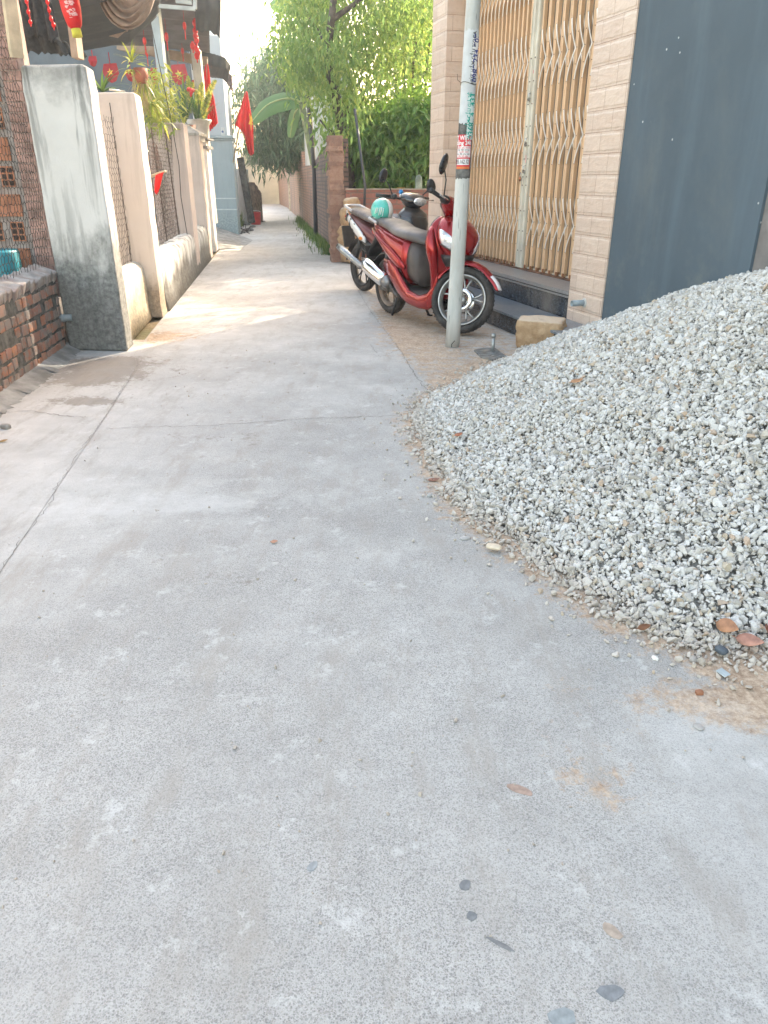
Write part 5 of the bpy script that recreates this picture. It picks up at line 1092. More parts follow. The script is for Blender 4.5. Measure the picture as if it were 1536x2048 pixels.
# A: light green climber-covered tree leaning over the wall
YA = 14.4; tA = [at(702, 330, YA) - Vector((0, 0, 1.35)), at(694, 300, YA), at(682, 235, YA), at(664, 165, YA), at(655, 100, YA - .1), at(663, 40, YA - .2), at(674, -60, YA - .4)]
def trA(m):
    m.tube(tA, [.12, .11, .10, .085, .07, .06, .045], 10); branch(m, tA[3], at(605, 130, YA + .5), .035, .012, 1); branch(m, tA[2], at(740, 130, YA + .8), .04, .012, 2); branch(m, tA[4], at(615, 25, YA + .4), .035, .012, 3); branch(m, tA[5], at(760, -30, YA), .05, .02, 4); branch(m, at(700, 330, YA), at(725, 170, YA + 1.2), .035, .012, 5)
    branch(m, tA[1], at(640, 240, YA - .5), .04, .015, 6)
def pixc(lst, Y, dy=.5, seed=0):
    g_ = np.random.default_rng(seed); return [tuple(at(x + g_.normal(0, 4), y + g_.normal(0, 4), Y + g_.normal(0, dy))) for x, y in lst]
def fill(poly, Y0, Y1, n, seed):
    """random points inside an outline seen at these depths: gives a crown its outline and real depth"""
    g_ = np.random.default_rng(seed); out_ = []; xs = [p[0] for p in poly]; ys_ = [p[1] for p in poly]
    while len(out_) < n:
        x, y = g_.uniform(min(xs), max(xs)), g_.uniform(min(ys_), max(ys_)); c = False; j = len(poly) - 1
        for i in range(len(poly)):
            if (poly[i][1] > y) != (poly[j][1] > y) and x < (poly[j][0] - poly[i][0]) * (y - poly[i][1]) / (poly[j][1] - poly[i][1]) + poly[i][0]: c = not c
            j = i
        if c: out_.append(tuple(at(x, y, g_.uniform(Y0, Y1))))
    return out_
cA = fill([(575, 20), (600, -140), (800, -140), (850, 0), (790, 130), (720, 200), (690, 240), (640, 210), (590, 140), (552, 90)], 14.2, 17.2, 520, 1)
cA2 = fill([(562, 90), (640, 60), (720, 120), (720, 250), (695, 270), (660, 300), (640, 250), (628, 190), (580, 150)], 13.7, 14.3, 62, 2)
rA = tree("leafy_tree", tA[0], "tall light green tree with hanging sprays leaning over the corner pillar", [leaves(cA, 27, (.20, .20, .17), .105, .045, .7, 1), leaves(cA2, 24, (.14, .14, .20), .11, .045, .9, 2)], trA, ML_light, M_barkd)
# B: dense broad-leaved bush behind the garden wall
cB = fill([(700, 225), (760, 205), (880, 200), (900, 390), (760, 392), (715, 350), (690, 290)], 14.6, 16.8, 360, 3); cB2 = fill([(690, 260), (870, 215), (880, 395), (735, 395), (700, 330)], 14.2, 14.9, 260, 4)
def trB(m):
    for k, (x, y) in enumerate([(770, 230), (820, 240), (845, 260), (740, 260)]): branch(m, (at(790, 380, 15.6).x + k * .1, 15.6, 0), at(x, y, 15.6), .04, .015, k + 20)
tree("broadleaf_bush", (.3, 15.6, 0), "dense bush with broad drooping green leaves filling the garden behind the low red wall", [leaves(cB, 26, (.18, .18, .16), .16, .060, .6, 3), leaves(cB2, 34, (.13, .13, .13), .165, .062, .65, 4)], trB, ML_mid, M_barkd, "bush")
# C: slender bare-stemmed saplings with yellow green foliage at the right
cC = fill([(760, 60), (800, -120), (900, -120), (900, 215), (790, 220), (755, 150)], 17.0, 19.0, 230, 5)
def trC(m):
    for k, (x0, x1, y1) in enumerate([(812, 835, 20), (818, 808, 60), (826, 862, 120), (806, 790, 90)]): branch(m, (at(x0, 230, 17.8).x, 17.8, 0), at(x1, y1 - 60, 17.8), .05, .02, k + 30, wob=.02)
tree("slender_tree", (at(815, 230, 17.8).x, 17.8, 0), "slender pale stemmed tree with yellow green leaves between the bush and the tiled house", [leaves(cC, 22, (.26, .26, .2), .13, .055, .5, 5)], trC, ML_light, M_bark)
# D: dark mango tree over the far lane
cD = fill([(480, 215), (500, 170), (520, 120), (560, 95), (640, 110), (660, 250), (620, 300), (600, 305), (560, 325), (530, 318), (505, 300), (512, 268), (540, 250), (500, 235)], 25.5, 30, 520, 6)
def trD(m):
    b0 = Vector((at(612, 330, 29).x, 29, 0)); branch(m, b0, at(600, 210, 29), .22, .12, 41); branch(m, at(600, 220, 29), at(520, 180, 28), .10, .03, 42); branch(m, at(600, 215, 29), at(560, 120, 28), .10, .03, 43); branch(m, at(602, 240, 29), at(540, 290, 27.5), .08, .03, 44)
tree("mango_tree", (at(612, 330, 29).x, 29, 0), "dark green mango tree with long narrow leaves drooping over the far part of the lane", [leaves(cD, 30, (.33, .33, .27), .27, .055, .75, 6)], trD, ML_dark, M_barkd)
# feathery bush over the far wall
cE = fill([(565, 300), (590, 265), (612, 262), (612, 300), (570, 330)], 26.5, 28.5, 70, 7)
tree("fern_bush", (at(600, 300, 27.5).x, 27.5, 0), "small bright green feathery bush spilling over the far brick wall", [leaves(cE, 40, (.22, .22, .18), .12, .02, .3, 7)], lambda m: branch(m, (at(600, 300, 27.5).x, 27.5, 0), at(595, 285, 27.5), .05, .02, 50), ML_grass, M_barkd, "bush")
# unseen tree added behind the tiled house, its crown shaped to shade the lane
cG = crown_pts((3.3, 15.4, 4.2), (2.5, 1.5, 1.5), 420, 9, .2) + 0
cG2 = crown_pts((3.4, 15.2, 6.35), (1.9, 1.2, .45), 75, 19, .1)  # sparse upper crown added to break the sun patch into dapples
tree("added_shade_tree", (3.6, 15.6, 0), "broad unseen tree added behind the tiled house to shade the lane", [leaves(cG, 24, (.3, .3, .24), .15, .07, .6, 9), leaves(cG2, 18, (.22, .22, .14), .13, .06, .4, 10)], lambda m: (branch(m, (3.6, 15.6, 0), (3.6, 15.6, 3.2), .16, .1, 60), branch(m, (3.6, 15.6, 2.6), (2.6, 15.2, 4.6), .09, .03, 61), branch(m, (3.6, 15.6, 2.8), (4.9, 16, 4.7), .09, .03, 62)), ML_mid, M_bark)
# banana plants
ML_ban = leaf_mat("banana_leaf", [(0, (.06, .15, .06)), (.5, (.09, .19, .08)), (1, (.14, .25, .10))], .3, .35)
def banana_leaf(m, pts, w, seed, tear=.0, side=1):
    rr = random.Random(seed); P = [Vector(p) for p in pts]; n = 26; Q = []
    for i in range(n + 1):
        t_ = i / n * (len(P) - 1); j = min(int(t_), len(P) - 2); f = t_ - j
        a0 = P[max(j - 1, 0)]; a1 = P[j]; a2 = P[j + 1]; a3 = P[min(j + 2, len(P) - 1)]
        Q.append(.5 * ((2 * a1) + (a2 - a0) * f + (2 * a0 - 5 * a1 + 4 * a2 - a3) * f * f + (3 * a1 - a0 - 3 * a2 + a3) * f ** 3))
    V = []
    for i, q in enumerate(Q):
        t_ = i / n; d = (Q[min(i + 1, n)] - Q[max(i - 1, 0)]).normalized(); view = Vector((q.x, q.y, q.z - CAM_H)).normalized(); s_ = d.cross(Vector((.15, -1, .25))).normalized(); ww = w * (math.sin(math.pi * min(1, t_ * .93 + .05)) ** .55) * (1 + .04 * rr.uniform(-1, 1)); up = Vector((0, .3, -.25)) * ww
        V += [q + s_ * ww + up, q + s_ * ww * .5 + up * .3, q, q - s_ * ww * .5 + up * .3, q - s_ * ww + up]
    m.add(V, [(5 * i + k, 5 * i + k + 1, 5 * i + 6 + k, 5 * i + 5 + k) for i in range(n) for k in range(4)], 0, True); m.tube(Q, [.03 * (1 - .8 * i / n) + .004 for i in range(n + 1)], 5, 1)
def banana(name, base, leaves_, label):
    root = empty(name, base, 0, label, "banana plant"); b = Vector(base); m = MB(); top = Vector(leaves_[0][0][0]); m.tube([Vector((0, 0, 0)), (top - b) * .5, top - b], [.13, .11, .08], 12); m.build("trunk", plain("banana_stem", (.20, .24, .10), .7, var=.3), root)
    for i, (pts, w) in enumerate(leaves_):
        m = MB(); banana_leaf(m, [Vector(p) - b for p in pts], w, i); o = m.build("leaf", [ML_ban, plain("leaf_rib", (.30, .36, .14), .5)], root); a = o.data.attributes.new('tone', 'FLOAT', 'POINT'); a.data.foreach_set('value', np.full(len(o.data.vertices), .2 + .25 * i % 1, np.float32))
YB = 21.5
banana("banana_plant", (at(650, 250, YB).x, YB, 0), [([at(603, 205, YB), at(575, 197, YB - .2), at(535, 210, YB - .5), at(502, 245, YB - .9)], .22), ([at(603, 205, YB), at(600, 180, YB), at(592, 165, YB - .1), at(574, 158, YB - .3)], .20), ([at(603, 205, YB), at(590, 225, YB + .4), at(584, 250, YB + .5), at(580, 275, YB + .6)], .14), ([at(603, 205, YB), at(640, 190, YB), at(665, 215, YB - .3), at(672, 245, YB - .4)], .20)], "banana plant with one broad leaf arching left across the lane beyond the flag")
YB = 20.5
banana("banana_plant", (at(838, 200, YB).x, YB, 0), [([at(838, 150, YB), at(828, 80, YB), at(812, 30, YB), at(790, -10, YB)], .30), ([at(838, 150, YB), at(848, 70, YB), at(862, 40, YB), at(885, 10, YB)], .34), ([at(838, 150, YB), at(832, 60, YB), at(822, -20, YB + .2), at(800, -80, YB)], .33), ([at(838, 150, YB), at(800, 110, YB), at(778, 110, YB), at(760, 135, YB)], .28), ([at(838, 150, YB), at(850, 90, YB + .4), at(850, 0, YB + .6), at(846, -80, YB + .6)], .3)], "tall banana plant behind the slender trees beside the tiled house")
YB = 22
banana("banana_plant", (at(560, 60, YB).x + 1.6, YB, 0), [([at(640, 40, YB), at(600, 10, YB), at(565, 5, YB - .2), at(540, 12, YB - .3)], .22), ([at(640, 40, YB), at(625, -20, YB), at(600, -60, YB), at(570, -70, YB)], .25)], "banana plant whose leaf tip shows high against the sky left of the light tree")
# climbing dry stems under tree A
m = MB(); 
for k in range(9): a = at(700 + k * 5, 385, 14.4 + k * .1); b = at(690 + k * 7, 255 + (k % 3) * 10, 14.6); branch(m, a, b, .018, .008, 70 + k, wob=.05)
tag(m.build("dry_stems", plain("dry_brown_stem", (.22, .13, .10), .9, var=.3)), "bundle of dry brown climbing stems beside the crumbling pillar", "stems")
o = rock((.06, .06, .17), 44, plain("weathered_post", (.30, .36, .30), .9, var=.3), "post_stub", at(837, 372, 13.45), 3, .12, .5); tag(o, "stubby grey green post standing on the garden wall", "post")

# ---- far end: cream buildings
M_cream = plain("cream_wall", (.62, .54, .40), .9, var=.12, scale=1.2, dirt=(.45, .38, .27))
fe = empty("cream_house", (-7.0, 47.5, 0), 0, "cream house closing the end of the lane, brown roof edge, dark vent strip", "house")
m = MB(); m.span((-1.2, 0, 0), (1.6, 4, 2.75)); m.build("wall", M_cream, fe)
m = MB(); m.span((-1.3, -.35, 2.76), (1.7, 4.2, 2.98)); m.build("roof", plain("brown_tile", (.30, .19, .14), .9, var=.3), fe)
m = MB(); m.span((-1.1, -.05, 2.12), (1.0, -.002, 2.52)); 
for k in (.0, .42): m.box((-.15 + k * 1.1, -.06, 2.33), (.12, .02, .12), 0, 1)
m.build("vent_strip", [plain("dark_strip", (.10, .10, .10), .7), plain("vent_hole", (.8, .78, .7), .8)], fe)
bh = empty("cream_house", (-9.2, 43, 0), 0, "taller cream house wall behind the red flag", "house"); m = MB(); m.span((-5, 0, 0), (1.05, 5, 5.2)); m.build("wall", M_cream, bh)
m = MB(); b = at(500, 300, 33); m.tube([at(497, 285, 33) - b, at(492, 330, 33) - b], .05, 6); m.tube([at(484, 262, 32) - b, at(497, 292, 33) - b], .05, 6)
o = m.build("bracket_pole", plain("grey_green_pole", (.33, .34, .27), .8)); o.location = b; tag(o, "thin slanting grey pole against the cream wall behind the flag", "pole")
# house side piece and white low house behind the column
sh = empty("white_annex", (-4.55, 24.0, 0), 0, "small bluish white annex wall with a barred opening beyond the gate column", "building")
m = MB(); m.span((-2, 0, 0), (-.0, 3, 1.62)); m.build("wall", M_hwhite, sh)
m = MB(); 
for k in range(8): m.span((-.66 + k * .085, -.10, .75), (-.645 + k * .085, -.085, 1.22))
m.span((-.7, -.105, 1.21), (-.02, -.08, 1.235)); m.span((-.7, -.105, .74), (-.02, -.08, .76)); m.build("grille", plain("black_grille", (.05, .055, .06), .6), sh)
m = MB(); m.tube([(-.12, -.08, 1.9), (-.12, -.08, .3)], .04, 8); m.build("downpipe", plain("white_pipe", (.60, .64, .66), .5), sh)
beam("dark_post", at(480, 315, 24.5), at(504, 446, 24.5), .19, .19, plain("charred_wood", (.045, .055, .06), .8, var=.5, scale=14, dirt=(.22, .24, .24), dirt_amt=.4), "leaning blackened square post beside the red pail")
wall_run("brick_stack", [(-4.72, 26.2), (-4.62, 26.9)], [1.25, .9], .5, plain("brown_rubble", (.26, .19, .15), .95, var=.35, scale=8, bump=1), "brown crumbling stub of brickwork behind the red pail", "brick stack", .05, 7)
pc = at(512, 440, 25.0); pc.z = 0; pc = G(512, 449); pl_ = empty("pail", pc, 0, "bright red plastic pail standing at the left edge of the far lane", "pail")
m = MB(); m.lathe([(0, 0), (.15, 0), (.18, .36), (.19, .37), (.17, .37), (.145, .02), (0, .02)], n=20); m.build("body", plain("red_plastic", (.72, .02, .03), .4), pl_)
m = MB(); m.tube([(.18 * math.cos(a), .0, .36 + .0 + .18 * math.sin(a) * .3) for a in np.linspace(0, math.pi, 10)], .008, 5); m.build("handle", plain("white_pipe", (.60, .64, .66), .5), pl_)
for k, (x, y, s_, lab) in enumerate([(487, 450, (.20, .16, .10), "grey rubble lump at the foot of the gate column"), (497, 462, (.16, .12, .08), "flat rubble lump in front of the red pail"), (484, 466, (.14, .10, .07), "nearest small rubble lump by the gate column"), (505, 455, (.10, .08, .05), "small rubble piece between the pail and the lane"), (527, 444, (.07, .06, .05), "dark stone on the lane right of the red pail")]):
    o = rock(s_, 30 + k, plain("grey_rubble", (.26, .27, .27), .95, var=.4, scale=10), "rubble", G(x, y), 2, .25, .5, k); tag(o, lab, "stone", "rubble lumps beyond the gate")
m = MB(); 
for k in range(14): rr = random.Random(k); a = G(488 + rr.uniform(-8, 12), 462 + rr.uniform(-8, 8)); m.tube([a + Vector((0, 0, .02)), a + Vector((rr.uniform(-.2, .2), rr.uniform(-.2, .2), rr.uniform(.03, .2)))], .012, 4)
tag(m.build("twigs", plain("dark_cable", (.05, .045, .045), .7)), "tangle of dark twigs and scraps on the rubble by the gate", "debris", kind='stuff')
yl = lambda n: 23 + rng.random(n) * 1.5
grass("weeds", 500, lambda n: rng.uniform(-4.75, -4.35, n), yl, .1, .5, ML_grass, "green weeds behind the gate column near the barred opening", w=.012, cat="weeds")

# ================================================================ PLANTS ON THE LEFT
ML_orch = leaf_mat("orchid_leaf", [(0, (.12, .20, .04)), (.5, (.24, .30, .06)), (1, (.48, .46, .12))], .3); ML_pot = leaf_mat("pot_leaf", [(0, (.04, .10, .03)), (.6, (.07, .17, .045)), (1, (.16, .27, .07))], .25)
def strap_leaves(c, n, L0, L1, w, el0, el1, droop, seed, az0=0, az1=6.28):
    g_ = random.Random(seed); V = []; Fc = []; T = []; c = Vector(c)
    for k in range(n):
        az = g_.uniform(az0, az1); el = g_.uniform(el0, el1); l = g_.uniform(L0, L1); d = Vector((math.cos(az) * math.cos(el), math.sin(az) * math.cos(el), math.sin(el))); s_ = Vector((-math.sin(az), math.cos(az), 0)); p = c + d * .01; n0 = len(V); tone = g_.random(); m_ = 7
        for i in range(m_ + 1):
            t_ = i / m_; ww = w * (1 - t_ ** 2.2) + .0008; V += [tuple(p - s_ * ww), tuple(p + s_ * ww)]; T += [tone, tone]; p = p + d * (l / m_); d = (d + Vector((0, 0, -droop / m_))).normalized()
        Fc += [(n0 + 2 * i, n0 + 2 * i + 1, n0 + 2 * i + 3, n0 + 2 * i + 2) for i in range(m_)]
    return np.array(V), np.array(Fc), np.array(T)
def plant(name, base, parts, mat, label, cat="plant", extra=None):
    root = empty(name, base, 0, label, cat); b = np.array(tuple(base)); off = 0; Vs = []; Fs_ = []; Ts = []
    for V, Fc, T in parts: Vs.append(V - b); Fs_.append(Fc + off); Ts.append(T); off += len(V)
    np_mesh("leaves", np.concatenate(Vs), np.concatenate(Fs_), mat, root, attr={'tone': np.concatenate(Ts)}, smooth=True); return root
oc = at(282, 152, 8.8); q = plant("hanging_orchid", oc, [strap_leaves(oc + Vector((-.08, 0, .12)), 20, .13, .24, .009, .2, 1.4, 1.0, 1), strap_leaves(oc + Vector((-.1, 0, .04)), 12, .13, .20, .010, -.3, .5, 1.6, 2), strap_leaves(oc + Vector((.02, 0, -.06)), 20, .12, .24, .009, -1.2, .2, 1.5, 3), strap_leaves(oc + Vector((.08, 0, -.25)), 24, .11, .22, .009, -1.0, .6, 1.6, 4), strap_leaves(oc + Vector((.16, 0, -.42)), 18, .11, .22, .009, -1.0, .8, 1.6, 5)], ML_orch, "orchid with long yellow green strap leaves hanging from a round terracotta pot", "orchid")
m = MB(); m.lathe([(0, -.07), (.05, -.07), (.075, 0), (.07, .07), (.0, .07)], n=16); m.build("pot", plain("terracotta", (.36, .13, .08), .8, var=.25), q)
m = MB(); rr = random.Random(3)
for k in range(40): a = Vector((rr.uniform(-.09, .07), rr.uniform(-.05, .05), rr.uniform(-.05, .08))); m.tube([a, a + Vector((rr.gauss(0, .03), 0, -.15)), a + Vector((rr.gauss(0, .05), 0, rr.uniform(-.25, -.4)))], .003, 4)
m.build("roots", plain("dry_root", (.42, .36, .22), .9), q)
wpz = Vector((-3.30, 15.35, 2.016)); 
pc = at(399, 262, 15.55); pc.z = 2.0
q = plant("potted_plant", pc, [strap_leaves(pc + Vector((-.05, 0, .30)), 34, .45, .80, .012, 1.0, 1.5, .35, 11), strap_leaves(pc + Vector((.10, 0, .30)), 22, .35, .6, .014, .7, 1.4, .7, 12)], ML_pot, "spiky green leaves growing in the white flowerpot on the gate pillar", "potted plant")
m = MB(); m.lathe([(0, 0), (.14, 0), (.17, .10), (.19, .24), (.235, .30), (.235, .33), (.20, .33), (.19, .28), (0, .28)], n=24); m.build("pot", plain("white_pot", (.62, .60, .58), .5, dirt=(.4, .38, .35)), q)
pc2 = at(362, 232, 14.0); pc2.z = 2.03; 
pc2 = at(370, 240, 15.0); q = plant("potted_plant", pc2, [strap_leaves(pc2 + Vector((0, 0, -.05)), 50, .45, .85, .012, .8, 1.5, .4, 13), strap_leaves(pc2 + Vector((.25, 0, .02)), 26, .25, .5, .014, .3, 1.4, .6, 14)], ML_pot, "fan of upright blade leaves behind the pyramid capped pillar", "potted plant")
m = MB(); m.lathe([(0, -.35), (.13, -.35), (.18, -.08), (.0, -.08)], n=16); m.build("pot", plain("terracotta", (.36, .13, .08), .8, var=.25), q)
def fern_blade(a, b, w, seed):
    a, b = Vector(a), Vector(b); V = []; Fc = []; T = []; n = 26; g_ = random.Random(seed)
    for i in range(n):
        t_ = i / n; p = a.lerp(b, t_) + Vector((0, 0, .06 * math.sin(t_ * 3.1))); d = (b - a).normalized(); s_ = d.cross(Vector((0, 1, 0))).normalized(); l = w * math.sin(math.pi * (.12 + .85 * t_)) ** .6
        for sg in (-1, 1): q_ = p + s_ * sg * l + d * l * .5 + Vector((0, g_.gauss(0, .02), 0)); n0 = len(V); V += [tuple(p - d * .018), tuple(p + d * .018), tuple(q_)]; T += [g_.random()] * 3; Fc.append((n0, n0 + 1, n0 + 2))
    return np.array(V), np.array(Fc), np.array(T)
def fern(pairs, Y, label, seed):
    b = at(*pairs[0][0], Y); root = empty("fern", b, 0, label, "fern"); parts = [fern_blade(at(*a, Y) - b, at(*c, Y) - b, w, seed + i) for i, (a, c, w) in enumerate(pairs)]; off = 0; V = []; Fc = []; T = []
    for v, f, t_ in parts: V.append(v); Fc.append(f + off); T.append(t_); off += len(v)
    np_mesh("fronds", np.concatenate(V), np.concatenate(Fc), ML_orch, root, attr={'tone': np.concatenate(T)})
fern([((404, 232), (432, 160), .075), ((402, 228), (404, 165), .07), ((408, 236), (420, 190), .07), ((400, 235), (392, 180), .06)], 15.3, "bright serrated fern fronds curving up beside the red flag on the gate pillar", 1)
fern([((380, 215), (376, 152), .06), ((378, 215), (386, 165), .06), ((382, 225), (368, 180), .05)], 15.4, "yellow green fern fronds rising above the blade leaved plant", 5)
m = MB(); rr = random.Random(9); c = at(381, 182, 15.2)
for k in range(14): m.ball((rr.gauss(0, .03), rr.gauss(0, .02), rr.gauss(0, .03)), (.03, .015, .025), 0, 6, 4, Matrix.Rotation(rr.uniform(0, 3), 3, 'Y'))
o = m.build("red_flower", plain("petal_red", (.75, .02, .03), .6)); o.location = c; tag(o, "single bright red flower among the potted plant leaves", "flower")
bb = at(320, 235, 12.5); g1 = leaves(fill([(285, 160), (300, 150), (345, 165), (350, 250), (300, 262), (280, 230)], 11.5, 13.2, 60, 21), 16, (.10, .10, .10), .14, .035, .3, 22)
root = empty("porch_shrub", bb, 0, "leafy green shrub in the porch behind the fence, below the hanging orchid", "shrub"); np_mesh("leaves", g1[0] - np.array(tuple(bb)), g1[1], ML_orch, root, attr={'tone': g1[2]})
bb = at(210, 175, 9.5); g1 = strap_leaves(at(205, 185, 9.5), 18, .25, .42, .014, .3, 1.2, 1.2, 31); root = empty("porch_shrub", bb, 0, "arching green leaves peeping out just right of the mouldy pillar top", "shrub"); np_mesh("leaves", g1[0] - np.array(tuple(bb)), g1[1], ML_pot, root, attr={'tone': g1[2]})

# ================================================================ MOTORBIKES
def paint(name, c, coat=1.0, rough=.28, dust=.28, metal=.15):
    t = NT(name); n = t.noise(3, 5, .6); nz = t.sep(t.n.new('ShaderNodeNewGeometry').outputs['Normal'])[2]
    up = t.math('MULTIPLY', t.ramp(nz, [(.2, .0), (.95, 1)]), t.ramp(n, [(.35, .5), (.65, 1)])); low = t.ramp(t.sep(t.P())[2], [(.18, .8), (.42, 0)])
    d = t.math('MULTIPLY', t.math('MAXIMUM', t.math('MULTIPLY', up, 1.0), low), dust); cc = t.mix(d, c, (.42, .35, .30)); t.color(cc); t.rough(t.math('ADD', rough, t.math('MULTIPLY', d, .5))); t.b.inputs['Coat Weight'].default_value = coat; t.b.inputs['Coat Roughness'].default_value = .07; t.b.inputs['Metallic'].default_value = metal; return t.mat
M_mred = paint("metallic_dark_red", (.27, .003, .006), .45, .2, .06, .6); M_mblk = paint("gloss_black", (.012, .013, .016), .8, .25, .2); M_mwht = paint("gloss_white", (.62, .63, .65), .8, .3, .15); M_mred2 = paint("bright_red_paint", (.11, .006, .008), .4, .3, .2, .4)
M_seat = plain("seat_vinyl", (.11, .10, .10), .5, var=.2, scale=5, bump=.3, dirt=(.26, .23, .21), dirt_amt=.8); M_gpl = plain("grey_brown_plastic", (.085, .070, .066), .5, var=.2, scale=5, bump=.2, dirt=(.20, .16, .13), dirt_amt=.5)
M_bpl = plain("black_plastic", (.022, .022, .024), .5, var=.3, scale=12, bump=.2, dirt=(.10, .09, .08), dirt_amt=.5); M_tyre = plain("tyre_rubber", (.035, .033, .032), .85, var=.3, scale=12, bump=.6, dirt=(.17, .14, .12), dirt_amt=.6)
M_alu = plain("cast_aluminium", (.50, .50, .49), .35, .85, var=.2, scale=10, dirt=(.25, .20, .16), dirt_amt=.5); M_chr = plain("chrome", (.72, .73, .74), .12, 1.0, var=.06, scale=6, bump=.05, dirt=(.35, .30, .26), dirt_amt=.25); M_eng = plain("engine_metal", (.15, .145, .14), .5, .6, var=.35, scale=14, bump=.5, dirt=(.16, .11, .08), dirt_amt=.6)
M_lens = NT("headlamp_lens"); c = M_lens.ramp(M_lens.vor(22, out=1), [(0, (.25, .28, .32)), (.5, (.65, .68, .72)), (1, (.9, .92, .95))]); M_lens.color(c); M_lens.rough(.08); M_lens.b.inputs['Coat Weight'].default_value = 1; M_lens.b.inputs['Metallic'].default_value = .5; M_lens.bump(M_lens.vor(30), .5, .01); M_lens = M_lens.mat
M_mirr = plain("mirror_shell", (.020, .022, .026), .25, bump=0)
def xring(x, cz, hw, hh, n=20, e=2.4, pitch=0.0, cy=0.0):
    out_ = []
    for k in range(n):
        a = 2 * math.pi * k / n; c_, s_ = math.cos(a), math.sin(a); y = hw * math.copysign(abs(c_) ** (2 / e), c_); z = hh * math.copysign(abs(s_) ** (2 / e), s_); out_.append(Vector((x - z * math.sin(pitch), cy + y, cz + z * math.cos(pitch))))
    return out_
def wheel(parent, c, R, tr, T, name="wheel", spokes=5, disc=True, M_rim=None):
    """cast wheel: tyre, rim with spokes, brake disc"""
    w = empty(name, (0, 0, 0)); w.parent = parent; M_rim = M_rim or M_alu; RX = Matrix.Rotation(R_(90), 3, 'X')
    def mb(): m = MB(); m.T = T; return m
    m = mb(); prof = []
    for k in range(16): a = 2 * math.pi * k / 16; prof.append((R - tr * .74 + tr * .74 * math.cos(a), tr * 1.02 * math.sin(a)))
    m.lathe(prof, c, 64, RX, closed=True)
    for k in range(48):   # tread blocks
        a = 2 * math.pi * k / 48; q = Vector((math.cos(a), 0, math.sin(a)))
        for sg in (-1, 1): m.box(Vector(c) + q * (R - .0045) + Vector((0, sg * tr * .36, 0)), (.008, tr * .5, .012), 0, 0, Matrix.Rotation(-a, 3, 'Y') @ Matrix.Rotation(sg * .5, 3, 'X'))
    m.build("tyre", M_tyre, w)
    m = mb(); ri = R - tr * 1.48 - .018
    m.lathe([(ri + .008, -.036), (ri + .018, -.040), (ri + .024, -.030), (ri + .006, -.018), (ri + .006, .018), (ri + .024, .030), (ri + .018, .040), (ri + .008, .036), (ri - .010, .012), (ri - .010, -.012)], c, 56, RX, closed=True)
    m.lathe([(0, -.04), (.028, -.04), (.035, -.02), (.035, .02), (.028, .04), (0, .04)], c, 24, RX)
    for k in range(spokes):
        for sg in (-1, 1):
            a0 = 2 * math.pi * k / spokes + .25; a1 = a0 + sg * .20; P = []
            for i in range(6): t_ = i / 5; rr = .028 + (ri - .012 - .028) * t_; a = a0 + (a1 - a0) * t_ ** 1.5; P.append(Vector(c) + Vector((rr * math.cos(a), 0, rr * math.sin(a))))
            m.tube(P, [.011, .010, .0085, .008, .008, .011], 8, flat=1.0)
    m.build("rim", M_rim, w)
    if disc:
        m = mb(); RY = RX
        m.lathe([(.055, -.052), (.100, -.052), (.100, -.048), (.055, -.048)], c, 40, RY, closed=True)
        for k in range(5): a = k * 1.257; m.tube([Vector(c) + Vector((.02 * math.cos(a), .05, .02 * math.sin(a))), Vector(c) + Vector((.06 * math.cos(a + .5), .05, .06 * math.sin(a + .5)))], .006, 5)
        m.lathe([(.055, .050), (.100, .050), (.100, .054), (.055, .054)], c, 40, RY, closed=True)
        m.build("brake_disc", M_chr, w)
    return w
def steer(axis_p, axis_d, ang): return Matrix.Translation(axis_p) @ Matrix.Rotation(ang, 4, axis_d.normalized()) @ Matrix.Translation(-axis_p)
def mirror_(m, p, q, sz, rot, T):
    m.tube([p, p.lerp(q, .5) + Vector((.02, 0, 0)), q], .006, 6, 1); rr = Matrix.Rotation(rot[0], 3, 'Z') @ Matrix.Rotation(rot[1], 3, 'X') @ Matrix.Rotation(rot[2], 3, 'Y')
    rings = []
    for (t_, k) in ((-.014, .82), (-.006, .98), (.004, 1.0), (.016, .85), (.024, .5)):
        R1 = []
        for a in np.linspace(0, 2 * math.pi, 18, endpoint=False):
            c_, s_ = math.cos(a), math.sin(a); y = sz[0] * math.copysign(abs(c_) ** .8, c_) * (1 - .22 * s_); z = sz[1] * math.copysign(abs(s_) ** .85, s_); R1.append(q + rr @ Vector((t_, y * k, z * k)))
        rings.append(R1)
    m.loft(rings, 0)

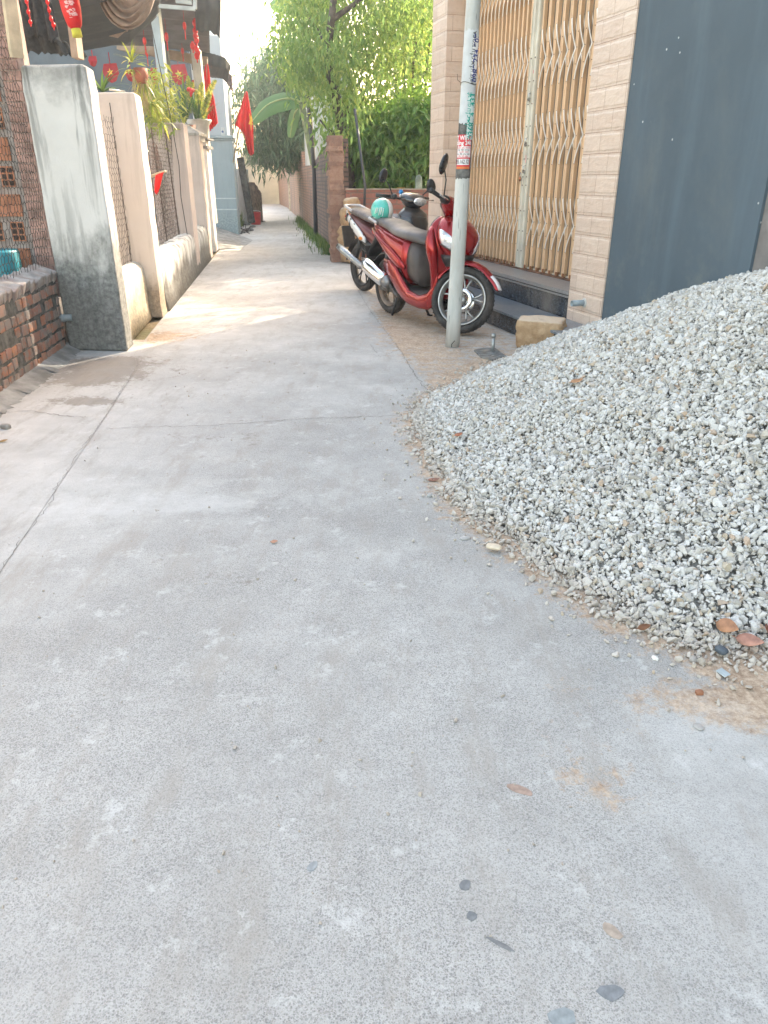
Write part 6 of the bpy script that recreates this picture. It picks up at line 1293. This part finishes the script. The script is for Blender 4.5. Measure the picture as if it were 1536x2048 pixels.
def make_scooter(loc, rz, scale):
    root = empty("motor_scooter", loc, rz, "glossy dark red automatic scooter, front wheel turned, standing right behind the concrete pole", "scooter"); root.scale = (scale,) * 3; root.rotation_euler = (0, R_(0), rz)
    I = Matrix.Identity(4); ax_p = Vector((.42, 0, .95)); ax_d = Vector((-.42, 0, 1)); S = steer(ax_p, ax_d, R_(40))
    # rear body
    m = MB(); m.loft([xring(x, cz, hw, hh, 24, e) for x, cz, hw, hh, e in [(-.93, .835, .015, .012, 2), (-.88, .825, .06, .030, 2.2), (-.78, .79, .105, .062, 2.4), (-.62, .735, .135, .098, 2.4), (-.46, .675, .148, .130, 2.5), (-.32, .615, .155, .165, 2.6), (-.20, .565, .158, .19, 2.8), (-.12, .53, .150, .20, 3)]])
    body = m.build("rear_body", M_mred, root)
    for sg in (-1, 1):    # raised crease panels on the flanks
        m = MB(); m.loft([xring(x, cz, .016, hh, 12, 2, 0, sg * y) for x, cz, hh, y in [(-.86, .80, .008, .085), (-.72, .745, .020, .125), (-.52, .66, .040, .152), (-.34, .585, .055, .165), (-.22, .535, .050, .168), (-.12, .50, .02, .158)]]); m.build("side_panel", M_mred, root)
    m = MB(); m.loft([xring(x, cz, hw, hh, 22, 2.6, p) for x, cz, hw, hh, p in [(-.13, .55, .135, .19, 0), (-.06, .53, .138, .185, 0), (.0, .50, .128, .165, 0), (.03, .45, .105, .12, 0)]]); m.build("storage_cover", M_gpl, root)
    m = MB(); m.loft([xring(x, cz, hw, hh, 24, 2.5) for x, cz, hw, hh in [(-.82, .868, .055, .018), (-.76, .868, .10, .034), (-.62, .855, .130, .046), (-.50, .835, .138, .050), (-.40, .80, .140, .048), (-.25, .778, .142, .050), (-.10, .765, .132, .052), (.00, .750, .105, .048), (.055, .728, .06, .030), (.075, .712, .02, .012)]]); m.build("seat", M_seat, root)
    # floor and skirts
    m = MB(); m.loft([xring(x, z, w, h, 20, 5) for x, z, w, h in [(-.16, .285, .14, .035), (-.05, .27, .155, .035), (.15, .262, .160, .033), (.32, .275, .155, .035), (.38, .30, .145, .03)]]); m.build("floorboard", M_gpl, root)
    for sg in (-1, 1):
        m = MB(); m.loft([xring(x, cz, hw, hh, 16, 2.6, 0, sg * y) for x, cz, hw, hh, y in [(-.52, .50, .012, .05, .145), (-.40, .46, .018, .085, .155), (-.26, .39, .022, .105, .165), (-.12, .30, .026, .085, .172), (.0, .245, .028, .062, .176), (.18, .225, .028, .058, .176), (.32, .25, .028, .075, .172), (.41, .32, .022, .10, .165), (.44, .42, .012, .08, .160)]]); m.build("side_skirt", M_mred, root)
    m = MB(); m.loft([xring(x, z, w, h, 14, 3) for x, z, w, h in [(-.30, .24, .09, .04), (.1, .19, .12, .03), (.36, .20, .10, .035)]]); m.build("underframe", M_bpl, root)
    # leg shield
    rows = [(.26, .400, .150, .05), (.36, .430, .158, .06), (.48, .452, .168, .07), (.60, .470, .190, .085), (.70, .478, .212, .095), (.79, .470, .218, .10), (.865, .446, .198, .10), (.925, .418, .140, .08), (.955, .400, .08, .05)]
    def shield(off, k, mat, name, sol):
        V = []; n = 16
        for (z, x, hw, sw) in rows:
            for i in range(n + 1): u_ = -1 + 2 * i / n; V.append((x + off - sw * abs(u_) ** 2.2, u_ * hw * k, z))
        m = MB(); m.add(V, [(j * (n + 1) + i, j * (n + 1) + i + 1, (j + 1) * (n + 1) + i + 1, (j + 1) * (n + 1) + i) for j in range(len(rows) - 1) for i in range(n)], 0, True); return m.build(name, mat, root, solid=sol, subsurf=1)
    shield(.0, 1.0, M_mred, "leg_shield", .022); shield(-.035, .93, M_gpl, "inner_shield", .02)
    for sg in (-1, 1):   # broad flowing red edge of the shield
        m = MB(); m.loft([[Vector((x + a * .035 * k - .02, sg * (y + b * .030 * k), z)) for a, b in [(math.cos(q), math.sin(q)) for q in np.linspace(0, 2 * math.pi, 14, endpoint=False)]] for z, x, y, k in [(.24, .37, .150, .6), (.34, .40, .158, .9), (.46, .415, .165, 1.05), (.58, .425, .182, 1.3), (.68, .42, .198, 1.7), (.76, .40, .200, 1.6), (.83, .385, .190, 1.1), (.88, .37, .17, .5)]]); m.build("shield_edge", M_mred, root)
    # nose cowl
    NR = [(.585, .50, .070, .045), (.62, .515, .100, .085), (.67, .50, .145, .145), (.73, .475, .178, .190), (.79, .455, .190, .205), (.85, .43, .178, .190), (.90, .415, .150, .150), (.945, .40, .105, .10), (.965, .39, .05, .05)]
    def nose(z, th, off=0.0):
        zz = [r[0] for r in NR]; x0, hw, dx = (float(np.interp(z, zz, [r[k] for r in NR])) for k in (1, 2, 3)); c_, s_ = math.cos(th), math.sin(th)
        return Vector((x0 + (dx + off) * abs(c_) ** .85, (hw + off) * math.copysign(abs(s_) ** .9, s_), z))
    m = MB(); n = 24; zs_ = list(np.linspace(.585, .965, 15)); V = [nose(z, -math.pi / 2 + math.pi * i / n) for z in zs_ for i in range(n + 1)]
    m.add(V, [(j * (n + 1) + i, j * (n + 1) + i + 1, (j + 1) * (n + 1) + i + 1, (j + 1) * (n + 1) + i) for j in range(len(zs_) - 1) for i in range(n)], 0, True); m.build("nose_cowl", M_mred, root, solid=.008)
    for sg in (-1, 1):
        def patch(t0, t1, z0f, z1f, off, mat, name):
            V = []; nu, nv = 10, 8
            for j in range(nv + 1):
                for i in range(nu + 1):
                    th = R_(t0 + (t1 - t0) * i / nu); a = i / nu; z = z0f(a) + (z1f(a) - z0f(a)) * j / nv; V.append(nose(z, sg * th, off))
            m = MB(); m.add(V, [(j * (nu + 1) + i, j * (nu + 1) + i + 1, (j + 1) * (nu + 1) + i + 1, (j + 1) * (nu + 1) + i) for j in range(nv) for i in range(nu)], 0, True); m.build(name, mat, root, solid=.004)
        patch(20, 80, lambda a: .650 + .10 * a ** 1.2, lambda a: .71 + .20 * a ** .8 - .05 * a ** 4, .005, M_lens, "headlight")
        patch(16, 84, lambda a: .640 + .10 * a ** 1.2, lambda a: .651 + .10 * a ** 1.2, .006, M_bpl, "lamp_trim")
    m = MB(); m.loft([[Vector((x0 + dx * math.cos(q), hw * math.sin(q), z)) for q in np.linspace(0, 2 * math.pi, 18, endpoint=False)] for z, x0, hw, dx in [(.50, .47, .08, .05), (.56, .50, .11, .09), (.62, .50, .145, .135), (.655, .49, .15, .15)]]); m.build("mouth_panel", M_bpl, root)
    # steering: handlebar cover, grips, levers, mirrors
    def mbS(): m = MB(); m.T = S; return m
    m = mbS(); m.loft([[Vector((.40 + dx * math.cos(q) + o_, hw * math.sin(q), z)) for q in np.linspace(0, 2 * math.pi, 20, endpoint=False)] for z, hw, dx, o_ in [(.93, .05, .05, 0), (.97, .10, .075, 0), (1.01, .155, .085, -.01), (1.05, .165, .08, -.02), (1.085, .12, .06, -.03), (1.10, .06, .03, -.035)]]); m.build("handlebar_cover", M_mred, root)
    m = mbS(); m.ball((.36, 0, 1.03), (.07, .13, .055)); 
    for sg in (-1, 1): m.ball((.375, sg * .17, 1.045), (.045, .055, .035))
    m.build("instrument_housing", M_bpl, root)
    for sg in (-1, 1):
        m = mbS(); m.tube([(.375, sg * .15, 1.045), (.345, sg * .24, 1.055), (.315, sg * .355, 1.065)], [.018, .017, .018], 12); m.tube([(.314, sg * .352, 1.065), (.309, sg * .372, 1.066)], .022, 12, 0)
        m.build("grip", M_bpl, root)
        m = mbS(); m.tube([(.405, sg * .17, 1.035), (.42, sg * .24, 1.035), (.385, sg * .34, 1.045)], [.009, .007, .006], 7); m.build("brake_lever", M_chr, root)
        m = mbS(); mirror_(m, Vector((.37, sg * .20, 1.07)), Vector((.34, sg * .265, 1.30)), (.058, .085), (sg * -.1, sg * .25, .12), S); m.build("mirror", [M_mirr, M_bpl], root)
    # fork, fender, front wheel
    wc = Vector((.640, 0, .285)); m = mbS()
    for sg in (-1, 1): m.tube([(.50, sg * .075, .66), wc + Vector((-.03, sg * .078, .0))], [.024, .020], 12)
    m.tube([(.50, 0, .68), (.44, 0, .9)], .03, 10); m.box((.50, 0, .66), (.06, .18, .04)); m.build("fork", M_bpl, root)
    m = mbS(); m.box(wc + Vector((-.065, .085, .05)), (.06, .03, .09), 0, 0, Matrix.Rotation(.4, 3, 'Y')); m.build("brake_caliper", plain("caliper_gold", (.35, .30, .22), .5, .5), root)
    rings = []
    for t_ in np.linspace(0, 1, 22):
        a = R_(150 - 128 * t_); r_ = .315 + .015 * math.sin(t_ * 3.14) + (.03 * max(0, t_ - .8) / .2); w_ = .062 * (1 - .55 * max(0, t_ - .55) / .45) * (1 - .3 * max(0, .15 - t_) / .15); ring = []
        for q in np.linspace(-1, 1, 11): rr = r_ - .045 * abs(q) ** 2.4; ring.append(wc + Vector((rr * math.cos(a), q * w_, rr * math.sin(a))))
        rings.append(ring)
    m = mbS(); m.loft(rings, 0, False, True, False); m.build("front_fender", M_mred, root, solid=.006, subsurf=1)
    m = mbS()
    for q0 in (-1, 1): m.loft([[r[k if q0 < 0 else 10 - k] + (r[k if q0 < 0 else 10 - k] - wc).normalized() * .006 for k in (1, 2, 3)] for r in rings[17:22]], 0, False, True, False)
    m.build("fender_marker", plain("marker_white", (.75, .75, .77), .3), root, solid=.003)
    wheel(root, wc, .278, .046, S, "front_wheel")
    # rear wheel, engine, exhaust
    rc = Vector((-.635, 0, .272)); wheel(root, rc, .272, .050, I, "rear_wheel", 5, False, plain("dusty_rim", (.30, .25, .21), .6, .5, var=.3, dirt=(.22, .13, .09), dirt_amt=.7))
    m = MB(); m.loft([xring(x, z, w, h, 16, 3, 0, .06) for x, z, w, h in [(-.72, .28, .05, .06), (-.55, .29, .07, .09), (-.35, .30, .09, .10), (-.15, .31, .08, .08)]]); m.lathe([(0, -.02), (.09, -.02), (.09, .03), (0, .04)], (-.25, -.11, .31), 20, Matrix.Rotation(R_(90), 3, 'X'))
    for k in range(8): m.box((-.30 + k * .02, -.115, .31), (.006, .05, .14))
    m.box((-.55, -.085, .25), (.30, .03, .04), 0); m.tube([(-.52, -.10, .25), (-.635, -.09, .27)], .03, 10); m.build("engine", M_eng, root)
    m = MB(); ex0, ex1 = Vector((-.40, -.155, .315)), Vector((-.86, -.175, .475)); d = (ex1 - ex0).normalized()
    def oring(p, a, b):
        up = Vector((-.33, 0, 1)).normalized(); sd_ = d.cross(up).normalized(); up = sd_.cross(d); return [p + sd_ * a * math.cos(q) + up * b * math.sin(q) for q in np.linspace(0, 2 * math.pi, 20, endpoint=False)]
    m.loft([oring(ex0.lerp(ex1, t_), a, b) for t_, a, b in [(0, .020, .02), (.05, .045, .05), (.12, .054, .062), (.8, .058, .068), (.97, .055, .062), (1.0, .040, .045)]]); m.build("muffler", plain("muffler_steel", (.30, .30, .31), .4, .8, dirt=(.3, .24, .2), dirt_amt=.4), root)
    m = MB(); m.loft([[p + (p - ex0.lerp(ex1, t_)) * .10 + Vector((0, -.004, 0)) for p in oring(ex0.lerp(ex1, t_), a, b)[2:14]] for t_, a, b in [(.16, .05, .055), (.22, .058, .066), (.55, .060, .070), (.88, .060, .068), (.94, .05, .056)]], 0, False, True, False); m.build("heat_shield", M_chr, root, solid=.004)
    m = MB(); m.tube([(-.12, -.04, .24), (-.2, -.10, .20), (-.32, -.14, .24), ex0], .016, 8); m.build("exhaust_pipe", M_eng, root)
    rings = []
    for t_ in np.linspace(0, 1, 14):
        a = R_(35 + 150 * t_); r_ = .325 + .03 * t_; ring = [rc + Vector(((r_ - .035 * abs(q) ** 2) * math.cos(a), q * .075, (r_ - .035 * abs(q) ** 2) * math.sin(a))) for q in np.linspace(-1, 1, 7)]; rings.append(ring)
    m = MB(); m.loft(rings, 0, False, True, False); m.build("rear_fender", M_bpl, root, solid=.006)
    m = MB(); m.loft([xring(x, z, w, h, 12, 3) for x, z, w, h in [(-.80, .72, .09, .05), (-.93, .62, .08, .02), (-1.0, .52, .085, .02)]]); m.box((-1.0, 0, .56), (.01, .18, .14), 0, 0, Matrix.Rotation(-.4, 3, 'Y')); m.build("plate_holder", M_bpl, root)
    m = MB(); m.loft([xring(x, z, w, h, 14, 2.4) for x, z, w, h in [(-.86, .765, .09, .035), (-.91, .77, .07, .03), (-.935, .775, .03, .015)]]); m.build("tail_light", plain("red_lens", (.5, .02, .02), .15), root)
    m = MB()
    m.tube([(-.70, -.135, .86), (-.86, -.125, .895), (-.93, -.06, .90), (-.93, .06, .90), (-.86, .125, .895), (-.70, .135, .86)], .014, 10); m.build("grab_rail", plain("silver_paint", (.50, .49, .50), .35, .4), root)
    for sg in (-1, 1): m = MB(); m.tube([(-.60, sg * .11, .30), (-.50, sg * .12, .60)], .022, 10, 0); m.build("shock_absorber", M_eng, root)
    m = MB(); m.tube([(-.30, -.13, .20), (-.36, -.15, .03)], .012, 8); m.tube([(-.30, .13, .20), (-.30, .24, .01)], .012, 8); m.box((-.3, .25, .008), (.06, .03, .012)); m.build("side_stand", M_bpl, root)
    return root
fwp, rwp = G(922, 666), G(786, 627); hd = (fwp - rwp); hd.normalize()
mid = (fwp + rwp) / 2; SC = 1.05
scooter = make_scooter((mid.x, mid.y, 0), math.atan2(hd.y, hd.x), SC)

def make_bike(loc, rz, scale):
    root = empty("motorbike", loc, rz, "slim black, white and dull red motorbike with round mirrors, half hidden behind the scooter", "motorbike"); root.scale = (scale,) * 3
    I = Matrix.Identity(4); S = steer(Vector((.36, 0, .95)), Vector((-.45, 0, 1)), R_(8))
    def mbS(): m = MB(); m.T = S; return m
    m = MB(); m.loft([xring(x, cz, hw, hh, 20, 2.4) for x, cz, hw, hh in [(-.86, .86, .03, .02), (-.78, .83, .09, .045), (-.60, .765, .125, .07), (-.42, .69, .13, .085), (-.25, .62, .125, .10), (-.10, .56, .11, .10), (.0, .50, .09, .09)]]); m.build("rear_body", M_mred2, root)
    m = MB(); m.loft([xring(x, cz, .135, .05, 16, 2.6) for x, cz in [(-.60, .66), (-.42, .585), (-.25, .52), (-.08, .47)]]); m.build("lower_cover", M_bpl, root)
    for sg in (-1, 1):
        m = MB(); m.loft([xring(x, cz, .014, hh, 10, 2, 0, sg * y) for x, cz, hh, y in [(-.90, .885, .02, .06), (-.80, .83, .045, .105), (-.62, .735, .06, .132), (-.46, .655, .06, .14), (-.34, .60, .03, .138)]])
        for k in range(5): m.box((-.80 + k * .10, sg * (.118 + .022 * min(k, 2) / 2), .83 - k * .052), (.035, .008, .09), 0, 1, Matrix.Rotation(.6, 3, 'Y'))
        m.build("side_panel", [M_mwht, M_bpl], root)
    m = MB(); m.loft([xring(x, cz, hw, hh, 22, 2.4) for x, cz, hw, hh in [(-.84, .905, .07, .02), (-.76, .90, .11, .04), (-.55, .87, .125, .05), (-.35, .83, .13, .05), (-.15, .80, .12, .05), (-.02, .78, .09, .04), (.04, .765, .04, .02)]]); m.build("seat", plain("dusty_red_seat", (.07, .055, .055), .5, dirt=(.26, .23, .22), dirt_amt=.9), root)
    m = MB(); m.tube([(-.68, -.12, .90), (-.88, -.10, .95), (-.97, -.04, .95), (-.97, .04, .95), (-.88, .10, .95), (-.68, .12, .90)], .015, 10); m.build("grab_rail", plain("silver_paint", (.50, .49, .50), .35, .4), root)
    # frame tunnel, legshield, front cowl
    m = MB(); m.loft([xring(x, cz, hw, hh, 16, 2.6, .3) for x, cz, hw, hh in [(-.08, .52, .07, .08), (.10, .55, .06, .07), (.24, .68, .07, .08), (.33, .80, .09, .09)]]); m.build("centre_tunnel", M_mblk, root)
    for sg in (-1, 1):
        m = MB(); V = []; n = 8; rows = [(.40, .30, .12, .17), (.55, .36, .11, .21), (.70, .40, .09, .215), (.82, .40, .07, .20), (.90, .37, .05, .16)]
        for z, x, y0, y1 in rows:
            for i in range(n + 1): t_ = i / n; V.append((x - .10 * t_ ** 2, sg * (y0 + (y1 - y0) * t_), z))
        m.add(V, [(j * (n + 1) + i, j * (n + 1) + i + 1, (j + 1) * (n + 1) + i + 1, (j + 1) * (n + 1) + i) for j in range(4) for i in range(n)], 0, True); m.build("leg_shield", M_mblk, root, solid=.012)
    m = MB(); m.loft([[Vector((x0 + dx * math.cos(q), hw * math.sin(q), z)) for q in np.linspace(0, 2 * math.pi, 20, endpoint=False)] for z, x0, hw, dx in [(.62, .46, .05, .03), (.70, .46, .14, .09), (.80, .44, .18, .12), (.90, .42, .17, .11), (.97, .40, .08, .06)]]); m.build("front_cowl", M_mblk, root)
    m = mbS(); m.loft([[Vector((x0 + dx * math.cos(q), hw * math.sin(q), z)) for q in np.linspace(0, 2 * math.pi, 22, endpoint=False)] for z, x0, hw, dx in [(.95, .42, .06, .05), (.99, .43, .12, .10), (1.03, .42, .15, .12), (1.07, .40, .145, .10), (1.10, .37, .10, .06), (1.11, .35, .04, .02)]]); m.build("handlebar_cover", M_mblk, root)
    m = mbS(); m.ball((.53, 0, 1.02), (.03, .09, .04)); m.build("headlight", M_lens, root)
    m = mbS(); m.tube([(.24, -.36, 1.06), (.28, -.25, 1.06), (.37, -.12, 1.04), (.37, .12, 1.04), (.28, .25, 1.06), (.24, .36, 1.06)], .012, 8); m.build("handlebar", M_bpl, root)
    for sg in (-1, 1):
        m = mbS(); m.tube([(.30, sg * .22, 1.06), (.24, sg * .36, 1.062)], .018, 10); m.ball((.33, sg * .19, 1.06), (.035, .035, .03)); m.build("grip", M_bpl, root)
        m = mbS(); m.tube([(.36, sg * .18, 1.05), (.37, sg * .25, 1.04), (.32, sg * .37, 1.045)], [.008, .006, .007], 6); m.ball((.32, sg * .37, 1.045), .009); m.build("brake_lever", M_bpl if sg < 0 else M_chr, root)
        m = mbS(); mirror_(m, Vector((.31, sg * .20, 1.075)), Vector((.31, sg * .33, 1.25 if sg < 0 else 1.19)), (.055, .070), (sg * -.25, sg * .35, .15), S); m.build("mirror", [M_mirr, M_bpl], root)
    wc = Vector((.62, 0, .28)); m = mbS()
    for sg in (-1, 1): m.tube([(.46, sg * .07, .75), wc + Vector((-.02, sg * .075, 0))], .019, 10)
    m.build("fork", M_bpl, root)
    rings = []
    for t_ in np.linspace(0, 1, 16):
        a = R_(165 - 140 * t_); ring = [wc + Vector(((.305 - .04 * abs(q) ** 2) * math.cos(a), q * .055, (.305 - .04 * abs(q) ** 2) * math.sin(a))) for q in np.linspace(-1, 1, 7)]; rings.append(ring)
    m = mbS(); m.loft(rings, 0, False, True, False); m.build("front_fender", M_mblk, root, solid=.006)
    wheel(root, wc, .28, .038, S, "front_wheel", 5, True, M_bpl)
    rc = Vector((-.62, 0, .28)); wheel(root, rc, .28, .044, I, "rear_wheel", 5, False, M_bpl)
    rings = []
    for t_ in np.linspace(0, 1, 12):
        a = R_(50 + 120 * t_); ring = [rc + Vector(((.34 - .03 * abs(q) ** 2) * math.cos(a), q * .07, (.34 - .03 * abs(q) ** 2) * math.sin(a))) for q in np.linspace(-1, 1, 7)]; rings.append(ring)
    m = MB(); m.loft(rings, 0, False, True, False); m.box((-.98, 0, .60), (.02, .15, .24), 0, 0, Matrix.Rotation(-.25, 3, 'Y')); m.build("rear_fender", M_bpl, root, solid=.006)
    m = MB(); m.loft([xring(x, z, w, h, 14, 3) for x, z, w, h in [(-.22, .36, .09, .10), (-.05, .34, .11, .12), (.08, .34, .09, .10)]])
    for k in range(9): m.box((.02 + k * .02, 0, .36), (.006, .20, .13), 0)
    m.lathe([(0, -.01), (.085, -.01), (.09, .02), (.07, .04), (0, .045)], (-.10, -.11, .34), 20, Matrix.Rotation(R_(90), 3, 'X')); m.tube([(-.2, .09, .32), (-.62, .08, .28)], .025, 8); m.tube([(-.2, -.09, .32), (-.62, -.08, .28)], .025, 8); m.build("engine", M_eng, root)
    m = MB()
    for k in range(10): m.box((-.40 + k * .006, -.128, .40 - k * .017), (.10, .012, .008), 0)
    m.build("pipe_guard", M_alu, root)
    m = MB(); a, b = Vector((-.36, -.15, .30)), Vector((-.92, -.18, .50)); m.tube([a, a.lerp(b, .12), a.lerp(b, .8), b], [.020, .038, .042, .032], 16); m.build("muffler", plain('dull_chrome', (.42, .43, .44), .28, .9, dirt=(.3, .25, .2), dirt_amt=.5), root)
    m = MB(); m.tube([(.12, -.05, .26), (.0, -.11, .19), (-.2, -.14, .22), a], .015, 8); m.build("exhaust_pipe", M_chr, root)
    for sg in (-1, 1): m = MB(); m.tube([(-.62, sg * .11, .32), (-.48, sg * .12, .62)], .022, 10); m.build("shock_absorber", M_bpl, root)
    m = MB(); m.ball((-.42, -.155, .615), (.04, .012, .02)); m.build("indicator", plain("orange_lens", (.75, .25, .03), .3), root)
    m = MB(); m.ball((-.92, 0, .83), (.03, .08, .03)); m.build("tail_light", plain("red_lens", (.5, .02, .02), .15), root)
    return root
b2r = G(730, 582); hb_ = Vector((.52, -.854, 0)); mid2 = b2r + hb_ * .62 * 1.02
bike2 = make_bike((mid2.x, mid2.y, 0), math.atan2(hb_.y, hb_.x), 1.06)
# helmet hanging on the scooter's grab rail
hc = at(764, 421, 8.25); hel = empty("helmet", hc, 0, "mint green and white half helmet perched on the tail of the red scooter", "helmet"); hel.rotation_euler = (R_(12), R_(10), 0)
def helm(a0, a1, mat, name, off=0.0, z0=-.35, z1=math.pi / 2):
    m = MB(); nu, nv = 22, 12; V = []
    for j in range(nv + 1):
        e = z0 + (z1 - z0) * j / nv
        for i in range(nu + 1): a = R_(a0 + (a1 - a0) * i / nu); r = .118 + off; V.append((r * .98 * math.cos(e) * math.cos(a), r * 1.12 * math.cos(e) * math.sin(a), r * 1.02 * math.sin(e) - (.02 if a > 9 else 0)))
    m.add(V, [(j * (nu + 1) + i, j * (nu + 1) + i + 1, (j + 1) * (nu + 1) + i + 1, (j + 1) * (nu + 1) + i) for j in range(nv) for i in range(nu)], 0, True); return m.build(name, mat, hel, solid=.006)
helm(150, 310, plain("mint_shell", (.10, .55, .46), .25, coat=.8, bump=0), "shell", 0, -.62); helm(-50, 150, plain("white_shell", (.78, .80, .80), .3, coat=.8, bump=0), "shell", 0, -.62)
m = MB()
for k, (a, e0, e1) in enumerate([(258, -.1, .42), (266, .0, .45), (276, -.1, .42), (238, -.05, .30), (246, .05, .34)]):
    for i in range(6):
        e = e0 + (e1 - e0) * i / 5; aa = R_(a); m.ball((.125 * .98 * math.cos(e) * math.cos(aa), .125 * 1.12 * math.cos(e) * math.sin(aa), .125 * math.sin(e)), (.005, .003, .008), 0, 6, 4)
m.build("white_strokes", plain("white_stroke", (.75, .85, .83), .5), hel)
m = MB(); aa, e = R_(272), -.32; m.ball((.120 * math.cos(e) * math.cos(aa), .12 * 1.12 * math.cos(e) * math.sin(aa), .12 * math.sin(e)), (.016, .004, .007), 0, 8, 5, Matrix.Rotation(.4, 3, 'Y')); m.ball((.120 * math.cos(e) * math.cos(aa) + .012, .12 * 1.12 * math.cos(e) * math.sin(aa), .12 * math.sin(e) - .012), (.008, .004, .008), 0, 8, 5); m.build("dark_emblem", M_bpl, hel)
m = MB(); m.tube([(.05, -.05, -.07), (.06, -.04, -.14), (.07, .0, -.20)], .006, 6); m.build("strap", M_bpl, hel)
# small toy with a propeller fixed by the mirror
tc3 = at(802, 384, 8.9); ty = empty("toy", tc3, 0, "tiny blue and white toy with an orange propeller fixed on the motorbike handlebar", "toy")
m = MB(); m.ball((0, 0, .0), .026); m.build("head", plain("toy_blue", (.02, .22, .55), .3), ty); m = MB(); m.ball((0, -.006, -.035), (.022, .02, .018)); m.build("body", plain("toy_white", (.7, .7, .72), .4), ty)
m = MB(); m.tube([(0, 0, .02), (0, 0, .042)], .003, 6); m.box((0, 0, .043), (.085, .014, .004), .4, 0, None); m.build("propeller", plain("toy_orange", (.75, .30, .12), .4), ty)

# ================================================================ HAZE (thin air volume added to lift shadows and veil the distance)
hm = bpy.data.materials.new("veiling_haze"); hm.use_nodes = True; hn = hm.node_tree; hn.nodes.clear(); ho = hn.nodes.new('ShaderNodeOutputMaterial'); hv = hn.nodes.new('ShaderNodeVolumePrincipled')
hv.inputs['Color'].default_value = (.93, .96, 1.0, 1); hv.inputs['Density'].default_value = .003; hv.inputs['Anisotropy'].default_value = .35; hn.links.new(hv.outputs[0], ho.inputs['Volume'])
m = MB(); m.span((-45, -14, -1.1), (45, 62, 11)); tag(m.build("haze", hm), kind='stuff')
